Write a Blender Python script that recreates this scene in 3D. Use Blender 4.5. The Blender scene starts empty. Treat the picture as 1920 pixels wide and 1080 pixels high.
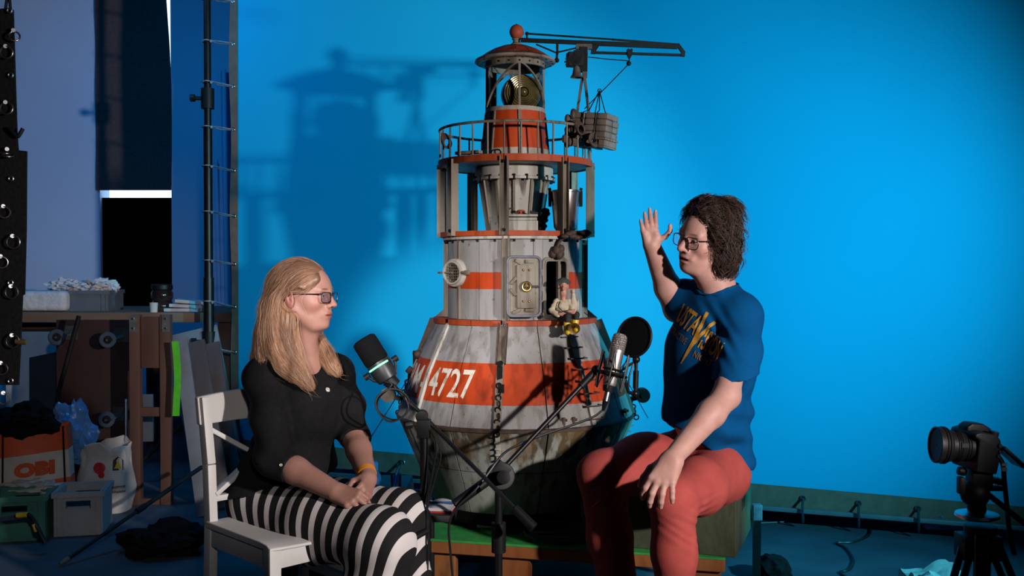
import bpy, bmesh, math, random
import numpy as np
from mathutils import Vector, Matrix, noise as mnoise
from mathutils.bvhtree import BVHTree

random.seed(7)
SC = bpy.context.scene
COL = SC.collection
PI = math.pi

# ------------------------------------------------------------------ camera
CAM_H = 1.25
FPX = 1920 * 35.0 / 36.0
TILT = math.atan(35.0 / FPX)
cam_data = bpy.data.cameras.new('camera')
cam_data.lens = 35.0
cam_data.sensor_width = 36.0
cam_data.clip_start = 0.05
cam = bpy.data.objects.new('camera', cam_data)
COL.objects.link(cam)
cam.location = (0, 0, CAM_H)
cam.rotation_euler = (PI / 2 - TILT, 0, 0)
SC.camera = cam

# ------------------------------------------------------------------ colour management
SC.view_settings.view_transform = 'Standard'
SC.view_settings.look = 'None'
SC.view_settings.exposure = 0.0
SC.view_settings.gamma = 1.0
SC.view_settings.use_curve_mapping = False

# ------------------------------------------------------------------ world and lights
world = bpy.data.worlds.new('studio_dark')
SC.world = world
world.use_nodes = True
world.node_tree.nodes['Background'].inputs[0].default_value = (0.10, 0.25, 0.55, 1)
world.node_tree.nodes['Background'].inputs[1].default_value = 0.012


def lamp(name, kind, loc, target, energy, color, **kw):
    d = bpy.data.lights.new(name, kind)
    d.energy = energy
    d.color = color
    for k, v in kw.items():
        setattr(d, k, v)
    o = bpy.data.objects.new(name, d)
    COL.objects.link(o)
    o.location = loc
    o.rotation_euler = (Vector(target) - Vector(loc)).to_track_quat('-Z', 'Y').to_euler()
    return o


# the key: a focused fresnel to the right of the lens
lamp('key_spot', 'SPOT', (2.40, 0.42, 1.66), (-0.62, 4.1, 1.28), 700, (1.0, 0.93, 0.90),
     shadow_soft_size=0.07, spot_size=math.radians(47), spot_blend=0.45)
# the blue wash on the backdrop, from the right behind the sitter
lamp('blue_wash', 'SPOT', (3.0, 2.2, 1.50), (-0.85, 4.80, 1.30), 730, (0.09, 0.74, 1.0),
     shadow_soft_size=0.06, spot_size=math.radians(97), spot_blend=1.0)
# a second blue lamp hung beyond the left end of the backdrop
lamp('blue_fill', 'SPOT', (-2.6, 5.1, 3.6), (-2.2, 6.8, 1.0), 84, (0.02, 0.42, 1.0),
     shadow_soft_size=0.30, spot_size=math.radians(160), spot_blend=1.0)
# two fill spots added near the lens to brighten the clutter and the model's left flank
lamp('clutter_fill', 'SPOT', (0.25, -0.3, 1.95), (-1.95, 4.9, 0.70), 110, (1.0, 0.95, 0.93),
     shadow_soft_size=0.08, spot_size=math.radians(30), spot_blend=0.8)
lamp('front_spot', 'SPOT', (-0.6, -0.2, 1.95), (-0.36, 4.1, 1.05), 700, (1.0, 0.95, 0.95),
     shadow_soft_size=0.10, spot_size=math.radians(15.5), spot_blend=0.6)


def at(px, py, Y):
    """world point on the sight line of photo pixel (px, py) at distance Y from the lens plane"""
    dx = (px - 960.0) / FPX
    dy = (540.0 - py) / FPX
    ct, st = math.cos(TILT), math.sin(TILT)
    d = Vector((dx, ct + dy * st, -st + dy * ct))
    d *= Y / d.y
    return Vector((d.x, d.y, d.z + CAM_H))


# ------------------------------------------------------------------ materials
MATS = {}


def rgba(c):
    return (c[0], c[1], c[2], 1.0)


def mat(name, c1, c2=None, rough=0.6, metal=0.0, nscale=6.0, bump=0.0, bscale=None, stretch=(1, 1, 1),
        detail=4.0, emit=None, estr=0.0, lo=0.35, hi=0.65, spec=0.5, trans=0.0, sheen=0.0, attr=None, alpha=1.0, sss=0.0,
        coat=0.0, zgrad=None):
    if name in MATS:
        return MATS[name]
    m = bpy.data.materials.new(name)
    m.use_nodes = True
    nt = m.node_tree
    N, L = nt.nodes, nt.links
    b = N['Principled BSDF']
    b.inputs['Roughness'].default_value = rough
    b.inputs['Metallic'].default_value = metal
    b.inputs['Specular IOR Level'].default_value = spec
    b.inputs['Transmission Weight'].default_value = trans
    b.inputs['Alpha'].default_value = alpha
    b.inputs['Coat Weight'].default_value = coat
    if sheen:
        b.inputs['Sheen Weight'].default_value = sheen
    if sss:
        b.inputs['Subsurface Weight'].default_value = sss
        b.inputs['Subsurface Radius'].default_value = (0.012, 0.005, 0.003)
        b.inputs['Subsurface Scale'].default_value = 1.0
    tc = N.new('ShaderNodeTexCoord')
    mp = N.new('ShaderNodeMapping')
    mp.inputs['Scale'].default_value = stretch
    L.new(tc.outputs['Object'], mp.inputs['Vector'])
    nz = N.new('ShaderNodeTexNoise')
    nz.inputs['Scale'].default_value = nscale
    nz.inputs['Detail'].default_value = detail
    L.new(mp.outputs[0], nz.inputs['Vector'])
    if c2 is None:
        c2 = tuple(x * 0.78 for x in c1)
    rp = N.new('ShaderNodeValToRGB')
    rp.color_ramp.elements[0].position = lo
    rp.color_ramp.elements[1].position = hi
    rp.color_ramp.elements[0].color = rgba(c2)
    rp.color_ramp.elements[1].color = rgba(c1)
    L.new(nz.outputs[0], rp.inputs[0])
    base_out = rp.outputs[0]
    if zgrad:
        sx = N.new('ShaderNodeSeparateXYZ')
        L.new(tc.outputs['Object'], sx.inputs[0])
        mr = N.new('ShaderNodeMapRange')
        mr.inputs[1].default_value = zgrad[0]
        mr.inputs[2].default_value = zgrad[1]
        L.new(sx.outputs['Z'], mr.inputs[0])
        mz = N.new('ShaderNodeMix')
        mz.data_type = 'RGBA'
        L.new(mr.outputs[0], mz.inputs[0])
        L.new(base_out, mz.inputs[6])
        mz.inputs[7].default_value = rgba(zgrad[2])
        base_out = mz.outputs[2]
    if attr:
        at_ = N.new('ShaderNodeAttribute')
        at_.attribute_name = attr
        mx = N.new('ShaderNodeMix')
        mx.data_type = 'RGBA'
        mx.blend_type = 'MULTIPLY'
        mx.inputs[0].default_value = 1.0
        L.new(at_.outputs['Color'], mx.inputs[6])
        L.new(base_out, mx.inputs[7])
        L.new(mx.outputs[2], b.inputs['Base Color'])
    else:
        L.new(base_out, b.inputs['Base Color'])
    if bump:
        bp = N.new('ShaderNodeBump')
        bp.inputs['Strength'].default_value = min(1.0, bump)
        bp.inputs['Distance'].default_value = 0.01
        if bscale:
            nb = N.new('ShaderNodeTexNoise')
            nb.inputs['Scale'].default_value = bscale
            nb.inputs['Detail'].default_value = 3
            L.new(mp.outputs[0], nb.inputs['Vector'])
            L.new(nb.outputs[0], bp.inputs['Height'])
        else:
            L.new(nz.outputs[0], bp.inputs['Height'])
        L.new(bp.outputs[0], b.inputs['Normal'])
    if emit:
        b.inputs['Emission Color'].default_value = rgba(emit)
        b.inputs['Emission Strength'].default_value = estr
    MATS[name] = m
    return m


def paint_mat(name, base, stain, bands=(), rust_top=None, rough=0.55, streak=0.5, chip=(0.10, 0.075, 0.055)):
    """weathered paint: bands = [(z0, z1, colour)] painted stripes; rust_top = (z, length) where rust runs start"""
    m = bpy.data.materials.new(name)
    m.use_nodes = True
    nt = m.node_tree
    N, L = nt.nodes, nt.links
    b = N['Principled BSDF']
    b.inputs['Roughness'].default_value = rough
    b.inputs['Specular IOR Level'].default_value = 0.2
    tc = N.new('ShaderNodeTexCoord')
    sep = N.new('ShaderNodeSeparateXYZ')
    L.new(tc.outputs['Object'], sep.inputs[0])

    def math_(op, a, bb=None, clamp=False):
        n = N.new('ShaderNodeMath')
        n.operation = op
        n.use_clamp = clamp
        for i, v in enumerate((a, bb)):
            if v is None:
                continue
            if isinstance(v, (int, float)):
                n.inputs[i].default_value = v
            else:
                L.new(v, n.inputs[i])
        return n.outputs[0]

    def noise_(scale, stretch, detail=5.0):
        mp = N.new('ShaderNodeMapping')
        mp.inputs['Scale'].default_value = stretch
        L.new(tc.outputs['Object'], mp.inputs[0])
        n = N.new('ShaderNodeTexNoise')
        n.inputs['Scale'].default_value = scale
        n.inputs['Detail'].default_value = detail
        L.new(mp.outputs[0], n.inputs['Vector'])
        return n.outputs[0]

    def mix(fac, a, c):
        n = N.new('ShaderNodeMix')
        n.data_type = 'RGBA'
        if isinstance(fac, (int, float)):
            n.inputs[0].default_value = fac
        else:
            L.new(fac, n.inputs[0])
        for i, v in ((6, a), (7, c)):
            if isinstance(v, tuple):
                n.inputs[i].default_value = rgba(v)
            else:
                L.new(v, n.inputs[i])
        return n.outputs[2]

    def tone(fac, a, k):
        n = N.new('ShaderNodeMix')
        n.data_type = 'RGBA'
        n.blend_type = 'MULTIPLY'
        L.new(fac, n.inputs[0])
        if isinstance(a, tuple):
            n.inputs[6].default_value = rgba(a)
        else:
            L.new(a, n.inputs[6])
        n.inputs[7].default_value = rgba(k)
        return n.outputs[2]

    z = sep.outputs['Z']
    wob = math_('MULTIPLY', math_('SUBTRACT', noise_(60, (1, 1, 1), 3), 0.5), 0.004)
    zz = math_('ADD', z, wob)
    col = base
    for z0, z1, c in bands:
        f = math_('MULTIPLY', math_('GREATER_THAN', zz, z0), math_('LESS_THAN', zz, z1))
        col = mix(f, col, c)
    # broad grime
    g = noise_(3.2, (1, 1, 0.6), 6)
    g = math_('MULTIPLY', math_('SUBTRACT', g, 0.42, ), 2.6, True)
    tint = tuple(min(1.0, q / 0.37) for q in stain)
    col = tone(math_('MULTIPLY', g, 0.7), col, tint)
    # vertical streaks
    s = noise_(34, (1, 1, 0.06), 4)
    s = math_('MULTIPLY', math_('SUBTRACT', s, 0.50), 7.0, True)
    col = tone(math_('MULTIPLY', s, streak), col, tint)
    # smudges
    u_ = noise_(11, (1, 1, 0.35), 7)
    u_ = math_('MULTIPLY', math_('SUBTRACT', u_, 0.54), 6.0, True)
    col = tone(math_('MULTIPLY', u_, 0.75), col, (0.42, 0.37, 0.32))
    # small chips and specks
    c_ = noise_(70, (1, 1, 0.7), 3)
    c_ = math_('MULTIPLY', math_('SUBTRACT', c_, 0.66), 14.0, True)
    col = mix(math_('MULTIPLY', c_, 0.75), col, chip)
    if rust_top:
        zt, ln, lenrust = rust_top
        down = math_('DIVIDE', math_('SUBTRACT', zt, z), ln)
        rs = noise_(26, (1, 1, 0.10), 5)
        rs = math_('MULTIPLY', math_('SUBTRACT', rs, math_('ADD', math_('MULTIPLY', down, 0.30), 0.38)), 9.0, True)
        col = mix(math_('MULTIPLY', rs, 0.85), col, (0.030, 0.022, 0.012))
        rr = noise_(15, (1, 1, 0.16), 4)
        rr = math_('MULTIPLY', math_('SUBTRACT', rr, math_('ADD', math_('MULTIPLY', down, 0.20), 0.44)), 7.0, True)
        col = mix(math_('MULTIPLY', rr, 0.6), col, (0.16, 0.085, 0.02))
    if isinstance(col, tuple):
        b.inputs['Base Color'].default_value = rgba(col)
    else:
        L.new(col, b.inputs['Base Color'])
    bp = N.new('ShaderNodeBump')
    bp.inputs['Strength'].default_value = 0.25
    bp.inputs['Distance'].default_value = 0.004
    L.new(noise_(28, (1, 1, 0.5), 5), bp.inputs['Height'])
    L.new(bp.outputs[0], b.inputs['Normal'])
    MATS[name] = m
    return m


# ------------------------------------------------------------------ mesh builder
def frame_from(d, up=(0, 0, 1)):
    d = Vector(d).normalized()
    u = Vector(up)
    if abs(d.dot(u.normalized())) > 0.98:
        u = Vector((1, 0, 0)) if abs(d.x) < 0.9 else Vector((0, 1, 0))
    s = d.cross(u).normalized()
    u = s.cross(d).normalized()
    return d, s, u


def rot_axis(axis, ang):
    return Matrix.Rotation(ang, 3, Vector(axis))


def rz(deg):
    return Matrix.Rotation(math.radians(deg), 3, 'Z')


class MB:
    def __init__(self):
        self.v = []
        self.f = []

    def add(self, vs, fs):
        o = len(self.v)
        self.v.extend([Vector(p) for p in vs])
        self.f.extend([tuple(i + o for i in q) for q in fs])
        return self

    def box(self, c, s, R=None):
        c = Vector(c)
        hx, hy, hz = s[0] / 2, s[1] / 2, s[2] / 2
        vs = []
        for sx, sy, sz in ((-1, -1, -1), (1, -1, -1), (1, 1, -1), (-1, 1, -1), (-1, -1, 1), (1, -1, 1), (1, 1, 1), (-1, 1, 1)):
            p = Vector((sx * hx, sy * hy, sz * hz))
            if R is not None:
                p = R @ p
            vs.append(c + p)
        return self.add(vs, [(0, 3, 2, 1), (4, 5, 6, 7), (0, 1, 5, 4), (1, 2, 6, 5), (2, 3, 7, 6), (3, 0, 4, 7)])

    def bar(self, p0, p1, w, h, up=(0, 0, 1), w1=None, h1=None):
        p0, p1 = Vector(p0), Vector(p1)
        d, s, u = frame_from(p1 - p0, up)
        vs = []
        for p, ww, hh in ((p0, w, h), (p1, w1 or w, h1 or h)):
            for a, b in ((-1, -1), (1, -1), (1, 1), (-1, 1)):
                vs.append(p + s * (a * ww / 2) + u * (b * hh / 2))
        return self.add(vs, [(0, 3, 2, 1), (4, 5, 6, 7), (0, 1, 5, 4), (1, 2, 6, 5), (2, 3, 7, 6), (3, 0, 4, 7)])

    def cyl(self, p0, p1, r0, r1=None, n=14, caps=True):
        if r1 is None:
            r1 = r0
        return self.tube([p0, p1], r0, n, radii=[r0, r1], caps=caps)

    def tube(self, pts, r, n=8, closed=False, radii=None, caps=True):
        pts = [Vector(p) for p in pts]
        m = len(pts)
        vs, fs = [], []
        prev_u = None
        for i, p in enumerate(pts):
            if closed:
                t = pts[(i + 1) % m] - pts[i - 1]
            elif i == 0:
                t = pts[1] - p
            elif i == m - 1:
                t = p - pts[i - 1]
            else:
                t = (pts[i + 1] - p).normalized() + (p - pts[i - 1]).normalized()
            if t.length < 1e-9:
                t = Vector((0, 0, 1))
            t.normalize()
            if prev_u is None:
                _, s, u = frame_from(t)
            else:
                u = prev_u - t * prev_u.dot(t)
                if u.length < 1e-6:
                    _, s, u = frame_from(t)
                u.normalize()
                s = t.cross(u)
            prev_u = u
            rr = radii[i] if radii else r
            for k in range(n):
                a = 2 * PI * k / n
                vs.append(p + s * (math.cos(a) * rr) + u * (math.sin(a) * rr))
        rng = m if closed else m - 1
        for i in range(rng):
            j = (i + 1) % m
            for k in range(n):
                l = (k + 1) % n
                fs.append((i * n + k, i * n + l, j * n + l, j * n + k))
        if not closed and caps:
            fs.append(tuple(range(n))[::-1])
            fs.append(tuple((m - 1) * n + k for k in range(n)))
        return self.add(vs, fs)

    def lathe(self, prof, c=(0, 0, 0), n=32, a0=0.0, a1=2 * PI, axis=None, up=None, close=False):
        """prof: [(r, h)] turned about axis (default z) through c"""
        c = Vector(c)
        if axis is None:
            ez, ex, ey = Vector((0, 0, 1)), Vector((1, 0, 0)), Vector((0, 1, 0))
        else:
            ez, ex, ey = frame_from(axis, up or (0, 0, 1))
        full = abs(a1 - a0 - 2 * PI) < 1e-6
        cnt = n if full else n + 1
        vs, fs = [], []
        for i in range(cnt):
            a = a0 + (a1 - a0) * i / n
            dv = ex * math.cos(a) + ey * math.sin(a)
            for r, h in prof:
                vs.append(c + dv * r + ez * h)
        m = len(prof)
        for i in range(n):
            j = (i + 1) % cnt
            for k in range(m - 1 if not close else m):
                l = (k + 1) % m
                fs.append((i * m + k, j * m + k, j * m + l, i * m + l))
        return self.add(vs, fs)

    def sphere(self, c, r, nu=16, nv=10, R=None):
        c = Vector(c)
        if isinstance(r, (int, float)):
            r = (r, r, r)
        vs, fs = [], []
        for j in range(nv + 1):
            th = PI * j / nv
            for i in range(nu):
                a = 2 * PI * i / nu
                p = Vector((math.sin(th) * math.cos(a) * r[0], math.sin(th) * math.sin(a) * r[1], math.cos(th) * r[2]))
                vs.append(c + (R @ p if R is not None else p))
        for j in range(nv):
            for i in range(nu):
                k = (i + 1) % nu
                fs.append((j * nu + i, (j + 1) * nu + i, (j + 1) * nu + k, j * nu + k))
        return self.add(vs, fs)

    def torus(self, c, axis, R, r, n=24, m=8):
        d, s, u = frame_from(axis)
        pts = [Vector(c) + s * (math.cos(2 * PI * i / n) * R) + u * (math.sin(2 * PI * i / n) * R) for i in range(n)]
        return self.tube(pts, r, m, closed=True)

    def prism(self, poly, o, ux, uy, depth):
        """polygon in the (ux, uy) plane at o, extruded by depth along ux x uy"""
        o, ux, uy = Vector(o), Vector(ux).normalized(), Vector(uy).normalized()
        nn = ux.cross(uy).normalized()
        k = len(poly)
        vs = [o + ux * a + uy * b for a, b in poly] + [o + ux * a + uy * b + nn * depth for a, b in poly]
        fs = [tuple(range(k))[::-1], tuple(range(k, 2 * k))]
        fs += [(i, (i + 1) % k, k + (i + 1) % k, k + i) for i in range(k)]
        return self.add(vs, fs)

    def build(self, name, material, parent=None, smooth=35, bevel=0.0, bseg=2, label=None, kind=None, sub=0):
        org = origin_of(parent)
        me = bpy.data.meshes.new(name)
        me.from_pydata([(p - org)[:] for p in self.v], [], self.f)
        bm = bmesh.new()
        bm.from_mesh(me)
        bmesh.ops.remove_doubles(bm, verts=bm.verts, dist=1e-5)
        bmesh.ops.recalc_face_normals(bm, faces=bm.faces)
        if bevel:
            es = [e for e in bm.edges if len(e.link_faces) == 2 and e.calc_face_angle(0) > 0.6]
            bmesh.ops.bevel(bm, geom=es, offset=bevel, segments=bseg, affect='EDGES', profile=0.6, clamp_overlap=True)
        bm.to_mesh(me)
        bm.free()
        return finish(name, me, material, parent, smooth, label, kind)


def origin_of(parent):
    o = Vector((0, 0, 0))
    p = parent
    while p is not None:
        o += Vector(p.location)
        p = p.parent
    return o


def finish(name, me, material, parent=None, smooth=35, label=None, kind=None):
    if smooth:
        me.polygons.foreach_set('use_smooth', [True] * len(me.polygons))
        me.set_sharp_from_angle(angle=math.radians(smooth))
    if material is not None:
        me.materials.append(material if not isinstance(material, str) else MATS[material])
    o = bpy.data.objects.new(name, me)
    COL.objects.link(o)
    if parent is not None:
        o.parent = parent
    if label:
        o['label'] = label
    if kind:
        o['kind'] = kind
    return o


def thing(name, label, cat, loc=(0, 0, 0), group=None):
    o = bpy.data.objects.new(name, None)
    COL.objects.link(o)
    o.location = loc
    o.empty_display_size = 0.05
    tag(o, label, cat, group)
    return o


def tag(o, label, cat, group=None, kind=None):
    o['label'] = label
    o['category'] = cat
    if group:
        o['group'] = group
    if kind:
        o['kind'] = kind
    return o


def recenter(o, loc):
    """move a top-level mesh's origin to loc without moving its surface"""
    loc = Vector(loc)
    o.data.transform(Matrix.Translation(-loc))
    o.location = loc
    return o


def structure(o):
    o['kind'] = 'structure'
    return o


def part_copy(src, parent, off):
    c = src.copy()
    COL.objects.link(c)
    c.parent = parent
    c.location = Vector(src.location) + Vector(off)
    return c


def copy_tree(src, loc, label=None, parent=None):
    c = src.copy()
    COL.objects.link(c)
    if loc is not None:
        c.location = loc
    c.parent = parent
    if label:
        c['label'] = label
    for ch in list(src.children):
        copy_tree(ch, None, None, c)
    return c


def catmull(pts, n=8, closed=False):
    pts = [Vector(p) for p in pts]
    out = []
    m = len(pts)
    rng = m if closed else m - 1
    for i in range(rng):
        p0 = pts[(i - 1) % m] if (closed or i > 0) else pts[0] * 2 - pts[1]
        p1, p2 = pts[i], pts[(i + 1) % m]
        p3 = pts[(i + 2) % m] if (closed or i + 2 < m) else pts[-1] * 2 - pts[-2]
        for k in range(n):
            t = k / n
            out.append(0.5 * ((2 * p1) + (p2 - p0) * t + (2 * p0 - 5 * p1 + 4 * p2 - p3) * t * t + (3 * p1 - p0 - 3 * p2 + p3) * t ** 3))
    if not closed:
        out.append(pts[-1])
    return out


def text_mesh(s, size=1.0, bold=0.0, xs=1.0, shear=0.0, res=4):
    """(verts2d, faces) of a string, lower-left at the origin, cap height = size"""
    cu = bpy.data.curves.new('lettering', 'FONT')
    cu.body = s
    cu.size = 1.0
    cu.offset = bold
    cu.resolution_u = res
    cu.shear = shear
    ob = bpy.data.objects.new('lettering', cu)
    COL.objects.link(ob)
    dg = bpy.context.evaluated_depsgraph_get()
    me = bpy.data.meshes.new_from_object(ob.evaluated_get(dg))
    bpy.data.objects.remove(ob)
    bpy.data.curves.remove(cu)
    bm = bmesh.new()
    bm.from_mesh(me)
    bmesh.ops.triangulate(bm, faces=bm.faces)
    bmesh.ops.subdivide_edges(bm, edges=[e for e in bm.edges if e.calc_length() > 0.18], cuts=2, use_grid_fill=False)
    bmesh.ops.triangulate(bm, faces=bm.faces)
    vs = [(v.co.x, v.co.y) for v in bm.verts]
    bm.verts.index_update()
    fs = [tuple(v.index for v in f.verts) for f in bm.faces]
    bm.free()
    bpy.data.meshes.remove(me)
    x0 = min(v[0] for v in vs)
    x1 = max(v[0] for v in vs)
    y0 = min(v[1] for v in vs)
    y1 = max(v[1] for v in vs)
    k = size / (y1 - y0)
    return [((v[0] - x0) * k * xs, (v[1] - y0) * k) for v in vs], fs, (x1 - x0) * k * xs


def flat_text(s, o, ux, uy, size, material, parent, name='lettering', width=None, bold=0.0, off=0.0015):
    """lettering laid on a plane: o = lower-left corner, ux to the right, uy up"""
    vs, fs, w = text_mesh(s, size, bold)
    k = 1.0 if width is None else width / w
    o, ux, uy = Vector(o), Vector(ux).normalized(), Vector(uy).normalized()
    n = ux.cross(uy)
    b = MB()
    b.add([o + ux * (x * k) + uy * y + n * off for x, y in vs], fs)
    return b.build(name, material, parent, smooth=0)


# ------------------------------------------------------------------ implicit surfaces for bodies and cloth
class SDF:
    def __init__(self, lo, hi, h):
        self.h = h
        self.lo = np.array(lo, dtype=np.float32)
        n = np.ceil((np.array(hi) - np.array(lo)) / h).astype(int) + 1
        self.n = n
        self.F = np.full(tuple(n), 0.5, dtype=np.float32)
        self.ax = [self.lo[i] + h * np.arange(n[i], dtype=np.float32) for i in range(3)]

    def _blk(self, lo, hi, k):
        sl = []
        for i in range(3):
            a = int(max(0, math.floor((lo[i] - k - self.lo[i]) / self.h)))
            b = int(min(self.n[i], math.ceil((hi[i] + k - self.lo[i]) / self.h) + 1))
            if b <= a:
                return None
            sl.append(slice(a, b))
        X = self.ax[0][sl[0]][:, None, None]
        Y = self.ax[1][sl[1]][None, :, None]
        Z = self.ax[2][sl[2]][None, None, :]
        return tuple(sl), X, Y, Z

    def _mix(self, sl, d, k, op):
        a = self.F[sl]
        if op == 'add':
            if k > 0:
                hh = np.clip(0.5 + 0.5 * (a - d) / k, 0, 1)
                self.F[sl] = a * (1 - hh) + d * hh - k * hh * (1 - hh)
            else:
                self.F[sl] = np.minimum(a, d)
        else:
            if k > 0:
                hh = np.clip(0.5 - 0.5 * (a + d) / k, 0, 1)
                self.F[sl] = a * (1 - hh) - d * hh + k * hh * (1 - hh)
            else:
                self.F[sl] = np.maximum(a, -d)

    def cone(self, a, b, ra, rb=None, k=0.02, op='add'):
        rb = ra if rb is None else rb
        a, b = np.array(a, dtype=np.float32), np.array(b, dtype=np.float32)
        R = max(ra, rb) + 0.03
        r = self._blk(np.minimum(a, b) - R, np.maximum(a, b) + R, k)
        if r is None:
            return self
        sl, X, Y, Z = r
        ab = b - a
        L2 = float(ab @ ab) + 1e-12
        t = np.clip(((X - a[0]) * ab[0] + (Y - a[1]) * ab[1] + (Z - a[2]) * ab[2]) / L2, 0, 1)
        d = np.sqrt((X - a[0] - t * ab[0]) ** 2 + (Y - a[1] - t * ab[1]) ** 2 + (Z - a[2] - t * ab[2]) ** 2) - (ra + (rb - ra) * t)
        self._mix(sl, d, k, op)
        return self

    def chain(self, pts, rs, k=0.02):
        for i in range(len(pts) - 1):
            self.cone(pts[i], pts[i + 1], rs[i], rs[i + 1], k)
        return self

    def ell(self, c, rad, R=None, k=0.02, op='add'):
        c = np.array(c, dtype=np.float32)
        m = max(rad) + 0.03
        r = self._blk(c - m, c + m, k)
        if r is None:
            return self
        sl, X, Y, Z = r
        x, y, z = X - c[0], Y - c[1], Z - c[2]
        if R is not None:
            q = [R[0][i] * x + R[1][i] * y + R[2][i] * z for i in range(3)]   # R^T p
        else:
            q = [x + 0 * y + 0 * z, y + 0 * x + 0 * z, z + 0 * x + 0 * y]
        k0 = np.sqrt((q[0] / rad[0]) ** 2 + (q[1] / rad[1]) ** 2 + (q[2] / rad[2]) ** 2)
        k1 = np.sqrt((q[0] / rad[0] ** 2) ** 2 + (q[1] / rad[1] ** 2) ** 2 + (q[2] / rad[2] ** 2) ** 2) + 1e-9
        self._mix(sl, (k0 * (k0 - 1) / k1).astype(np.float32), k, op)
        return self

    def slab(self, p, n, k=0.0):
        """cut away everything on the side n points to, from p on"""
        n = np.array(n, dtype=np.float32)
        n /= np.linalg.norm(n)
        X, Y, Z = self.ax[0][:, None, None], self.ax[1][None, :, None], self.ax[2][None, None, :]
        d = (X - p[0]) * n[0] + (Y - p[1]) * n[1] + (Z - p[2]) * n[2]
        self.F = np.maximum(self.F, d.astype(np.float32))
        return self

    def displace(self, fn):
        X, Y, Z = self.ax[0][:, None, None], self.ax[1][None, :, None], self.ax[2][None, None, :]
        self.F = (self.F + fn(X, Y, Z)).astype(np.float32)
        return self

    def mesh(self):
        F = self.F
        ins = F < 0
        nx, ny, nz = F.shape
        cs = [(0, 0, 0), (1, 0, 0), (0, 1, 0), (1, 1, 0), (0, 0, 1), (1, 0, 1), (0, 1, 1), (1, 1, 1)]
        cnt = np.zeros((nx - 1, ny - 1, nz - 1), dtype=np.int8)
        for dx, dy, dz in cs:
            cnt += ins[dx:nx - 1 + dx, dy:ny - 1 + dy, dz:nz - 1 + dz]
        act = np.argwhere((cnt > 0) & (cnt < 8))
        idx = np.full(cnt.shape, -1, dtype=np.int64)
        idx[act[:, 0], act[:, 1], act[:, 2]] = np.arange(len(act))
        vals = [F[act[:, 0] + c[0], act[:, 1] + c[1], act[:, 2] + c[2]] for c in cs]
        acc = np.zeros((len(act), 3))
        num = np.zeros(len(act))
        for i in range(8):
            for j in range(i + 1, 8):
                a, b = np.array(cs[i]), np.array(cs[j])
                if np.abs(a - b).sum() != 1:
                    continue
                va, vb = vals[i], vals[j]
                cr = (va < 0) != (vb < 0)
                t = np.where(cr, va / np.where(cr, va - vb, 1), 0)
                p = a[None, :] + t[:, None] * (b - a)[None, :]
                acc += np.where(cr[:, None], p, 0)
                num += cr
        V = (act + acc / num[:, None]) * self.h + self.lo
        quads = []
        for ax in range(3):
            s0 = [slice(1, -1)] * 3
            s0[ax] = slice(0, -1)
            s1 = list(s0)
            s1[ax] = slice(1, None)
            A, B = ins[tuple(s0)], ins[tuple(s1)]
            e = np.argwhere(A != B)
            if len(e) == 0:
                continue
            flip = A[e[:, 0], e[:, 1], e[:, 2]]
            e = e + np.array([0 if i == ax else 1 for i in range(3)])
            u, w = (ax + 1) % 3, (ax + 2) % 3
            q = []
            for du, dw in ((0, 0), (-1, 0), (-1, -1), (0, -1)):
                g = e.copy()
                g[:, u] += du
                g[:, w] += dw
                q.append(idx[g[:, 0], g[:, 1], g[:, 2]])
            q = np.stack(q, 1)
            q[~flip] = q[~flip][:, ::-1]
            quads.append(q)
        Q = np.concatenate(quads) if quads else np.zeros((0, 4), dtype=int)
        Q = Q[(Q >= 0).all(1)]
        return V, Q


def relax(V, Q, it=2, lam=0.5):
    """light Laplacian smoothing of a surface-net mesh"""
    n = len(V)
    e = np.concatenate([Q[:, [0, 1]], Q[:, [1, 2]], Q[:, [2, 3]], Q[:, [3, 0]]])
    deg = np.bincount(e.ravel(), minlength=n)[:, None]
    for _ in range(it):
        s = np.zeros_like(V)
        for k in range(3):
            s[:, k] = np.bincount(e[:, 0], weights=V[e[:, 1], k], minlength=n) + np.bincount(e[:, 1], weights=V[e[:, 0], k], minlength=n)
        V = V + lam * (s / np.maximum(deg, 1) - V)
    return V


def main_islands(V, Q, frac=0.02):
    """drop stray specks: keep the connected pieces with more than frac of the vertices"""
    n = len(V)
    lab = np.arange(n)
    e = np.concatenate([Q[:, [0, 1]], Q[:, [1, 2]], Q[:, [2, 3]], Q[:, [3, 0]]])
    while True:
        m = np.minimum(lab[e[:, 0]], lab[e[:, 1]])
        new = lab.copy()
        np.minimum.at(new, e[:, 0], m)
        np.minimum.at(new, e[:, 1], m)
        new = new[new]
        if (new == lab).all():
            break
        lab = new
    u, c = np.unique(lab, return_counts=True)
    good = np.isin(lab, u[c > frac * n])
    idx = np.cumsum(good) - 1
    Q = Q[good[Q].all(1)]
    return V[good], idx[Q]


def np_mesh(name, V, Q, material, parent=None, attrs=None, smooth=180, label=None):
    org = np.array(origin_of(parent)[:])
    me = bpy.data.meshes.new(name)
    me.from_pydata((V - org).tolist(), [], Q.tolist())
    if attrs:
        for an, av in attrs.items():
            if av.ndim == 2:
                a = me.color_attributes.new(an, 'FLOAT_COLOR', 'POINT')
                a.data.foreach_set('color', np.concatenate([av, np.ones((len(av), 1))], 1).astype(np.float32).ravel())
            else:
                a = me.attributes.new(an, 'FLOAT', 'POINT')
                a.data.foreach_set('value', av.astype(np.float32))
    me.validate()
    return finish(name, me, material, parent, smooth, label)


def wob(X, Y, Z, f, seed=0.0):
    """cheap smooth 3-D ripple in [-1, 1]"""
    return (np.sin(f * (X * 1.0 + 0.6 * Y) + 1.7 * np.sin(f * 0.71 * Z + seed) + seed * 3.1)
            * np.sin(f * (0.9 * Z - 0.5 * X) + 1.3 * np.sin(f * 0.63 * Y + seed * 1.7)))
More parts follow.
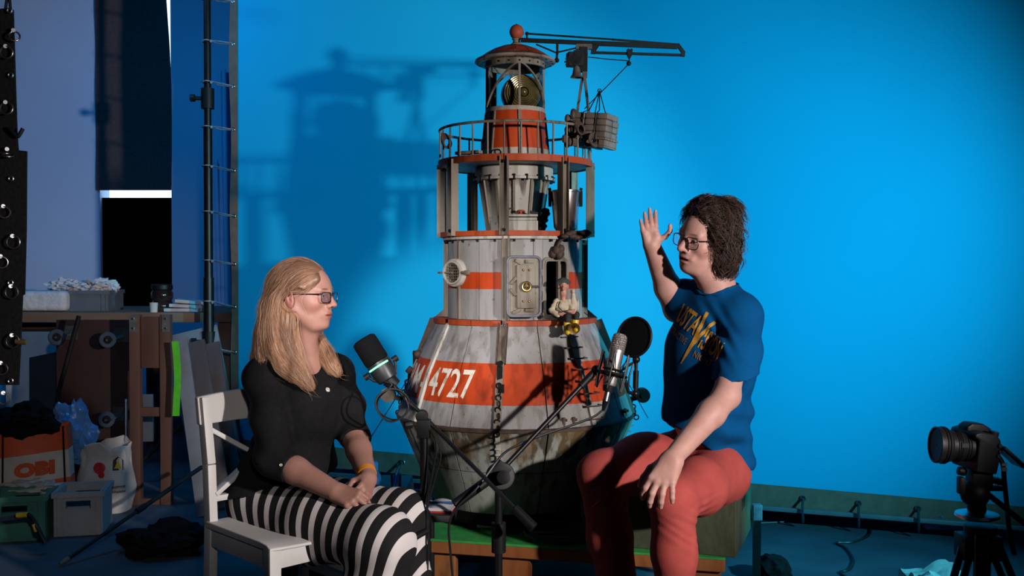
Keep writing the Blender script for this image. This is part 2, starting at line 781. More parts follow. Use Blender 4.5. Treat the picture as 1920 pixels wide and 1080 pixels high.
# ------------------------------------------------------------------ the setting
mat('concrete', (0.062, 0.080, 0.110), (0.036, 0.048, 0.070), rough=0.75, nscale=3.0, bump=0.15, bscale=60)
mat('wall_paint', (0.47, 0.64, 0.95), (0.43, 0.60, 0.90), rough=0.85, nscale=1.4, bump=0.05, bscale=90)
mat('black_cloth', (0.014, 0.012, 0.013), (0.007, 0.006, 0.007), rough=0.95, nscale=40, bump=0.2, spec=0.1)
mat('void_black', (0.002, 0.002, 0.002), rough=0.95, spec=0.0)
mat('daylight_pane', (0.8, 0.9, 0.95), rough=0.4, emit=(0.80, 0.97, 1.0), estr=1.6)
mat('blue_screen', (0.012, 0.465, 0.80), (0.010, 0.445, 0.77), rough=0.9, nscale=1.2, bump=0.08, bscale=240, spec=0.1, sheen=0.0)
mat('hem_tape', (0.24, 0.135, 0.10), (0.19, 0.11, 0.08), rough=0.9, nscale=20)
mat('black_metal', (0.008, 0.008, 0.009), (0.005, 0.005, 0.006), rough=0.38, nscale=20, spec=0.3)
mat('black_plastic', (0.009, 0.009, 0.010), (0.006, 0.006, 0.007), rough=0.5, nscale=30, spec=0.25)
mat('steel', (0.55, 0.55, 0.57), (0.42, 0.42, 0.44), rough=0.32, metal=1.0, nscale=30)
mat('zinc', (0.35, 0.36, 0.38), (0.24, 0.25, 0.27), rough=0.45, metal=0.8, nscale=30)
mat('aluminium', (0.34, 0.38, 0.44), (0.28, 0.31, 0.37), rough=0.4, metal=0.7, nscale=12)
mat('bungee_grey', (0.30, 0.31, 0.33), (0.2, 0.21, 0.23), rough=0.8, nscale=60)
mat('bungee_black', (0.03, 0.035, 0.05), rough=0.6, nscale=60)

b = MB()
b.box((-0.8, 4.0, -0.05), (11.0, 13.0, 0.1))
structure(b.build('floor', 'concrete'))

# back wall with a window opening that is blacked out
WY = 7.75
wl, wr = at(187, 300, WY).x, at(321, 300, WY).x
ztop, zbot = 4.2, at(250, 600, WY).z
wx0, wx1 = -6.2, 4.6
b = MB()
b.box(((wx0 + wl) / 2, WY + 0.1, 2.1), (wl - wx0, 0.2, 4.2))
b.box(((wx1 + wr) / 2, WY + 0.1, 2.1), (wx1 - wr, 0.2, 4.2))
b.box(((wl + wr) / 2, WY + 0.1, zbot / 2), (wr - wl, 0.2, zbot))
structure(b.build('wall_back', 'wall_paint', smooth=0))
win = thing('window_1', 'tall window blacked out with dark cloth, daylight leaking at its edge', 'window', ((wl + wr) / 2, WY + 0.1, zbot))
structure(win)
wc = (wl + wr) / 2
b = MB()
b.box((wc, WY + 0.19, (zbot + ztop) / 2), (wr - wl + 0.02, 0.01, ztop - zbot))
b.build('pane', 'daylight_pane', win)
b = MB()
zl = at(250, 370, WY).z
b.box((wc, WY + 0.05, (zl + zbot) / 2), (wr - wl, 0.02, zl - zbot))
b.build('blackout_board', 'void_black', win)

# the drape: its right edge bows away from the frame towards the top
b = MB()
zb = at(250, 357, WY).z
n = 24
vs, fs = [], []
xl = at(186, 300, WY).x - 0.02
for i in range(n + 1):
    t = i / n
    z = zb + (ztop - zb) * t
    py = 357 - 357 * min(1, t * (ztop - zb) / (at(0, 0, WY).z - zb))
    edge = at(322 - 9 * max(0.0, (175 - py) / 175) ** 1.2, py, WY).x
    for s, yo in ((0, 0.0), (1, 0.0)):
        vs.append((xl if s == 0 else edge, WY - 0.015 + 0.006 * math.sin(z * 9), z))
for i in range(n):
    fs.append((2 * i, 2 * i + 1, 2 * i + 3, 2 * i + 2))
b.add(vs, fs)
b.add([(p[0], p[1] + 0.012, p[2]) for p in vs], [f[::-1] for f in fs])
rim = [(2 * i, 2 * i + 2, 2 * n + 2 + 2 * i + 2, 2 * n + 2 + 2 * i) for i in range(n)] + \
      [(2 * i + 1, 2 * n + 2 + 2 * i + 1, 2 * n + 2 + 2 * i + 3, 2 * i + 3) for i in range(n)] + [(0, 2 * n + 2, 2 * n + 3, 1)]
b.add(vs + [(p[0], p[1] + 0.012, p[2]) for p in vs], rim)
mat('drape_cloth', (0.10, 0.082, 0.090), (0.08, 0.066, 0.072), rough=0.95, nscale=50, bump=0.25, spec=0.1)
o = b.build('blackout_drape', 'drape_cloth')
tag(recenter(o, (wc, WY, zb)), 'black blackout drape hanging over the upper window', 'curtain')

# ------------------------------------------------------------------ blue backdrop on its frame
BS = -0.354
BY0 = 5.312
BA = math.atan(BS)
bx_dir = Vector((math.cos(BA), math.sin(BA), 0))
bn = Vector((bx_dir.y, -bx_dir.x, 0))          # towards the camera side


def bd(px, py):
    """point of the backdrop plane seen at a photo pixel"""
    dx = (px - 960.0) / FPX
    Y = BY0 / (1 - BS * dx)
    return at(px, py, Y)


def bdX(X, z, off=0.0):
    p = Vector((X, BY0 + BS * X, z))
    return p + bn * off


XL = bd(446, 400).x
XR = 3.0
ZT = 3.6


def zb_(X):
    return 0.19 + (1.276 - X) * 0.0175


ZB = 0.19
back = thing('backdrop', 'large plain blue backdrop cloth stretched behind the lighthouse model', 'backdrop', bdX((XL + XR) / 2, ZB))
b = MB()
vs, fs = [], []
nx, nz = 60, 30
for i in range(nx + 1):
    for j in range(nz + 1):
        X = XL + (XR - XL) * i / nx
        z = zb_(X) + (ZT - zb_(X)) * j / nz
        vs.append(bdX(X, z, 0.004 * math.sin(X * 2.3) * math.sin(z * 1.9)))
for i in range(nx):
    for j in range(nz):
        q = (i * (nz + 1) + j, (i + 1) * (nz + 1) + j, (i + 1) * (nz + 1) + j + 1, i * (nz + 1) + j + 1)
        fs.append(q)
b.add(vs, fs)
b.add([Vector(p) - bn * 0.003 for p in vs], [f[::-1] for f in fs])
b.build('cloth', 'blue_screen', back, smooth=180)
# hems
HW = 0.045
b = MB()
vsl, fsl = [], []
for j in range(31):
    z = zb_(XL) - 0.11 + (ZT - zb_(XL) + 0.11) * j / 30
    wv = 0.006 * math.sin(z * 7.0)
    vsl += [bdX(XL - HW + wv, z, 0.004), bdX(XL + 0.004, z, 0.006)]
for j in range(30):
    fsl.append((2 * j, 2 * j + 1, 2 * j + 3, 2 * j + 2))
b.add(vsl, fsl)
b.add([p - bn * 0.009 for p in vsl], [f[::-1] for f in fsl])
b.build('side_hem', 'hem_tape', back, smooth=180)
b = MB()
vsl, fsl = [], []
for i in range(61):
    X = XL - HW + (XR - XL + HW) * i / 60
    wv = 0.005 * math.sin(X * 6.0)
    vsl += [bdX(X, zb_(X) - 0.115 + wv, 0.016 * (0.5 + 0.5 * math.sin(X * 5))), bdX(X, zb_(X) + 0.004, 0.006)]
for i in range(60):
    fsl.append((2 * i, 2 * i + 2, 2 * i + 3, 2 * i + 1))
b.add(vsl, fsl)
b.add([p - bn * 0.009 for p in vsl], [f[::-1] for f in fsl])
b.build('bottom_hem', 'hem_tape', back, smooth=180)

# the frame: a pole at the left and a rail along the bottom
pole_p = bd(392, 500)
PX, PY = pole_p.x, pole_p.y - 0.01
fr = thing('backdrop_frame', 'black stand pole and silver bottom rail holding the blue backdrop', 'stand', (PX, PY, 0))
b = MB()
b.cyl((PX, PY, 0.02), (PX, PY, 1.20), 0.031, n=18)
b.cyl((PX, PY, 1.18), (PX, PY, 2.10), 0.026, n=18)
b.cyl((PX, PY, 2.06), (PX, PY, 3.6), 0.021, n=18)
b.build('pole', 'black_metal', fr)
for py in (185, 640):
    zc = at(390, py, PY).z
    b = MB()
    b.cyl((PX, PY, zc - 0.06), (PX, PY, zc + 0.06), 0.039, n=18)
    b.cyl((PX - 0.03, PY - 0.01, zc), (PX - 0.085, PY - 0.02, zc), 0.012, n=10)
    b.cyl((PX - 0.07, PY - 0.02, zc), (PX - 0.095, PY - 0.02, zc), 0.022, n=10)
    b.build('clamp_collar', 'black_plastic', fr)
for a in (200, 320, 80):
    d = Vector((math.cos(math.radians(a)), math.sin(math.radians(a)), 0))
    b = MB()
    b.cyl(Vector((PX, PY, 0.45)) + d * 0.02, Vector((PX, PY, 0.02)) + d * 0.5, 0.013, n=10)
    b.build('leg', 'black_metal', fr)
b = MB()
RZ = 0.085
p0, p1 = bdX(PX, RZ, 0.035), bdX(2.9, RZ, 0.035)
b.bar(p0, p1, 0.022, 0.020)
b.build('bottom_rail', 'aluminium', fr, bevel=0.002)
# ties with their grommets
for k, py in enumerate((3, 82, 162, 243, 320, 405, 495, 575, 660, 745)):
    pz = bd(436, py)
    g = bdX(XL - 0.022, pz.z, 0.006)
    b = MB()
    b.torus(g, bn, 0.009, 0.003, 14, 6)
    b.build('grommet', 'steel', back)
    b = MB()
    lo = Vector((PX, PY, pz.z + 0.02 + 0.02 * random.random()))
    loop = [g, g.lerp(lo, 0.5) + Vector((0, -0.012, 0.004)), lo + Vector((0.034, -0.02, 0)), lo + Vector((0, -0.038, 0.003)),
            lo + Vector((-0.036, 0, 0)), lo + Vector((0, 0.036, -0.002)), lo + Vector((0.036, 0.0, -0.003)), g.lerp(lo, 0.5) + Vector((0, 0.006, -0.006)), g + Vector((0, 0.004, -0.004))]
    b.tube(catmull(loop, 5), 0.0035, 6)
    b.sphere(g.lerp(lo, 0.82) + Vector((0, -0.02, 0)), 0.009, 8, 6)
    b.build('tie', 'bungee_grey', back)
for px, py in ((1506, 935), (1610, 943), (1721, 950), (1832, 960), (690, 865), (757, 868), (610, 860), (530, 855)):
    g0 = bd(px, py)
    g = bdX(g0.x, zb_(g0.x) - 0.045, 0.014)
    b = MB()
    b.torus(g, bn, 0.011, 0.004, 14, 6)
    b.build('grommet', 'steel', back)
    b = MB()
    r = bdX(g0.x, RZ, 0.035)
    loop = [g + bn * 0.006, g.lerp(r, 0.5) + bn * 0.03, r + bn * 0.024 + Vector((0, 0, 0.02)), r + bn * 0.024 - Vector((0, 0, 0.02)), r - Vector((0, 0, 0.055)), r - bn * 0.022]
    b.tube(catmull(loop, 5), 0.006, 6)
    b.build('tie', 'bungee_black', back)

# ------------------------------------------------------------------ black flag added out of view to keep the blue wash off the sitters
flag = thing('light_flag', 'added black light flag on a stand at the right, out of view', 'flag', (2.22, 2.36, 0))
f0, f1 = Vector((2.335, 2.655, 0)), Vector((2.12, 2.03, 0))
b = MB()
b.bar(Vector((0, 0, 1.55)) + f0, Vector((0, 0, 1.55)) + f1, 0.012, 2.3)
b.build('panel', 'black_cloth', flag)
fmid = f0.lerp(f1, 0.5)
b = MB()
b.cyl((fmid.x + 0.03, fmid.y, 0.02), (fmid.x + 0.03, fmid.y, 2.75), 0.014, n=12)
b.build('pole', 'black_metal', flag)
for a in (10, 130, 250):
    d = Vector((math.cos(math.radians(a)), math.sin(math.radians(a)), 0))
    b = MB()
    b.cyl(Vector((fmid.x + 0.03, fmid.y, 0.30)), Vector((fmid.x + 0.03, fmid.y, 0.012)) + d * 0.35, 0.010, n=10)
    b.build('leg', 'black_metal', flag)
# ------------------------------------------------------------------ the lighthouse model
TY = 4.10
TXp = 966.0
TX = at(TXp, 500, TY).x
PXM = TY / FPX


def tz(py):
    return at(TXp, py, TY).z


def tr(px):
    return px * PXM


def pol(r, deg, z):
    """point at radius r, bearing deg (0 = towards the camera, + = to the right)"""
    a = math.radians(deg)
    return Vector((TX + r * math.sin(a), TY - r * math.cos(a), z))


ORANGE = (0.46, 0.052, 0.009)
WHITE = (0.29, 0.285, 0.28)
STAIN = (0.14, 0.115, 0.09)
base_z = 0.25
tower = thing('lighthouse_model', 'weathered grey and orange model lighthouse with lantern, gallery and crane', 'model', (TX, TY, base_z))
paint_mat('hull_cone', WHITE, STAIN, bands=[(tz(733) - base_z, tz(665) - base_z, ORANGE)], streak=0.45)
paint_mat('hull_cyl', WHITE, STAIN, bands=[(tz(540) - base_z, tz(510) - base_z, ORANGE)], streak=0.4)
paint_mat('hull_bowl', (0.36, 0.37, 0.34), (0.13, 0.125, 0.095), rust_top=(tz(783) - base_z, 0.22, 1), streak=0.5)
paint_mat('hull_plain', (0.42, 0.40, 0.36), STAIN, streak=0.6)
paint_mat('orange_paint', (0.36, 0.062, 0.018), (0.20, 0.14, 0.11), streak=0.6)
paint_mat('lamp_house', ORANGE, (0.18, 0.13, 0.10), bands=[(tz(297) - base_z - 0.05, tz(283) - base_z, (0.40, 0.37, 0.32)), (tz(214) - base_z, 5, (0.34, 0.30, 0.25))], streak=0.35)
paint_mat('rust_roof', (0.33, 0.060, 0.028), (0.12, 0.09, 0.085), streak=0.7)
paint_mat('post_paint', (0.20, 0.17, 0.135), (0.10, 0.075, 0.05), streak=0.7)
paint_mat('rim_paint', (0.27, 0.21, 0.165), (0.10, 0.06, 0.04), streak=0.7)
paint_mat('door_paint', (0.24, 0.215, 0.175), (0.14, 0.11, 0.08), streak=0.6)
mat('dark_iron', (0.008, 0.007, 0.0065), (0.004, 0.004, 0.004), rough=0.65, nscale=40, spec=0.12)
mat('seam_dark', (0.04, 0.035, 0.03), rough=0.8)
mat('rust_iron', (0.075, 0.042, 0.028), (0.035, 0.022, 0.016), rough=0.7, nscale=40)
mat('brass', (0.55, 0.38, 0.14), (0.35, 0.23, 0.08), rough=0.35, metal=1.0, nscale=40)
mat('old_brass', (0.35, 0.22, 0.09), (0.2, 0.13, 0.06), rough=0.45, metal=0.8, nscale=40)
mat('lens_glass', (0.22, 0.15, 0.05), (0.10, 0.07, 0.03), rough=0.18, metal=0.5, nscale=20, coat=1.0)
mat('lens_dark', (0.018, 0.018, 0.020), rough=0.15, metal=0.5, coat=1.0)


def glass_mat(name, tint, clear=0.92, rough=0.02):
    m = bpy.data.materials.new(name)
    m.use_nodes = True
    nt = m.node_tree
    N, L = nt.nodes, nt.links
    out = N['Material Output']
    N.remove(N['Principled BSDF'])
    tr_ = N.new('ShaderNodeBsdfTransparent')
    tr_.inputs[0].default_value = rgba(tint)
    gl = N.new('ShaderNodeBsdfGlossy')
    gl.inputs['Roughness'].default_value = rough
    fr_ = N.new('ShaderNodeFresnel')
    fr_.inputs[0].default_value = 1.45
    mx = N.new('ShaderNodeMixShader')
    L.new(fr_.outputs[0], mx.inputs[0])
    L.new(tr_.outputs[0], mx.inputs[1])
    L.new(gl.outputs[0], mx.inputs[2])
    L.new(mx.outputs[0], out.inputs[0])
    MATS[name] = m
    return m


glass_mat('clear_glass', (0.90, 0.94, 0.95))

# ---- inner hull, dark, seen only in the seams and doorway
rim_z, cone_z = tz(775), tz(601)
bot_z = tz(928)
R_bot, R_rim, R_cone, R_cyl = tr(152), tr(217), tr(146), tr(124)


def plate(r0, z0, r1, z1, a0, a1, th=0.005, na=4, mids=()):
    """a curved hull plate between two rings; mids: extra (r, z) rings between"""
    rings = [(r0, z0)] + list(mids) + [(r1, z1)]
    q = MB()
    vs = []
    for t in (0, th):
        for r, z in rings:
            for i in range(na + 1):
                vs.append(pol(r + t, a0 + (a1 - a0) * i / na, z))
    m, w = len(rings), na + 1
    fs = []
    for lay in (0, 1):
        o_ = lay * m * w
        for j in range(m - 1):
            for i in range(na):
                f_ = (o_ + j * w + i, o_ + j * w + i + 1, o_ + (j + 1) * w + i + 1, o_ + (j + 1) * w + i)
                fs.append(f_ if lay else f_[::-1])
    o_ = m * w
    for i in range(na):
        fs.append((i, i + 1, o_ + i + 1, o_ + i))
        k = (m - 1) * w
        fs.append((k + i + 1, k + i, o_ + k + i, o_ + k + i + 1))
    for j in range(m - 1):
        fs.append((j * w + w, j * w, o_ + j * w, o_ + j * w + w))
        k = na
        fs.append((j * w + k, j * w + w + k, o_ + j * w + w + k, o_ + j * w + k))
    q.add(vs, fs)
    return q


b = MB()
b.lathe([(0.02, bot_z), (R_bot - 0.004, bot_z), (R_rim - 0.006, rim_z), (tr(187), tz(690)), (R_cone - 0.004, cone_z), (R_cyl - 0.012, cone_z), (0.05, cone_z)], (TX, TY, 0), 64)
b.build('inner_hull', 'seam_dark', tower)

A0 = -8.0
gap = 0.35
for k in range(16):
    a = A0 + 22.5 * k
    # bowl, two rows
    zm = tz(850)
    rm = R_bot + (R_rim - R_bot) * (zm - bot_z) / (rim_z - bot_z)
    plate(R_bot, bot_z, rm - 0.0008, zm - 0.0014, a + gap, a + 22.5 - gap).build('bowl_plate', 'hull_bowl', tower)
    plate(rm + 0.0008, zm + 0.0014, R_rim, rim_z, a + gap, a + 22.5 - gap).build('bowl_plate', 'hull_bowl', tower)
    # cone
    plate(R_rim, rim_z + 0.01, R_cone, cone_z, a + gap * 0.8, a + 22.5 - gap * 0.8, mids=[(tr(189), tz(690))]).build('cone_plate', 'hull_cone', tower)
# cylinder; the sectors around the doorway stop at its frame
cyl_t = tz(446)
door_l, door_r = 22.6, 46.5
dz0, dz1 = tz(588), tz(488)
for k in range(16):
    a = A0 + 22.5 * k
    e = a + 22.5
    if k == 1:
        e = door_l
    if k == 2:
        a = door_r
    if e - a > 1:
        plate(R_cyl, cone_z, R_cyl, cyl_t, a + gap * .7, e - gap * .7, th=0.004).build('wall_plate', 'hull_cyl', tower)
plate(R_cyl, cone_z, R_cyl, dz0, door_l, door_r, th=0.004).build('wall_plate', 'hull_cyl', tower)
plate(R_cyl, dz1, R_cyl, cyl_t, door_l, door_r, th=0.004).build('wall_plate', 'hull_cyl', tower)
# inner room behind the doorway
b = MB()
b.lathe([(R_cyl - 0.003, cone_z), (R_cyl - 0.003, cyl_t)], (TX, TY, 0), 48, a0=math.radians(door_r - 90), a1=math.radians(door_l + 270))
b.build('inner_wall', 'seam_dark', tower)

# rim lip between cone and bowl
b = MB()
b.lathe([(R_rim + 0.001, rim_z - 0.006), (R_rim + 0.010, rim_z - 0.004), (R_rim + 0.011, rim_z + 0.006), (R_rim + 0.002, rim_z + 0.013), (R_rim - 0.02, rim_z + 0.012), (R_rim - 0.02, rim_z - 0.006)], (TX, TY, 0), 96, close=True)
b.build('rim_lip', 'rust_iron', tower)
# orange ring segments at the foot of the cylinder
for k in range(8):
    a = A0 + 45 * k
    for s in (0, 1):
        a0, a1 = a + 1.3 + s * 21.2, a + 1.3 + (s + 1) * 21.2 - 0.25
        q = MB()
        pr = [(R_cyl - 0.004, tz(594)), (tr(153), tz(594)), (tr(153), tz(603)), (R_cyl - 0.004, tz(603))]
        q.lathe(pr, (TX, TY, 0), 5, a0=math.radians(a0 - 90), a1=math.radians(a1 - 90), close=True)
        q.build('foot_ring_segment', 'orange_paint', tower)
# ribs: vertical strakes at the eight post bearings
for k in range(8):
    a = A0 + 45 * k
    c_ = Vector((math.sin(math.radians(a)), -math.cos(math.radians(a)), 0))
    s_ = Vector((c_.y, -c_.x, 0))
    heavy = k % 2 == 0
    w = 0.020 if heavy else 0.010
    q = MB()
    q.bar(pol(R_cyl + 0.006, a, cone_z), pol(R_cyl + 0.006, a, cyl_t), 0.030 if heavy else 0.012, 0.012, up=c_)
    if heavy:
        q.bar(pol(R_cyl + 0.016, a - 1.3, cone_z), pol(R_cyl + 0.016, a - 1.3, cyl_t), 0.006, 0.02, up=c_)
        q.bar(pol(R_cyl + 0.016, a + 3.2, cone_z), pol(R_cyl + 0.016, a + 3.2, cyl_t), 0.006, 0.02, up=c_)
    q.build('wall_rib', 'post_paint', tower)
    q = MB()
    pp = [pol(R_cone + 0.010, a, cone_z - 0.006), pol(tr(189) + 0.010, a, tz(690)), pol(R_rim + 0.010, a, rim_z + 0.012)]
    for i in range(2):
        q.bar(pp[i], pp[i + 1], 0.026 if heavy else 0.018, 0.012, up=c_)
    q.build('cone_rib', 'hull_plain' if not heavy else 'post_paint', tower)
    if heavy:
        q = MB()
        for off in (-0.016, 0.016):
            d_ = s_ * off
            q.bar(pol(R_cone + 0.020, a, cone_z + 0.005) + d_, pol(tr(173) + 0.020, a, tz(666)) + d_, 0.006, 0.03, up=c_)
        q.build('rib_cheek', 'rust_iron', tower)
        # fittings hanging on the rib: hook, chain and strap
        q = MB()
        q.cyl(pol(tr(176) + 0.015, a, tz(664)), pol(tr(176) + 0.045, a, tz(664)), 0.010, n=10)
        q.box(pol(tr(180) + 0.026, a, tz(680)), (0.02, 0.02, 0.05))
        q.box(pol(tr(190) + 0.022, a + 1, tz(705)), (0.022, 0.02, 0.03))
        for j in range(9):
            t = j / 8
            r_ = tr(192 + 24 * t) + 0.022
            q.torus(pol(r_, a + 0.6 * (j % 2), tz(700 + 78 * t)), (1, 0.2 * (j % 2), 0) if j % 2 else (0, 1, 0.2), 0.010, 0.003, 10, 5)
        q.build('rib_chain', 'dark_iron', tower)
        q = MB()
        q.bar(pol(R_rim + 0.008, a, rim_z - 0.004), pol(R_bot + 0.010, a, bot_z + 0.01), 0.016, 0.008, up=c_)
        for j in range(5):
            t = 0.12 + 0.07 * j
            r_ = R_rim + (R_bot - R_rim) * t + 0.016
            q.box(pol(r_, a, rim_z + (bot_z - rim_z) * t), (0.022, 0.01, 0.006))
        q.build('bowl_rack', 'hull_plain', tower)

# ---- decks of the open cage
dk0, dk1 = tz(446), tz(437)
for (z0, z1, R, nm) in ((dk0, dk1, tr(140), 'lower_deck'), (tz(316), tz(304), tr(144), 'upper_deck')):
    b = MB()
    b.lathe([(0.02, z0 + 0.004), (R - 0.012, z0 + 0.004), (R - 0.012, z1 - 0.003), (0.02, z1 - 0.003)], (TX, TY, 0), 64, close=True)
    dk = b.build(nm, 'hull_plain', tower)
    for k in range(8):
        a = A0 + 45 * k
        q = MB()
        q.lathe([(R - 0.014, z0), (R, z0), (R, z1), (R - 0.014, z1)], (TX, TY, 0), 8, a0=math.radians(a + 0.3 - 90), a1=math.radians(a + 44.7 - 90), close=True)
        q.build('edge_band', 'orange_paint', dk)
b = MB()
b.lathe([(R_cyl, dk0 - 0.012), (tr(135), dk0 - 0.012), (tr(135), dk0 + 0.003), (R_cyl, dk0 + 0.003)], (TX, TY, 0), 64, close=True)
b.build('deck_lip', 'hull_plain', tower)
# studs under the lower deck
for k in range(24):
    q = MB()
    q.cyl(pol(tr(131), A0 + 7 + 15 * k, dk0 - 0.012), pol(tr(131), A0 + 7 + 15 * k, dk0 - 0.022), 0.005, n=8)
    q.build('deck_stud', 'dark_iron', tower)
# eight H-section posts
for k in range(8):
    a = A0 + 45 * k
    c_ = Vector((math.sin(math.radians(a)), -math.cos(math.radians(a)), 0))
    R = tr(143)
    z0, z1 = dk0 + 0.002, tz(308)
    s_ = Vector((c_.y, -c_.x, 0))
    q = MB()
    ctr = pol(R - 0.006, a, 0)
    for off in (-0.014, 0.014):
        q.bar(ctr + s_ * off + Vector((0, 0, z0)), ctr + s_ * off + Vector((0, 0, z1)), 0.004, 0.034, up=c_)
    q.bar(ctr + Vector((0, 0, z0)), ctr + Vector((0, 0, z1)), 0.028, 0.006, up=c_)
    po = q.build('cage_post', 'post_paint', tower)
    for zz in (z0 + 0.02, z1 - 0.02):
        q = MB()
        q.cyl(pol(R - 0.003, a, zz), pol(R + 0.012, a, zz), 0.006, n=8)
        q.build('bolt', 'dark_iron', po)

# ---- inverted funnel inside the cage
ft, fb = tz(338), dk1 - 0.003
RT, RB = tr(64), tr(49)
b = MB()
b.lathe([(RB, fb), (RT, ft)], (TX - 0.005, TY, 0), 12)
b.lathe([(RB + 0.002, fb + 0.001), (0.01, fb + 0.001)], (TX - 0.005, TY, 0), 12)
paint_mat('funnel_paint', (0.40, 0.38, 0.34), STAIN, rust_top=(ft - base_z + 0.01, 0.10, 1), streak=0.6)
fu = b.build('funnel', 'funnel_paint', tower, smooth=20)
for k in range(12):
    a = 2 * PI * (k) / 12
    d = Vector((math.cos(a), math.sin(a), 0))
    c0 = Vector((TX - 0.005, TY, 0))
    q = MB()
    q.bar(c0 + d * (RB + 0.002) + Vector((0, 0, fb)), c0 + d * (RT + 0.002) + Vector((0, 0, ft)), 0.010, 0.008, up=d)
    q.build('funnel_rib', 'post_paint', fu)
b = MB()
b.lathe([(RT - 0.01, ft - 0.006), (tr(76), ft - 0.006), (tr(76), ft + 0.004), (tr(73), ft + 0.006), (tr(73), tz(318)), (tr(70), tz(316)), (RT - 0.01, tz(316))], (TX - 0.005, TY, 0), 48, close=True)
cl = b.build('funnel_collar', 'hull_plain', tower)
for k in range(20):
    q = MB()
    a = 2 * PI * k / 20
    p = Vector((TX - 0.005, TY, ft)) + Vector((math.cos(a), math.sin(a), 0)) * tr(74)
    q.cyl(p - Vector((0, 0, 0.012)), p + Vector((0, 0, 0.012)), 0.006, n=8)
    q.build('bolt', 'dark_iron', cl)
# hatch box at the funnel foot
hb = at(979, 434, TY - tr(60))
b = MB()
hx, hy = hb.x, TY - RB - 0.03
b.box((hx, hy, dk1 + 0.022), (0.125, 0.07, 0.044))
b.box((hx, hy, dk1 + 0.050), (0.118, 0.066, 0.012))
b.box((hx, hy + 0.004, dk1 + 0.064), (0.124, 0.07, 0.010))
ht = b.build('hatch', 'hull_plain', tower, bevel=0.004)
b = MB()
b.torus((hx - 0.005, hy - 0.01, dk1 + 0.080), (0, 0.25, 1), 0.014, 0.0035, 14, 6)
b.cyl((hx - 0.005, hy - 0.01, dk1 + 0.066), (hx - 0.005, hy - 0.01, dk1 + 0.08), 0.004, n=8)
b.build('hatch_wheel', 'orange_paint', ht)
b = MB()
b.tube(catmull([(hx - 0.055, hy - 0.02, dk1 + 0.066), (hx - 0.055, hy - 0.02, dk1 + 0.085), (hx - 0.045, hy - 0.02, dk1 + 0.092), (hx - 0.035, hy - 0.02, dk1 + 0.088)], 4), 0.003, 6)
b.build('hatch_handle', 'steel', ht)
b = MB()
b.cyl((hx + 0.03, hy - 0.02, dk1 + 0.078), (hx + 0.06, hy - 0.025, dk1 + 0.070), 0.006, n=8)
b.build('hatch_latch', 'steel', ht)
b = MB()
for i in range(7):
    b.sphere((hx + 0.075 + 0.02 * random.random(), hy - 0.0 + 0.04 * random.random(), dk1 + 0.012 + 0.012 * i), (0.018, 0.018, 0.012), 8, 6)
b.build('deck_junk', 'dark_iron', tower)
# the chrome bucket hanging at the cage
bc = at(1060, 434, TY - 0.16)
bz = dk1 + 0.004
mat('bucket_chrome', (0.62, 0.55, 0.52), (0.16, 0.10, 0.09), rough=0.28, metal=0.9, nscale=10, stretch=(1, 1, 0.12), lo=0.40, hi=0.55)
b = MB()
Rb = 0.057
b.lathe([(0.005, bz + 0.004), (Rb * 0.66, bz), (Rb * 0.80, bz + 0.012), (Rb, bz + 0.15), (Rb + 0.004, bz + 0.152), (Rb + 0.004, bz + 0.158), (Rb - 0.003, bz + 0.158), (Rb * 0.78, bz + 0.016), (0.005, bz + 0.010)], (bc.x, bc.y, 0), 36)
bu = b.build('bucket', 'bucket_chrome', tower)
for s in (-1, 1):
    q = MB()
    q.box((bc.x + s * (Rb + 0.004), bc.y, bz + 0.125), (0.012, 0.03, 0.06))
    q.cyl((bc.x + s * (Rb + 0.002), bc.y, bz + 0.15), (bc.x + s * (Rb + 0.006), bc.y, bz + 0.168), 0.006, n=8)
    q.build('bucket_lug', 'dark_iron', bu)

# ---- lamp house
lh0, lh1, lh2 = tz(297), tz(214), tz(206)
Rl0, Rl1 = tr(63), tr(54.5)
b = MB()
b.lathe([(0.01, lh0 - 0.02), (Rl0 + 0.001, lh0 - 0.02), (tr(62), tz(283)), (Rl1, lh1), (Rl1 + 0.003, lh1), (Rl1 + 0.003, lh2), (0.01, lh2)], (TX, TY, 0), 56)
lh = b.build('lamp_house', 'lamp_house', tower)
for a in (-80, -42, 8, 52, 82):
    q = MB()
    c_ = Vector((math.sin(math.radians(a)), -math.cos(math.radians(a)), 0))
    q.bar(pol(Rl0 + 0.003, a, lh0), pol(Rl1 + 0.003, a, lh1), 0.012 if a == 8 else 0.006, 0.006, up=c_)
    q.build('house_rib', 'post_paint', lh)
b = MB()
c_ = pol(Rl0 + 0.001, -30, tz(292))
b.torus(c_ + Vector((0, -0.006, 0)), (0.2, -1, 0.5), 0.013, 0.003, 12, 6)
b.build('mooring_ring', 'dark_iron', lh)
# lantern glass, frame and the lens
lt = tz(124)
b = MB()
b.lathe([(Rl1 - 0.006, lh2), (Rl1 - 0.006, lt)], (TX, TY, 0), 56)
b.build('lantern_glass', 'clear_glass', tower)
for a in (8, 98, -82, 188):
    q = MB()
    c_ = Vector((math.sin(math.radians(a)), -math.cos(math.radians(a)), 0))
    q.bar(pol(Rl1 - 0.002, a, lh2), pol(Rl1 - 0.002, a, lt), 0.009, 0.008, up=c_)
    q.build('lantern_post', 'post_paint', tower)
for a0, a1 in ((6, -74), (10, 90), (186, 106), (190, 270)):
    pts = []
    for i in range(11):
        t = i / 10
        pts.append(pol(Rl1 - 0.001, a0 + (a1 - a0) * t, lt - 0.006 - (lt - lh2 - 0.012) * (t ** 1.25)))
    q = MB()
    for i in range(10):
        mid = (pts[i] + pts[i + 1]) / 2 - Vector((TX, TY, (pts[i] + pts[i + 1]).z / 2))
        q.bar(pts[i], pts[i + 1], 0.006, 0.008, up=mid)
    q.build('lantern_brace', 'post_paint', tower)
b = MB()
